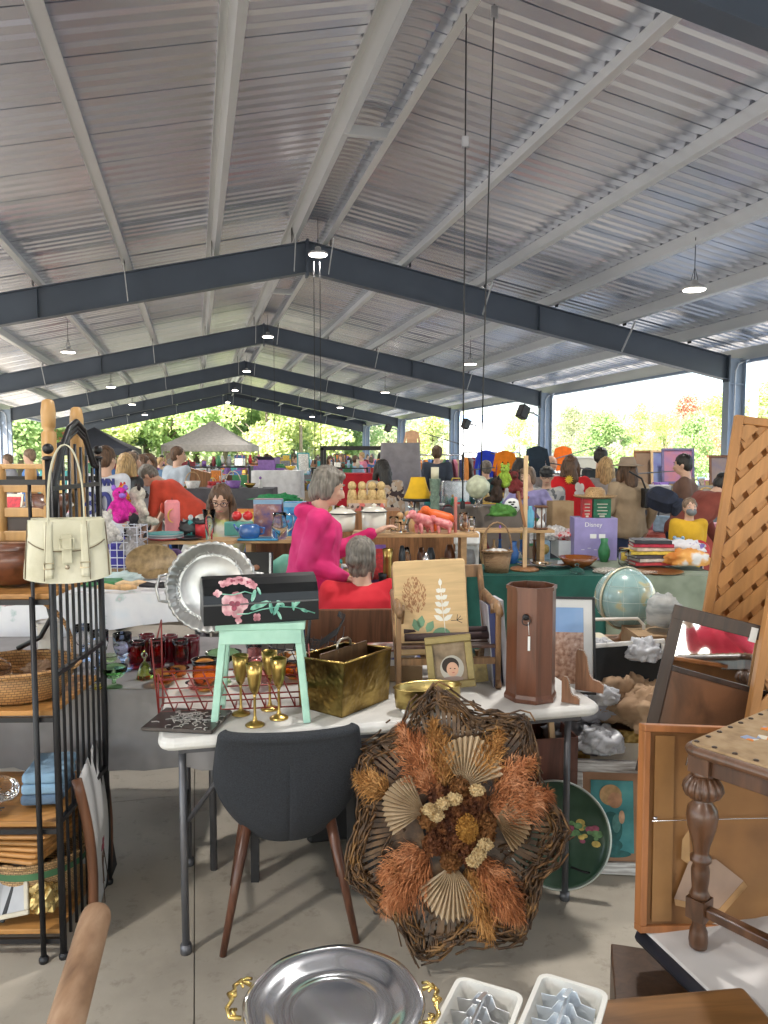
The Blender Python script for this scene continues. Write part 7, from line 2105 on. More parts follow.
# crocks
EN = mat((.66, .63, .54), .25, coat=.4, var=.04)
for px, y, r0, h, lab in ((342, 4.9, .085, .11, 'smaller cream enamel crock with a black rimmed lid left of the reaching hand'), (374, 4.78, .078, .13, 'larger cream enamel crock with a black rimmed lid under the reaching hand')):
 t = thing('enamel_crock', lab, 'crock', (PX(px, y), y, SC))
 mb = MB(); mb.lathe([(r0 * .85, 0), (r0 * .95, .02), (r0, h), (r0 * .95, h)], 28); mb.build('pot', EN, t)
 mb = MB(); mb.lathe([(r0 * 1.04, h), (r0 * 1.04, h + .006), (r0 * .7, h + .028), (.012, h + .035)], 28); mb.lathe([(.012, h + .034), (.018, h + .045), (.001, h + .055)], 14); mb.build('lid', EN, t)
 mb = MB(); mb.tube([(r0 * 1.04 * math.cos(a), r0 * 1.04 * math.sin(a), h + .003) for a in [2 * PI * k / 32 for k in range(32)]], .004, 6, closed=True); mb.build('black_rim', BLACK, t)
# pink animals: two pigs on the shelf
def pig(label, px, y, z, s, m_, rz):
 mb = MB(Matrix.Scale(s, 4))
 cap(mb, (-.05, 0, .07), (.04, 0, .10), .042, .036, 12); mb.ell((.085, 0, .125), (.032, .028, .03), 12, 8); cap(mb, (.10, 0, .12), (.125, 0, .11), .014, .013)
 for sx in (-.055, .035):
  for sy in (-.022, .022): cap(mb, (sx, sy, .05), (sx - .006, sy * 1.15, .01), .016, .012)
 for sy in (-1, 1): mb.add([(.07, sy * .012, .15), (.085, sy * .034, .15), (.075, sy * .03, .185)], [(0, 1, 2)])
 mb.tube([(-.09, 0, .09), (-.105, .005, .1), (-.10, .01, .115)], .004, 6)
 o = vox(mb, .0045 * s, 'toy_animal', m_, None, 2); o.location = (PX(px, y), y, z); o.rotation_euler = (0, 0, rz); tag(o, label, 'figurine'); return o
SAL = patt([(.52, .10, .12), (.68, .22, .22), (.75, .38, .34)], 30, 'noise', .45, [.3, .5, .7])
pig('left pink pottery pig on the long riser shelf', 423, 4.76, SC, .95, SAL, R(215)); pig('right smaller pink pottery pig on the long riser shelf', 443, 4.76, SC, .72, SAL, R(170))
ORG = mat((.72, .12, .015), .5)
o = pig('orange pottery animal behind the two pink pigs', 440, 4.88, SC + .0, 1.05, ORG, R(180))
# jars, glasses, wooden figures between
for k, (px, y, kind, col, h) in enumerate(((394, 4.8, 'v', 0, .10), (400, 4.9, 'f', 0, .12), (408, 4.92, 'f', 0, .13), (398, 4.76, 'g', 0, .07), (404, 4.74, 'g', 0, .06), (411, 4.8, 'b', 0, .19), (456, 4.8, 'c', 0, .22), (464, 4.86, 'v', 1, .12), (472, 4.78, 'g', 0, .10), (466, 4.92, 'f', 1, .1))):
 z = SC
 if kind == 'v': L('glass_vase', 'clear glass jar on the long riser shelf, %s' % ('left of the wooden figures' if col == 0 else 'right of the pink pigs'), 'jar', px, y, z, vessel(.03, h, .8, 1), CLEAR)
 if kind == 'g': L('drinking_glass', ['', '', '', 'left short glass tumbler in front of the wooden figures', 'right short glass tumbler in front of the wooden figures', '', '', '', 'glass tumbler at the right end of the long riser shelf', ''][k], 'glass', px, y, z, vessel(.022, h, .85, 1.1), CLEAR)
 if kind == 'b': L('glass_decanter', 'clear glass decanter with a stopper beside the wooden figures', 'bottle', px, y, z, [(.035, 0), (.038, .02), (.036, .06), (.012, .10), (.011, .15), (.018, .155), (.015, .19), (.001, .195)], CLEAR)
 if kind == 'f':
  mb = MB(); mb.lathe([(.022, 0), (.026, .03), (.018, h * .55), (.012, h * .62)], 14); mb.ell((0, 0, h * .8), (.022, .022, .024), 12, 8)
  tag(mb.build('wooden_figure', LWOOD if col == 0 else MWOOD, loc=(PX(px, y), y, z)), ['', 'left carved wooden figure on the long riser shelf', 'right carved wooden figure on the long riser shelf', '', '', '', '', '', '', 'dark wooden figure behind the hanging cord'][k], 'figurine')
 if kind == 'c': L('pillar_candle', 'slim red brown candle at the middle of the long riser shelf', 'candle', px, y, z, [(.010, 0), (.010, h), (.001, h + .004)], mat((.4, .12, .09), .5))
# dark clutter under the long shelf
rr = random.Random(31)
for k in range(16):
 px = 383 + k * 4.8; y = rr.uniform(4.7, 4.95); z = .76; m_ = [BLACK, BRASS, DWOOD, STEEL, mat((.05, .06, .07), .3), CLEAR][k % 6]
 h = rr.uniform(.1, .28)
 L(['dark_bottle', 'brass_pot', 'wooden_jar', 'steel_can', 'black_mug', 'glass_jar'][k % 6], '%s %s in the dark row under the long riser shelf' % (ordi[k], ['black bottle', 'brass pot', 'wooden jar', 'steel can', 'black mug', 'glass jar'][k % 6]), 'jar', px, y, z, vessel(rr.uniform(.022, .036), h, .9, rr.choice((.5, .9, 1.15))), m_, 14)
# board figures in the tray: tan dolls
t = thing('display_tray', 'shallow wooden tray on plaid cloth holding tan straw dolls', 'tray', (PX(367, 5.9), 5.9, PZ(505, 5.9)))
mb = MB(); mb.box((0, 0, 0), (.30, .2, .02)); mb.build('base', LWOOD, t)
for s in (-1, 1): mb = MB(); mb.box((0, s * .1, .02), (.30, .01, .05)); mb.build('side', LWOOD, t)
mb = MB(); mb.grid(lambda u, v: (-.14 + .28 * u, -.112 - .01 * math.sin(u * 20) * v, .02 - .17 * v), 24, 4, thick=.003); mb.build('plaid_skirt', patt([(.40, .30, .24), (.10, .06, .05), (.5, .12, .1)], 40, 'cell', .9, [0, .4, .7]), t)
for k, px in enumerate((352, 362, 372, 381)):
 mb = MB(); mb.lathe([(.034, 0), (.038, .05), (.030, .09), (.026, .10)], 14); mb.ell((0, 0, .13), (.033, .031, .035), 12, 8, bump=.15)
 tag(mb.build('straw_doll', patt([(.36, .23, .09), (.56, .40, .18), (.66, .50, .26)], 50, 'noise', .9, [.3, .5, .7]), loc=(PX(px, 5.88), 5.88, PZ(504, 5.9) + .01)), ['leftmost', 'second', 'third', 'rightmost'][k] + ' tan straw doll in the wooden tray', 'doll')
mb = MB(); mb.box((0, 0, 0), (.5, .4, PZ(507, 5.9) - .02)); tag(mb.build('wooden_crate', MWOOD, loc=(PX(367, 5.9), 5.95, (PZ(507, 5.9) - .02) / 2)), 'tall brown crate carrying the tray of straw dolls', 'crate')
# coffee maker
t = thing('coffee_maker', 'white drip coffee maker with glass pot on the green cloth', 'coffee maker', (PX(468, 5.5), 5.52, .765), R(-8))
mb = MB(); mb.rbox((0, 0, .02), (.17, .2, .04), .02); mb.build('base', WHITE, t, bevel=.005)
mb = MB(); mb.rbox((0, .06, .13), (.17, .08, .2), .02); mb.build('column', WHITE, t, bevel=.005)
mb = MB(); mb.rbox((0, 0, .245), (.185, .2, .09), .03, ); mb.build('water_tank', WHITE, t, bevel=.006)
mb = MB(); mb.lathe([(.05, .042), (.065, .08), (.055, .15), (.05, .165), (.001, .168)], 24, (0, -.03, 0)); mb.build('pot', glass((.5, .5, .52)), t)
mb = MB(); mb.tube([(-.06, -.05, .15), (-.11, -.07, .14), (-.11, -.07, .08), (-.06, -.05, .07)], .008, 8); mb.build('handle', WHITE, t)
q = basket('wicker_basket', 'tan woven basket with a tall arched handle on the green cloth', (PX(499, 5.45), 5.5, .765), .105, .075, .155, WK3, handle=.22, hdir=0, flare=1.1)
crumple('linen_napkins', 'white linen filling the handled tan basket', 'linen', (PX(499, 5.45), 5.5, .765 + .14), .09, .065, .03, mat((.62, .6, .56), .9), 9, 24, .4)
# dowel stand
t = thing('dowel_stand', 'tall square wooden dowel on a round base on the green cloth', 'stand', (PX(526, 5.6), 5.6, .765))
mb = MB(); mb.lathe([(.105, 0), (.105, .012), (.095, .02), (.02, .022)], 28); mb.build('base', MWOOD, t)
mb = MB(); mb.box((0, 0, PZ(456, 5.6) / 2 - .37), (.028, .028, PZ(456, 5.6) - .765 - .02)); mb.build('dowel', TAN, t)
mb = MB(); mb.bar((-.005, -.03, .32), (-.06, -.03, .58), .02, .02); mb.build('side_arm', MWOOD, t)
L('glass_cake_plate', 'large clear glass cake plate beneath the dowel base', 'plate', 545, 5.75, .765, [(.10, 0), (.10, .005), (.02, .012), (.03, .03), (.20, .036), (.2, .03), (.001, .028)], CLEAR, 32)
L('wooden_bowl', 'wide shallow brown lacquer bowl on the green cloth', 'bowl', 580, 5.7, .765, [(.04, 0), (.045, .006), (.10, .03), (.145, .085), (.138, .085), (.09, .035), (.001, .014)], mat((.20, .06, .012), .25, coat=.5), 32)
L('glass_dome', 'small clear glass dome with a knob in front of the lacquer bowl', 'dome', 579, 5.42, .765, [(.055, 0), (.055, .01), (.045, .035), (.012, .05), (.012, .06), (.018, .07), (.001, .078)], CLEAR)
# purple box, boxes, hat
PB = mat((.30, .26, .52), .5, var=.1)
y = 6.15; bx = PX(598, y); bz = PZ(553, y); bh = PZ(518, y) - .765
t = thing('purple_box', 'lavender cardboard product box with white lettering', 'box', (bx, y + .1, .765), R(-4))
mb = MB(); mb.box((0, 0, bh / 2), (.34, .22, bh)); mb.build('carton', PB, t, bevel=.003)
text('Disney', .05, WHITE, Matrix.Translation((-.02, -.1115, bh * .84)) @ Matrix.Rotation(R(90), 4, 'X'), t, 'lettering')
for k in range(2): mb = MB(); mb.box((-.02 + .07 * k, -.111, bh * .57), (.05, .002, .035)); mb.build('label_patch', WHITE, t)
mb = MB()
for k in range(5): mb.box((-.10 + .05 * k, -.111, bh * .25 + .012 * (k % 2)), (.025, .002, .006))
mb.build('fine_print', mat((.6, .58, .7), .5), t)
zt = .765 + bh
for dx, w_, h, col, lab in ((-.07, .075, .155, (.5, .02, .03), 'small red box standing on the lavender box'), (.05, .14, .155, (.005, .16, .08), 'green box with fine print on top of the lavender box')):
 t = thing('small_box', lab, 'box', (bx + dx, y + .06, zt), R(-4))
 mb = MB(); mb.box((0, 0, h / 2), (w_, .09, h)); mb.build('carton', mat(col, .4, var=.3, vs=25), t, bevel=.002)
 mb = MB()
 for k in range(4): mb.box((0, -.0458, h * (.2 + .17 * k)), (w_ * (.5 + .1 * (k % 2)), .0012, .008))
 mb.box((0, -.0458, h * .08), (w_ * .3, .0012, .014)); mb.build('print', mat((.6, .6, .5), .5), t)
mb = MB(); HT_ = [(.001, .085), (.05, .083), (.075, .06), (.082, .01), (.09, 0), (.15, .008), (.165, .02), (.15, .004), (.09, -.006), (.001, .07)]
mb.lathe(HT_, 36, sy=1.1, wob=lambda a, z: .05 * math.cos(2 * a) if z < .03 else 0); tag(mb.build('straw_hat', WK1, loc=(bx + .0, y + .06, zt + .16)), 'straw hat resting on the red and green boxes', 'hat')
# hourglass, pamphlets, tub, paper bag
t = thing('hourglass', 'wooden hourglass with white sand on the right riser shelf', 'hourglass', (PX(543, 5.9), 5.95, PZ(530, 5.9)))
for z in (0, .17): mb = MB(); mb.rbox((0, 0, z + .008), (.10, .10, .016), .02); mb.build('end_plate', DWOOD, t)
for a in range(3): mb = MB(); mb.tube([(.04 * math.cos(a * 2.1 + .5), .04 * math.sin(a * 2.1 + .5), .01), (.04 * math.cos(a * 2.1 + .5), .04 * math.sin(a * 2.1 + .5), .17)], .005, 6); mb.build('pillar', DWOOD, t)
mb = MB(); mb.lathe([(.03, .016), (.033, .05), (.006, .09), (.033, .13), (.03, .165)], 18); mb.build('glass_bulb', WHITE, t)
carton('plastic_tub', 'clear plastic tub stuffed with red and white packets', PX(575, 6.35), 6.45, .765, .26, .3, .14, 0, mat((.6, .62, .63), .3, var=.05), 'tub')
crumple('snack_bag', 'red and white printed packets on top of the plastic tub', 'packet', (PX(577, 6.3), 6.4, .93), .12, .08, .05, patt([(.5, .02, .02), (.7, .68, .66), (.6, .05, .05)], 20, 'noise', .4, [.4, .5, .6]), 12)
crumple('knitted_cloth', 'white crocheted cloth heaped behind the plastic tub', 'cloth', (PX(556, 6.5), 6.5, .93), .12, .1, .07, mat((.6, .58, .56), .9, var=.3, vs=60), 13)
y = 7.0
carton('paper_bag', 'brown paper shopping bag standing between the hourglass and the red sweatshirt', PX(561, y), y, PZ(538, y), .2, .14, .34, R(10), CB, 'bag')
L('blue_bottle', 'pale blue water bottle behind the dowel', 'bottle', 531, 6.3, PZ(528, 6.3), [(.03, 0), (.033, .02), (.033, .13), (.015, .16), (.015, .18), (.001, .182)], mat((.12, .42, .6), .2))
# book stack
bk = [((.45, .03, .04), .30), ((.55, .5, .45), .26), ((.05, .04, .05), .31), ((.70, .50, .06), .32), ((.65, .5, .4), .28), ((.45, .02, .05), .29), ((.03, .03, .04), .27)]
z = .79
rr = random.Random(5)
for k, (col, w_) in enumerate(bk):
 y = 5.75; h = .026
 t = thing('hardback_book', ['lowest', 'second', 'third', 'fourth', 'fifth', 'sixth', 'topmost'][k] + ' book in the stack on the sage cloth', 'book', (PX(652, y) + rr.uniform(-.01, .01), y, z), R(rr.uniform(-9, 9)))
 mb = MB(); mb.box((0, 0, .002), (w_, .2, .004)); mb.box((0, 0, h - .002), (w_, .2, .004)); mb.box((0, -.098, h / 2), (w_, .004, h)); mb.build('cover', mat(col, .5, var=.2, vs=30), t)
 mb = MB(); mb.box((0, .003, h / 2), (w_ - .012, .19, h - .009)); mb.build('pages', mat((.7, .68, .6), .9), t)
 z += h + .001
L('crystal_pitcher', 'small cut glass cream jug left of the book stack', 'jug', 626, 5.7, .765, vessel(.04, .14, .8, 1.1), CLEAR)
crumple('plush_toy', 'orange and white soft toy heap right of the book stack', 'soft toy', (PX(693, 5.6), 5.65, .84), .16, .1, .07, patt([(.55, .18, .03), (.70, .36, .10), (.68, .66, .64)], 6, 'noise', .95, [.35, .55, .62]), 15, 34, .4)
crumple('white_cloth', 'white wadded cloth with purple print above the orange soft toy', 'cloth', (PX(690, 5.8), 5.85, .90), .13, .08, .06, patt([(.65, .64, .66), (.7, .68, .7), (.2, .12, .35)], 12, 'noise', .9, [.4, .6, .68]), 16)
crumple('costume_jewellery', 'pile of silver costume jewellery at the left of the sage cloth', 'jewellery', (PX(612, 5.45), 5.5, .775), .10, .07, .02, patt([(.1, .08, .06), (.4, .36, .3), (.62, .6, .55)], 120, 'noise', .3, [.35, .5, .65]), 17)
crumple('crystal_pendants', 'glittering heap of glass pendants at the front of the sage cloth', 'jewellery', (PX(640, 5.38), 5.42, .775), .14, .05, .018, patt([(.15, .1, .07), (.35, .2, .12), (.62, .58, .5)], 120, 'noise', .3, [.35, .5, .65]), 18)
L('brass_platter', 'round copper platter at the front edge of the sage cloth', 'platter', 662, 5.5, .765, [(.14, 0), (.17, .012), (.16, .012), (.13, .004), (.001, .004)], mat((.4, .2, .08), .35, .8), 32)
# ---- left: teapot, mugs, pitcher, boxes
BT = mat((.04, .13, .36), .25, coat=.5)
t = thing('blue_teapot', 'cobalt blue bowl shaped teapot on the short riser shelf', 'teapot', (PX(248, 4.9), 4.92, SB))
mb = MB(); mb.lathe([(.04, 0), (.06, .012), (.072, .045), (.062, .085), (.045, .095), (.001, .097)], 28); mb.build('pot', BT, t)
mb = MB(); mb.tube([(-.065, 0, .05), (-.09, 0, .075), (-.10, 0, .095)], [.014, .009, .007], 8); mb.build('spout', BT, t)
mb = MB(); mb.tube([(.06, 0, .075), (.095, 0, .07), (.09, 0, .035), (.062, 0, .03)], .007, 8); mb.build('handle', BT, t)
mb = MB(); mb.rbox((0, 0, .0), (.34, .16, .012), .02); tag(mb.build('blue_tray', mat((.05, .28, .48), .4), loc=(PX(252, 4.9), 4.93, SB - .0)), 'flat blue tray beneath the cobalt teapot', 'tray')
for k, (px, col, lab) in enumerate(((236, (.6, .02, .02), 'left red apple shaped jar above the aqua box'), (247, (.6, .02, .02), 'right red apple shaped jar above the aqua box'))):
 mb = MB(); mb.ell((0, 0, .03), (.035, .035, .032), 14, 10); mb.tube([(0, 0, .055), (.006, 0, .075)], .003, 6); o = mb.build('apple_jar', mat(col, .3, coat=.4), loc=(PX(px, 5.15), 5.15, SB + .10)); tag(o, lab, 'jar')
mb = MB(); mb.box((0, 0, .045), (.18, .09, .09)); tag(mb.build('aqua_box', mat((.12, .42, .36), .5), loc=(PX(238, 5.15), 5.15, SB), bevel=.003), 'aqua green box behind the cobalt teapot', 'box')
t = thing('crystal_pitcher', 'tall cut crystal pitcher at the right end of the short riser shelf', 'pitcher', (PX(278, 4.85), 4.9, SB))
mb = MB(); mb.lathe([(.04, 0), (.05, .02), (.055, .08), (.04, .13), (.045, .17), (.041, .17), (.036, .13), (.05, .08), (.001, .02)], 28, wob=lambda a, z: .03 * math.sin(a * 14)); mb.build('jug', CLEAR, t)
mb = MB(); mb.tube([(.04, 0, .16), (.085, 0, .15), (.085, 0, .08), (.05, 0, .05)], .006, 8); mb.build('handle', CLEAR, t)
for k, (px, w_, h, cols, lab) in enumerate(((268, .19, .27, ((.08, .06, .2), (.3, .14, .12), (.5, .4, .45)), 'dark patterned toy box behind the crystal pitcher'), (295, .15, .25, ((.03, .03, .22), (.03, .3, .55), (.4, .06, .1)), 'violet blue toy box beside the pink hoodie'))):
 t = thing('toy_box', lab, 'box', (PX(px, 5.25), 5.25, .76 + .28)); mb = MB(); mb.box((0, 0, h / 2), (w_, .1, h)); mb.build('carton', patt(cols, 16, 'noise', .35, [.35, .55, .7]), t, bevel=.003)
 mb = MB(); mb.box((0, 0, h - .02), (w_ * 1.005, .102, .03)); mb.build('top_band', mat((.2, .35, .5), .4), t)
mb = MB(); mb.box((0, 0, .14), (.42, .14, .28)); tag(mb.build('storage_box', DWOOD, loc=(PX(281, 5.25), 5.28, .755)), 'dark crate under the two toy boxes', 'crate')
L('glass_vase', 'tall clear flared glass vase at the end of the left riser shelf', 'vase', 208, 4.8, SZ1 - .01, [(.018, 0), (.02, .01), (.026, .1), (.042, .2), (.039, .2), (.022, .1), (.001, .02)], CLEAR)
t = thing('plate_stack', 'stack of teal, white and red plates on the left riser shelf', 'plates', (PX(163, 4.78), 4.8, SZ1))
for k, col in enumerate(((.5, .03, .04), (.6, .6, .6), (.25, .28, .3), (.6, .62, .6), (.10, .42, .42))):
 mb = MB(); mb.lathe([(.06, 0), (.105, .006), (.112, .012), (.105, .012), (.055, .005), (.001, .005)], 30, (0, 0, .008 * k)); mb.build('plate', mat(col, .3), t)
L('black_plates', 'shallow black dish right of the teal plate stack', 'dish', 187, 4.8, SZ1, [(.05, 0), (.09, .015), (.085, .018), (.001, .006)], mat((.03, .03, .035), .3), 24)
crumple('black_bag', 'black leather bag lying behind the black dish', 'bag', (PX(190, 4.95), 4.98, SZ1 + .05), .09, .06, .06, mat((.02, .02, .022), .4), 21)
t = thing('pillar_candle', 'big pink pillar candle with a yellow crescent on the left riser shelf', 'candle', (PX(169, 4.9), 4.95, SZ1))
mb = MB(); mb.rbox((0, 0, .12), (.10, .06, .24), .03); mb.build('wax', mat((.70, .22, .24), .4, var=.15, vs=12), t, bevel=.012)
mb = MB(); mb.tube([(.012 + .03 * math.cos(a), -.032, .14 + .042 * math.sin(a)) for a in [R(80 + 20 * k) for k in range(11)]], [.002, .006, .009, .011, .012, .012, .012, .011, .009, .006, .002], 8, sq=.4); mb.build('crescent', mat((.75, .45, .08), .5), t)
mb = MB(); mb.tube([(0, 0, .24), (0, 0, .255)], .002, 5); mb.build('wick', BLACK, t)
t = thing('toleware_tray', 'black rectangular tray with dark painted flowers propped behind the floral box', 'tray', (PX(241, 4.3), 4.3, .90), R(2), rx=R(-8))
mb = MB(); mb.rbox((0, 0, .02), (.34, .018, .28), .004); mb.build('panel', LAC, t, bevel=.006)
mb = MB(); [mb.ell((rr.uniform(-.08, .08), -.0095, rr.uniform(-.04, .09)), (.02, .002, .016), 8, 4) for _ in range(9)]; mb.build('painted_bouquet', patt([(.05, .02, .05), (.25, .12, .05), (.15, .08, .12)], 30, 'noise', .4), t)
mb = MB(); mb.box((.155, -.012, .02), (.012, .006, .27)); mb.build('silver_edge', STEEL, t)
mb = MB(); mb.box((0, 0, .38), (.5, .3, .76)); tag(mb.build('display_plinth', mat((.2, .18, .16), .8), loc=(PX(255, 4.3), 4.42, 0)), 'drab plinth behind the floral box carrying the black tray', 'plinth')
t = thing('throw_pillow', 'sea green printed pillow behind the floral box', 'pillow', (PX(286, 4.45), 4.5, .90), rx=R(-12)); mb = MB(); mb.ell((0, 0, 0), (.13, .05, .12), 20, 12, bump=.1); mb.build('cushion', patt([(.10, .34, .25), (.2, .48, .36), (.5, .6, .5)], 8, 'noise', .9, [.3, .55, .75]), t)
# floral table wares
def onf(px, py): return at_z(px, py, .905)
t = thing('oval_tray', 'oval antique brown tray standing on edge on the flowered sheet', 'tray', (PX(147, 4.25), 4.28, .905), R(5), rx=R(-14))
mb = MB(Matrix(((1, 0, 0, 0), (0, 0, -1, 0), (0, 1, 0, .105), (0, 0, 0, 1)))); mb.lathe([(.001, 0), (.13, 0), (.142, .012), (.146, .010), (.13, -.004), (.001, -.005)], 48, sy=.68); mb.build('dish', patt([(.12, .075, .03), (.24, .16, .07), (.34, .23, .11)], 25, 'noise', .4, [.3, .5, .7], bump=.4), t)
for k, (px, py, L_, m_, lab) in enumerate(((112, 594, .22, LWOOD, 'carved pale wooden figure lying on the flowered sheet'), (152, 592, .16, BLACK, 'black handled knife lying on the flowered sheet'), (128, 590, .16, TAN, 'tan wooden tool lying beside the oval tray'))):
 p = onf(px, py); mb = MB(); mb.tube([(-L_ / 2, 0, 0), (-L_ / 4, .01, .004), (0, 0, 0), (L_ / 4, -.006, .003), (L_ / 2, 0, 0)], [.006, .016, .012, .018, .008], 10); tag(mb.build('carved_tool', m_, loc=(p.x, p.y + .05, .93), rot=(0, 0, R(8 * k))), lab, 'tool')
crumple('teal_cloth', 'teal and white crumpled cloth left of the oval tray', 'cloth', (PX(118, 4.2), 4.2, .93), .10, .07, .03, patt([(.1, .35, .36), (.5, .6, .6), (.2, .3, .25)], 9, 'noise', .9), 25)
mb = MB(); mb.rbox((0, 0, 0), (.22, .14, .03), .04); tag(mb.build('green_dish', mat((.05, .2, .08), .5), loc=(PX(98, 4.1), 4.1, .925)), 'green oblong dish at the left of the flowered sheet', 'dish')
t = thing('wire_crate', 'white wire grid crate of toys behind the cream handbag', 'crate', (PX(117, 4.62), 4.62, .905))
mb = MB()
for y_ in (-.1, .1):
 for k in range(8): mb.tube([(-.14 + .04 * k, y_, 0), (-.14 + .04 * k, y_, .28)], .0028, 5)
 for k in range(7): mb.tube([(-.14, y_, .045 * k + .005), (.14, y_, .045 * k + .005)], .0028, 5)
for x_ in (-.14, .14):
 for k in range(7): mb.tube([(x_, -.1, .045 * k + .005), (x_, .1, .045 * k + .005)], .0028, 5)
mb.build('wire_grid', mat((.62, .64, .72), .4), t)
crumple('blue_bag', 'deep blue cloth bag inside the white wire crate', 'bag', (PX(118, 4.62), 4.62, .99), .12, .07, .10, patt([(.02, .02, .12), (.05, .04, .3), (.02, .05, .2)], 9, 'noise', .7), 26)
def plush(label, px, py, y, cols, s, sd):
 s *= .72
 t = thing('soft_toy', label, 'soft toy', at_y(px, py, y), R(sd * 40)); t.scale = (s, s, s)
 m_ = mat(cols[0], .95, var=.25, vs=50, bump=.6, bs=240); m2 = mat(cols[1], .95, var=.25, vs=50, bump=.6, bs=240)
 mb = MB(); cap(mb, (0, 0, -.05), (0, 0, .02), .06, .05, 12); mb.ell((0, 0, .095), (.05, .05, .046), 12, 8)
 for s_ in (-1, 1): cap(mb, (s_ * .045, -.01, .03), (s_ * .085, -.03, -.02), .022, .018); cap(mb, (s_ * .035, -.02, -.06), (s_ * .05, -.09, -.07), .028, .024)
 vox(mb, .011, 'body', m_, t, 1)
 mb = MB(); [mb.ell((s_ * .038, 0, .135), (.018, .012, .022), 8, 6) for s_ in (-1, 1)]; mb.build('ears', m2, t)
 mb = MB(); mb.ell((0, -.045, .085), (.024, .02, .018), 10, 6); mb.build('muzzle', m2, t)
 for s_ in (-1, 1): mb = MB(); mb.ell((s_ * .02, -.045, .108), (.006, .005, .006), 8, 6); mb.build('eye', BLACK, t)
 return t
plush('magenta and purple unicorn soft toy above the wire crate', 120, 508, 4.8, ((.60, .02, .30), (.3, .15, .6)), 1.3, 1)
plush('orange and red soft toy beside the magenta one', 123, 496, 4.95, ((.7, .25, .03), (.6, .03, .05)), .8, 2)
plush('white shaggy dog soft toy with a dark face on the left back table', 138, 510, 4.9, ((.55, .5, .42), (.03, .02, .02)), 1.5, 3)
plush('white bear soft toy lying beside the handbag', 106, 530, 4.4, ((.6, .57, .53), (.5, .46, .4)), 1.1, 4)
plush('grey plush donkey leaning at the left end of the riser shelf', 133, 545, 4.55, ((.36, .34, .34), (.5, .48, .46)), 1.1, 5)
plush('black and white soft toy beneath the shaggy dog', 134, 528, 4.75, ((.02, .02, .025), (.5, .12, .2)), .9, 6)
carton('toy_carton', 'brown carton behind the wire crate full of soft toys', PX(128, 4.98), 5.02, .755, .5, .28, .2, 0, CB)
# bigger landmarks farther back
t = thing('table_lamp', 'table lamp with a mustard yellow bell shade', 'lamp', (PX(418, 6.9), 6.9, PZ(524, 6.9)))
hh = PZ(500, 6.9) - PZ(524, 6.9)
mb = MB(); mb.lathe([(.05, 0), (.05, .01), (.02, .03), (.035, hh * .5), (.012, hh)], 18); mb.build('base', mat((.35, .33, .28), .3, .5), t)
mb = MB(); mb.lathe([(.132, hh + .015), (.118, hh + .04), (.085, hh + .12), (.065, hh + .2), (.06, hh + .205)], 28, cap=False); o = mb.build('lamp_shade', mat((.72, .42, .01), .8), t); o.modifiers.new('s', 'SOLIDIFY').thickness = .003
mb = MB(); mb.lathe([(.136, hh - .01), (.136, hh + .018)], 28, cap=False); o = mb.build('shade_fringe', BLACK, t); o.modifiers.new('s', 'SOLIDIFY').thickness = .004
t = thing('candle_stand', 'green ribbed candle pillar with a cream candle beside the yellow lamp', 'candle stand', (PX(435, 6.7), 6.7, PZ(520, 6.7)))
mb = MB(); mb.lathe([(.06, 0), (.05, .04), (.035, .06), (.045, .12), (.036, .14), (.045, .2), (.036, .22), (.048, .34), (.05, .36), (.001, .362)], 20); mb.build('pillar', mat((.13, .19, .14), .6, var=.3, vs=30), t)
mb = MB(); mb.lathe([(.034, .36), (.034, .46), (.001, .462)], 18); mb.build('candle', mat((.62, .58, .42), .5), t)
t = thing('paper_globe', 'pale green fluted cabbage shaped globe on a clear foot', 'ornament', at_y(478, 487, 6.6))
mb = MB(); mb.ell((0, 0, 0), (.10, .10, .10), 28, 16, bump=.12); mb.build('fluted_ball', mat((.48, .50, .36), .6, var=.2, vs=18), t)
mb = MB(); mb.lathe([(.05, -.17), (.02, -.15), (.02, -.12), (.05, -.09)], 16); mb.build('foot', CLEAR, t)
plush('brown fox soft toy right of the fluted globe', 497, 492, 6.8, ((.05, .03, .02), (.03, .02, .02)), 1.3, 7); plush('lime green frog soft toy behind the basket handle', 505, 478, 6.9, ((.3, .45, .05), (.35, .5, .08)), 1.2, 8)
plush('red and brown bear pair near the dowel, the left one', 514, 484, 7.1, ((.2, .03, .03), (.1, .04, .03)), 1.2, 9); plush('maroon doll soft toy right beside the dowel', 520, 492, 7.2, ((.4, .12, .12), (.1, .04, .03)), 1.0, 10)
t = thing('skull_sign', 'round white sign with a black swirl left of the dowel', 'sign', at_y(512, 506, 6.3)); mb = MB(Matrix.Rotation(R(90), 4, 'X')); mb.lathe([(.001, 0), (.065, 0), (.065, .01), (.001, .01)], 24); mb.build('disc', WHITE, t)
mb = MB(); [mb.ell((rr.uniform(-.035, .035), -.011, rr.uniform(-.03, .035)), (.014, .002, .008), 8, 4) for _ in range(7)]; mb.build('black_marks', BLACK, t)
crumple('potted_ivy', 'green artificial plant behind the tan basket', 'plant', at_y(503, 512, 6.2), .09, .06, .06, patt([(.02, .08, .01), (.06, .2, .03), (.12, .3, .06)], 40, 'noise', .7), 41, 30, .9)
crumple('christmas_garland', 'bright green garland beyond the glasses woman', 'garland', at_y(280, 500, 7.4), .20, .08, .05, patt([(.005, .06, .02), (.01, .2, .06), (.04, .35, .12)], 40, 'noise', .7), 42, 30, .9)
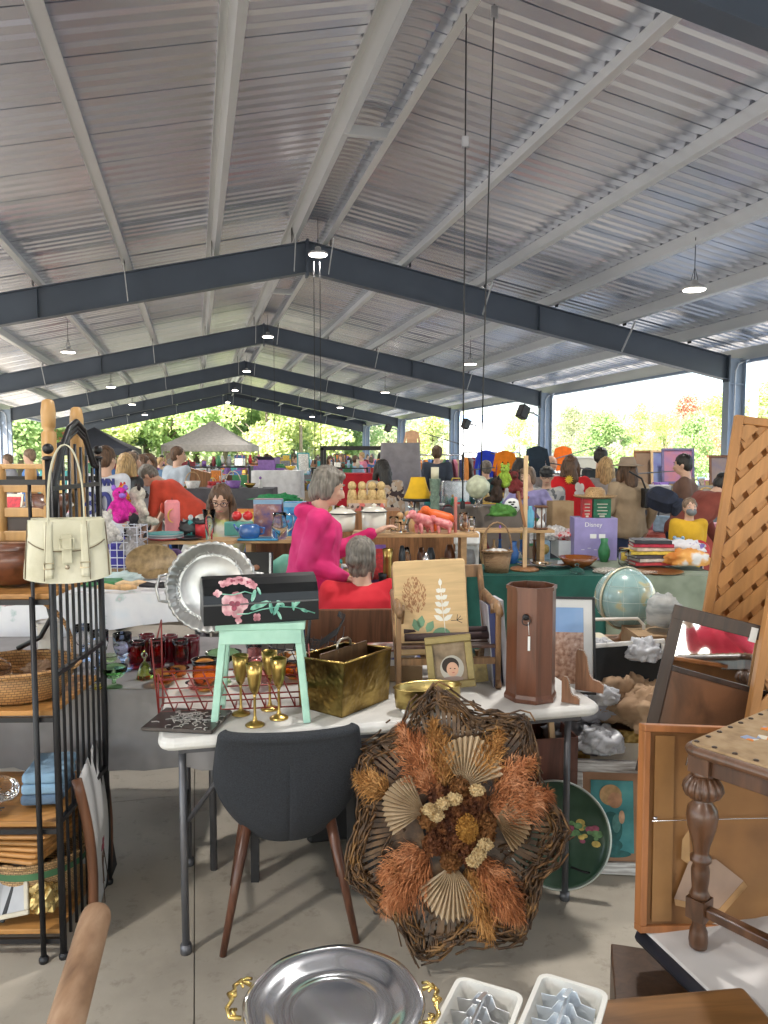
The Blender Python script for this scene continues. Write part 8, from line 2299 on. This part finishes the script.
# draped grey screen, black frame, red cloth, white table
t = thing('covered_rack', 'tall display draped with a plain grey sheet', 'covered rack', (PX(400, 11), 11, 0))
def drp(u, v):
 a = u * 2 * PI; c, s_ = math.cos(a), math.sin(a); kx = 1 / max(abs(c), abs(s_))
 top = PZ(443, 11)
 f = 1 + .12 * v + .05 * v * math.sin(u * 50)
 return (c * kx * .27 * f, s_ * kx * .25 * f, top - v * .78 - .02 * math.sin(u * 17) * v)
mb = MB(); mb.grid(lambda u, v: drp(1 - u, v), 90, 10); mb.add([drp(k / 30, 0) for k in range(30)], [tuple(range(30))]); mb.build('grey_sheet', mat((.26, .25, .28), .9), t)
for sx in (-.22, .22):
 for sy in (-.2, .2): mb = MB(); mb.tube([(sx, sy, 0), (sx, sy, PZ(443, 11) - .02)], .015, 6); mb.build('post', LEGM, t)
y = 11.6; xa_, xb_ = PX(322, y), PX(384, y); za_, zb_ = PZ(448, y), .0
t = thing('garment_frame', 'empty black metal display frame left of the grey sheet', 'frame', ((xa_ + xb_) / 2, y, 0)); hw_ = (xb_ - xa_) / 2
for sx in (-1, 1):
 for yy in (0, .5): mb = MB(); mb.box((sx * hw_, yy, za_ / 2), (.05, .05, za_)); mb.build('post', BLACK, t)
mb = MB(); mb.box((0, 0, za_ - .0), (hw_ * 2 + .05, .05, .06)); mb.box((0, .5, za_), (hw_ * 2 + .05, .05, .06)); mb.build('top_rail', BLACK, t)
RC = mat((.42, .01, .02), .9)
t, c = cloth_table('draped_table', 'table under a red cloth beyond the woman in pink', 'table', PX(338, 9.5), 9.5, PX(382, 9.5), 10.1, PZ(474, 9.5), .4, RC, seed=11, folds=.02); tag(c, 'deep red tablecloth beyond the woman in pink', 'tablecloth')
t, c = cloth_table('draped_table', 'high table under a white cloth in the middle distance', 'table', PX(251, 11.5), 11.5, PX(299, 11.5), 12.2, PZ(471, 11.5), .45, mat((.66, .66, .67), .9), seed=12, folds=.03); tag(c, 'plain white tablecloth on the high table', 'tablecloth')
t, c = cloth_table('draped_table', 'table under a charcoal cloth in front of the white one', 'table', PX(168, 8.9), 9.0, PX(270, 8.9), 9.5, PZ(489, 9), .35, mat((.10, .10, .11), .9), seed=13, folds=.02); tag(c, 'charcoal tablecloth in front of the white one', 'tablecloth')
# ---- procedural wares for the far tables
def pv(name, prof, n_=12, cap_=False):
 mb = MB(); mb.lathe(prof, n_, cap=cap_); return name, mb
_w = {}
def reg(name, cat, mbs):
 _w[name] = (cat, [(n_, m_.mesh(n_, WHITE)) for n_, m_ in mbs])
reg('vase', 'vase', [('body', MB().lathe([(.03, 0), (.05, .05), (.055, .1), (.03, .17), (.035, .21), (.03, .21), (.001, .05)], 12, cap=False))])
reg('bottle', 'bottle', [('body', MB().lathe([(.03, 0), (.033, .01), (.033, .13), (.012, .18), (.012, .23), (.001, .232)], 12))])
reg('bowl', 'bowl', [('body', MB().lathe([(.03, 0), (.07, .03), (.095, .07), (.09, .07), (.001, .02)], 14, cap=False))])
reg('teapot', 'teapot', [('pot', MB().lathe([(.04, 0), (.07, .04), (.06, .09), (.02, .11), (.001, .13)], 12)), ('spout', MB().tube([(.05, 0, .04), (.10, 0, .09)], .01, 6))])
reg('cardboard_box', 'box', [('carton', MB().box((0, 0, .09), (.26, .18, .18))), ('flap', MB().box((0, -.13, .17), (.25, .09, .004), Matrix.Rotation(R(-30), 3, 'X')))])
reg('basket', 'basket', [('body', MB().lathe([(.08, 0), (.11, .1), (.10, .1), (.001, .01)], 14, cap=False)), ('handle', MB().tube([(.1 * math.cos(R(a)), 0, .09 + .14 * math.sin(R(a))) for a in range(0, 181, 20)], .007, 6))])
reg('lamp', 'lamp', [('base', MB().lathe([(.05, 0), (.03, .03), (.04, .1), (.01, .16), (.01, .2)], 12)), ('lamp_shade', MB().lathe([(.11, .18), (.06, .34)], 16, cap=False))])
reg('soft_toy', 'soft toy', [('body', MB().ell((0, 0, .08), (.07, .06, .08), 10, 8)), ('head', MB().ell((0, -.01, .19), (.05, .05, .05), 10, 8)), ('ears', MB().ell((-.04, 0, .235), (.02, .01, .02), 6, 4).ell((.04, 0, .235), (.02, .01, .02), 6, 4))])
reg('book_pile', 'books', [('book', MB().box((0, 0, .015), (.2, .15, .03))), ('book', MB().box((.01, 0, .047), (.18, .14, .03), Matrix.Rotation(.2, 3, 'Z'))), ('book', MB().box((0, .01, .078), (.19, .14, .028), Matrix.Rotation(-.15, 3, 'Z')))])
reg('picture', 'picture', [('frame', MB().box((0, 0, .15), (.24, .015, .30), Matrix.Rotation(R(-12), 3, 'X'))), ('print', MB().box((0, -.010, .15), (.19, .006, .24), Matrix.Rotation(R(-12), 3, 'X')))])
reg('candlestick', 'candlestick', [('stick', MB().lathe([(.04, 0), (.012, .02), (.018, .1), (.01, .18), (.02, .2), (.001, .2)], 10)), ('candle', MB().lathe([(.010, .2), (.010, .32), (.001, .322)], 8))])
reg('plate', 'plate', [('dish', MB(Matrix.Translation((0, 0, .10)) @ Matrix.Rotation(R(78), 4, 'X')).lathe([(.001, 0), (.07, 0), (.105, .012), (.10, .015), (.001, .006)], 18))])
reg('figurine', 'figurine', [('figure', MB().lathe([(.035, 0), (.04, .02), (.022, .09), (.028, .12), (.014, .145)], 10)), ('head', MB().ell((0, 0, .165), (.022, .022, .026), 8, 6))])
reg('tin', 'tin', [('can', MB().lathe([(.045, 0), (.045, .12), (.001, .12)], 14)), ('lid', MB().lathe([(.048, .11), (.048, .13), (.001, .132)], 14))])
reg('tall_frame', 'mirror', [('frame', MB().box((0, 0, .26), (.30, .02, .52), Matrix.Rotation(R(-8), 3, 'X'))), ('glass_panel', MB().box((0, -.013, .26), (.24, .006, .46), Matrix.Rotation(R(-8), 3, 'X')))])
reg('handbag', 'bag', [('body', MB().rbox((0, 0, .09), (.24, .1, .18), .03)), ('handle', MB().tube([(.07 * math.cos(R(a)), 0, .17 + .1 * math.sin(R(a))) for a in range(0, 181, 20)], .007, 6))])
reg('clock', 'clock', [('case', MB().rbox((0, 0, .11), (.16, .08, .22), .03)), ('dial', MB(Matrix.Translation((0, -.041, .13)) @ Matrix.Rotation(R(90), 4, 'X')).lathe([(.001, 0), (.055, 0), (.055, .004), (.001, .004)], 16))])
reg('suitcase', 'suitcase', [('case', MB().rbox((0, 0, .16), (.42, .14, .32), .03)), ('handle', MB().tube([(-.06, 0, .32), (-.05, 0, .35), (.05, 0, .35), (.06, 0, .32)], .008, 6))])
WC_ = {'white': (.62, .61, .58), 'cream': (.58, .50, .38), 'black': (.02, .02, .022), 'brown': (.16, .075, .035), 'tan': (.45, .28, .13), 'red': (.50, .025, .03), 'maroon': (.18, .02, .03), 'blue': (.04, .14, .40), 'pale blue': (.30, .44, .58), 'green': (.04, .20, .08), 'teal': (.04, .30, .30), 'yellow': (.68, .46, .05), 'orange': (.62, .20, .03), 'pink': (.62, .22, .28), 'purple': (.18, .08, .30), 'grey': (.25, .25, .26), 'gold': (.45, .30, .08), 'silver': (.55, .56, .58)}
_p = {}
def ware(kind, col, x, y, z, rz, s, where, seq):
 cat, parts = _w[kind]
 key = kind
 art = 'an' if col[0] in 'aeiou' else 'a'
 nm = kind
 k0 = kind.replace('_', ' ')
 for _ in range(40):
  lab = '%s and %s %s %s' % (col, seq, k0, where) if len(parts) > 1 else '%s %s %s' % (col, k0, where)
  if lab not in _seen and col != seq: break
  col, seq = rw.choice(cn), rw.choice(cn)
 _seen.add(lab)
 mlt = _p.setdefault((col), mat(WC_[col], .22 if col in ('silver', 'gold') else .45, .8 if col in ('silver', 'gold') else 0, var=.15, vs=25))
 sec = mat(WC_[seq], .5, var=.3, vs=40)
 grp = '%s %ss %s' % (col, kind.replace('_', ' '), where)
 if len(parts) == 1:
  t = bpy.data.objects.new(nm, parts[0][1]); C.objects.link(t); t.location = (x, y, z); t.rotation_euler = (0, 0, rz); recolor(t, 0, mlt); tag(t, lab, cat, grp)
 else:
  t = thing(nm, lab, cat, (x, y, z), rz, grp)
  for i, (pn, me) in enumerate(parts):
   o = bpy.data.objects.new(pn, me); C.objects.link(o); o.parent = t; recolor(o, 0, mlt if i == 0 else sec)
 t.scale = (s, s, s)
cn = list(WC_); _seen = set(); rw = random.Random(101)
def fill(rnd_, x0, x1, y0, y1, z, n, where, kinds=None, smax=1.2):
 kinds = kinds or ['vase', 'bottle', 'bowl', 'teapot', 'cardboard_box', 'basket', 'lamp', 'soft_toy', 'book_pile', 'picture', 'candlestick', 'plate', 'figurine', 'tin', 'handbag', 'clock']
 for k in range(n):
  x = x0 + (x1 - x0) * (k + rnd_.uniform(.1, .9)) / n
  ware(rnd_.choice(kinds), rnd_.choice(cn), x, rnd_.uniform(y0, y1), z, rnd_.uniform(-.5, .5), rnd_.uniform(.7, smax * .95), where, rnd_.choice(cn))
CLN = {'white': (.42, .42, .42), 'blue': (.05, .1, .25), 'burgundy': (.2, .02, .03), 'tan': (.24, .18, .12), 'black': (.02, .02, .025), 'green': (.03, .12, .06), 'grey': (.12, .12, .13), 'patterned red': (.4, .08, .06)}
rows = [  # y, list of (px0, px1) spans, cloth, height
 (7.0, [(-20, 60, 'grey'), (206, 262, 'blue'), (262, 330, 'tan'), (384, 452, 'grey'), (455, 540, 'tan')], .76, 'second row'),
 (8.2, [(640, 735, 'patterned red')], .76, 'second row'),
 (9.2, [(-30, 70, 'burgundy'), (282, 338, 'tan'), (440, 500, 'black')], .76, 'third row'),
 (11.8, [(190, 248, 'burgundy'), (302, 345, 'black'), (418, 470, 'grey'), (470, 540, 'tan'), (560, 640, 'blue'), (655, 730, 'grey')], .80, 'fourth row'),
 (15.0, [(176, 255, 'black'), (258, 330, 'tan'), (385, 450, 'white'), (450, 520, 'burgundy'), (575, 660, 'tan'), (665, 720, 'white')], .9, 'fifth row'),
 (19.0, [(176, 230, 'tan'), (232, 300, 'grey'), (302, 360, 'burgundy'), (400, 470, 'blue'), (520, 600, 'white')], .95, 'sixth row'),
 (24.0, [(170, 225, 'white'), (227, 290, 'burgundy'), (292, 350, 'grey'), (360, 420, 'tan'), (430, 500, 'white')], 1.0, 'seventh row'),
 (30.0, [(150, 215, 'grey'), (218, 290, 'white'), (300, 370, 'blue'), (380, 450, 'tan')], 1.0, 'last row'),
]
side_ = lambda px: 'on the left' if px < 150 else 'left of centre' if px < 290 else 'near the centre' if px < 430 else 'right of centre' if px < 560 else 'on the right'
for (y, spans, z, rowname) in rows:
 for (a, b, cl) in spans:
  xa_, xb_ = PX(a, y), PX(b, y)
  wh = side_((a + b) / 2)
  t, c = cloth_table('stall_table', 'stall table under a %s cloth, %s %s' % (cl, rowname, wh), 'table', xa_, y, xb_, y + .75, z, .5, mat(CLN[cl], .9, var=.1), seed=int(y + a), folds=.03, step=.16)
  tag(c, '%s stall cloth, %s %s' % (cl, rowname, wh), 'tablecloth')
  w_ = xb_ - xa_; where = 'on the %s cloth, %s %s' % (cl, rowname, wh)
  n1 = max(4, int(w_ / (.185 if y < 16 else .25)))
  fill(rw, xa_ + .05, xb_ - .05, y + .08, y + .25, z + .005, n1, where)
  if y < 20: fill(rw, xa_ + .05, xb_ - .05, y + .36, y + .62, z + .005, max(2, n1 - 1), where, ['vase', 'bottle', 'lamp', 'basket', 'soft_toy', 'picture', 'tall_frame', 'clock', 'suitcase', 'candlestick', 'cardboard_box'], 1.35)
  else: fill(rw, xa_ + .05, xb_ - .05, y + .4, y + .6, z + .005, max(2, int(n1 * .7)), where, ['tall_frame', 'suitcase', 'lamp', 'cardboard_box', 'picture'], 1.5)
# goods standing on the close cloth tables too
fill(rw, PX(172, 8.9), PX(268, 8.9), 9.05, 9.3, PZ(489, 9) + .006, 7, 'on the charcoal cloth', ['bowl', 'tin', 'figurine', 'book_pile', 'soft_toy', 'basket'], .95)
fill(rw, PX(252, 11.6), PX(297, 11.6), 11.9, 12.1, PZ(471, 11.5) + .006, 3, 'on the high white cloth', ['cardboard_box', 'book_pile', 'bowl'])
fill(rw, PX(500, 5.9), PX(560, 5.9), 6.05, 6.2, .765, 5, 'at the back of the green cloth', smax=1)
fill(rw, PX(470, 5.9), PX(520, 5.9), 5.9, 6.1, .765, 4, 'behind the coffee maker', ['bottle', 'vase', 'tin', 'figurine'], 1)
fill(rw, PX(607, 6), PX(640, 6), 5.95, 6.2, .765, 4, 'at the back of the sage cloth', ['vase', 'bottle', 'tin', 'figurine', 'bowl'], 1)
fill(rw, PX(662, 6), PX(718, 6), 6.0, 6.2, .765, 4, 'behind the soft toy heap', smax=1)
fill(rw, PX(70, 4.9), PX(150, 4.9), 5.05, 5.25, .757, 5, 'on the beige cloth behind the toys', ['soft_toy', 'cardboard_box', 'handbag'], 1.3)
fill(rw, PX(178, 4.95), PX(205, 4.95), 4.9, 4.95, SZ1, 2, 'at the end of the left riser shelf', ['figurine', 'tin'], .9)
fill(rw, PX(316, 4.9), PX(380, 4.9), 5.0, 5.15, .757, 5, 'on the brown cloth by the woman in pink', smax=1)
fill(rw, PX(402, 6.9), PX(520, 6.9), 6.9, 7.0, .77, 9, 'in front of the yellow lamp', ['bowl', 'figurine', 'tin', 'teapot', 'plate'], 1.2)
for (px0, px1, y, py) in ((392, 455, 6.9, 524), (456, 530, 6.9, 506)):
 mb = MB(); x0, x1 = PX(px0, y), PX(px1, y); z = PZ(py, y); mb.box((0, 0, z / 2), (x1 - x0, .3, z)); tag(mb.build('display_cabinet', MWOOD if px0 < 400 else mat((.16, .13, .11), .6), loc=((x0 + x1) / 2, y + .12, 0)), '%s cabinet carrying the %s' % (('brown', 'yellow lamp') if px0 < 400 else ('dark brown', 'fluted globe and soft toys')), 'cabinet')
# clothes rails with garments
def garment():
 mb = MB()
 out = [(-.04, .62), (-.20, .56), (-.27, .20), (-.20, .18), (-.16, .42), (-.17, 0), (.17, 0), (.16, .42), (.20, .18), (.27, .20), (.20, .56), (.04, .62)]
 mb.prism(out, .05, Matrix(((0, 0, 1, -.025), (1, 0, 0, 0), (0, 1, 0, 0), (0, 0, 0, 1)))); return mb.mesh('garment', WHITE)
GM = garment(); HK = MB().tube([(0, 0, .60), (0, 0, .66), (0, .012, .68), (0, 0, .70)], .004, 5).mesh('hanger', STEEL)
def rail(label, px0, px1, y, z, n_, key):
 x0, x1 = PX(px0, y), PX(px1, y); t = thing('clothes_rail', label, 'clothes rail', (x0, y, 0))
 mb = MB(); mb.tube([(0, 0, z), (x1 - x0, 0, z)], .015, 8); mb.build('rail', STEEL, t)
 for x in (0, x1 - x0):
  mb = MB(); mb.tube([(x, 0, 0), (x, 0, z)], .015, 8); mb.tube([(x, -.25, .03), (x, .25, .03)], .015, 8); mb.build('stand', STEEL, t)
 for k in range(n_):
  col = rw.choice(list(CLR)); x = x0 + (x1 - x0) * (k + .5) / n_
  g = thing('hanging_garment', '%s garment, %s along the %s' % (col, ordi[k], key), 'clothes', (x, y, z - .70), rw.uniform(-.35, .35), 'garments on the ' + key)
  for nm, me in (('garment', GM), ('hanger', HK)):
   o = bpy.data.objects.new('cloth' if nm == 'garment' else nm, me); C.objects.link(o); o.parent = g
   if nm == 'garment': recolor(o, 0, mat(CLR[col], .9, var=.15)); o.scale = (1, 1, rw.uniform(.9, 1.25)); o.location.z = .62 * (1 - o.scale.z)
rail('clothes rail of mixed shirts near the middle column', 418, 462, 13.2, 1.62, 14, 'rail by the middle column')
rail('clothes rail of coloured shirts right of the hanging cords', 464, 520, 14.2, 1.66, 16, 'rail right of the cords')
for k, (px, py, y, col, lab) in enumerate(((505, 465, 9.9, (.80, .22, .01), 'bright orange jack-o-lantern sweatshirt hanging in mid air from a line'), (486, 463, 11.0, (.02, .05, .55), 'royal blue shirt hanging from a line beside the orange one'), (563, 458, 12.0, (.85, .16, .01), 'orange shirt hanging left of the bald man'), (537, 461, 9.6, (.015, .03, .05), 'black shirt with a round print hanging beside the dowel'), (412, 440, 14.5, (.55, .33, .2), 'tan hooded garment hanging high by the middle column'))):
 p = at_y(px, py, y); g = thing('hanging_shirt', lab, 'clothes', (p.x, p.y, p.z - .32), R(90))
 o = bpy.data.objects.new('cloth', GM); C.objects.link(o); o.parent = g; recolor(o, 0, mat(col, .9, var=.12)); o.rotation_euler = (0, 0, 0)
 o = bpy.data.objects.new('hanger', HK); C.objects.link(o); o.parent = g; g.scale = (.62,) * 3; g.location.z += .12
 if k == 3:
  mb = MB(Matrix.Translation((.03, 0, .38)) @ Matrix.Rotation(R(90), 4, 'Y')); mb.lathe([(.001, 0), (.05, 0), (.05, .004), (.001, .004)], 16); mb.build('round_print', patt([(.1, .35, .4), (.7, .65, .5)], 40, 'noise', .8), g)
 if k == 0:
  mb = MB(); [mb.add([(-.0275, a, b), (-.0275, a + .05, b), (-.0275, a + .025, b + .04)], [(2, 1, 0), (0, 1, 2)]) for a, b in ((-.08, .36), (.03, .36), (-.025, .28))]; mb.build('face_print', BLACK, g)
for (a, b) in (((420, 432, 13.0), (592, 470, 9.0)), ((470, 470, 9.5), (600, 446, 12)), ((500, 470, 9.5), (690, 470, 10))):
 p, q = at_y(*a), at_y(*b); mb = MB(); m_ = (p + q) / 2; m_.z -= .08; mb.tube([p, m_, q], .008, 5); tag(mb.build('tent_pole', LEGM), 'thin %s pole crossing above the right hand crowd' % ('dark sagging' if a[0] == 420 else 'grey slanting' if a[0] == 470 else 'long low'), 'pole')
# picture boards at the right rear
for k, (px, py, y, w_, h, lab) in enumerate(((648, 468, 13.5, .5, .62, 'plain brown panel among the framed prints at the right rear'), (663, 468, 13.3, .42, .62, 'orange framed purple print at the right rear'), (678, 466, 13.0, .55, .6, 'large dark framed reddish print at the right rear'), (585, 470, 14, .5, .5, 'pale wire grid panel behind the dark jacket man'), (724, 470, 13, .5, .5, 'print propped behind the bending person'))):
 p = at_y(px, py, y); frame('display_print', lab, 'picture', p, w_, h, .04, .03, [MWOOD, TAN, mat((.12, .1, .2), .5), WHITE, DWOOD][k], patt([[(.2, .12, .08), (.3, .2, .12)], [(.1, .08, .35), (.3, .4, .55)], [(.15, .12, .3), (.5, .15, .12)], [(.5, .5, .45), (.6, .58, .5)], [(.1, .1, .2), (.3, .2, .1)]][k], 6, 'noise', .5), rx=R(-6))
t, c = cloth_table('stall_table', 'long back table carrying the framed prints', 'table', PX(570, 13.6), 13.5, PX(735, 13.6), 14.3, 1.05, .6, mat((.3, .25, .2), .9), seed=55, folds=.02, step=.2); tag(c, 'brown cloth under the framed prints', 'tablecloth')
# left far: chair backs, dark goods shelves
for k, (px, y, z, w_, lab) in enumerate(((215, 14.0, 1.42, 1.3, 'dark shelf rack crowded with shoes and bags, left one'), (243, 16.5, 1.45, 1.3, 'dark shelf rack crowded with bags under the grey tent'), (340, 17, 1.35, 1.2, 'dark shelf rack of small goods beyond the black frame'), (470, 17.5, 1.3, 1.2, 'dark shelf rack behind the clothes rails'))):
 t = thing('shelf_rack', lab, 'shelf', (PX(px, y), y, 0))
 for sx in (-1, 1): mb = MB(); mb.box((sx * w_ / 2, 0, z / 2), (.04, .3, z)); mb.build('side', BLACK, t)
 for zz in (.3, .65, 1.0, z - .02): mb = MB(); mb.box((0, 0, zz), (w_, .3, .025)); mb.build('shelf', BLACK, t)
 for zz in (.315, .665, 1.015): fill(rw, t.location.x - w_ / 2 + .1, t.location.x + w_ / 2 - .1, y - .05, y + .05, zz, 5, 'on the %s' % ['left shoe rack', 'rack under the grey tent', 'rack beyond the black frame', 'rack behind the clothes rails'][k], ['handbag', 'tin', 'vase', 'figurine', 'bowl'], 1.1)
 fill(rw, t.location.x - w_ / 2 + .1, t.location.x + w_ / 2 - .1, y - .05, y + .05, z - .007, 6, 'on top of the %s' % ['left shoe rack', 'rack under the grey tent', 'rack beyond the black frame', 'rack behind the clothes rails'][k], ['handbag', 'tin', 'vase', 'figurine'], 1.0)
t = thing('wooden_chair', 'brown wooden chair back leaning beside the grey shirt man', 'chair', (PX(188, 11.5), 11.5, 0), R(30))
mb = MB(); mb.rbox((0, 0, 1.05), (.55, .05, .75), .04, Matrix.Rotation(R(14), 3, 'Y')); mb.build('backrest', MWOOD, t, bevel=.01)
mb = MB(); mb.box((0, .2, .45), (.5, .45, .05)); mb.build('seat', MWOOD, t)
for sx in (-.2, .2):
 for sy in (0, .4): mb = MB(); mb.box((sx, sy, .22), (.05, .05, .44)); mb.build('leg', MWOOD, t)
# hanging power cords and the floodlights on the columns
def cord(px, y, ytop, ybot, label, box_at=None, slack=0):
 t = thing('power_cord', label, 'cord', (PX(px, y), y, 0), group='power cords hanging from the roof')
 z1, z0 = PZ(ytop, y), PZ(ybot, y)
 mb = MB(); mb.tube([(slack * s * (1 - s * .2), 0, z1 + (z0 - z1) * s) for s in (0, .1, .4, .7, 1)], .0065, 6); mb.build('cable', BLACK, t)
 if box_at:
  mb = MB(); mb.rbox((0, 0, PZ(box_at, y)), (.06, .04, .09), .01); mb.build('switch_box', mat((.3, .3, .32), .5), t)
 mb = MB(); mb.rbox((slack * .8, 0, z0), (.04, .03, .07), .01); mb.build('plug', BLACK, t)
cord(463, 6.7, 14, 505, 'left thick black cord hanging from the near roof', 142); cord(490, 6.7, 4, 500, 'right thick black cord hanging from the near roof', 12, -.10)
cord(315, 13, 262, 462, 'left thin cord hanging under the first ridge lamp'); cord(321, 13, 262, 470, 'right thin cord hanging under the first ridge lamp')
cord(275, 21.5, 338, 440, 'thin cord hanging under the second ridge lamp'); cord(252, 30, 365, 440, 'thin cord hanging under the third ridge lamp')
for k, (px, py, y) in enumerate(((523, 412, 17.5), (388, 428, 31), (466, 424, 24.5))):
 p = at_y(px, py, y); t = thing('floodlight', ['large dark floodlight tilted on the second right column', 'small floodlight on a far right column', 'dark floodlight by the third right column'][k], 'floodlight', p, R(30), ry=R(25))
 mb = MB(); mb.rbox((0, 0, 0), (.22, .2, .3), .02); mb.build('housing', BLACK, t); mb = MB(); mb.tube([(.1, 0, .05), (.3, .02, .12), (.48, .03, .14)], .025, 8); mb.build('arm', mat((.5, .5, .52), .4, .6), t)
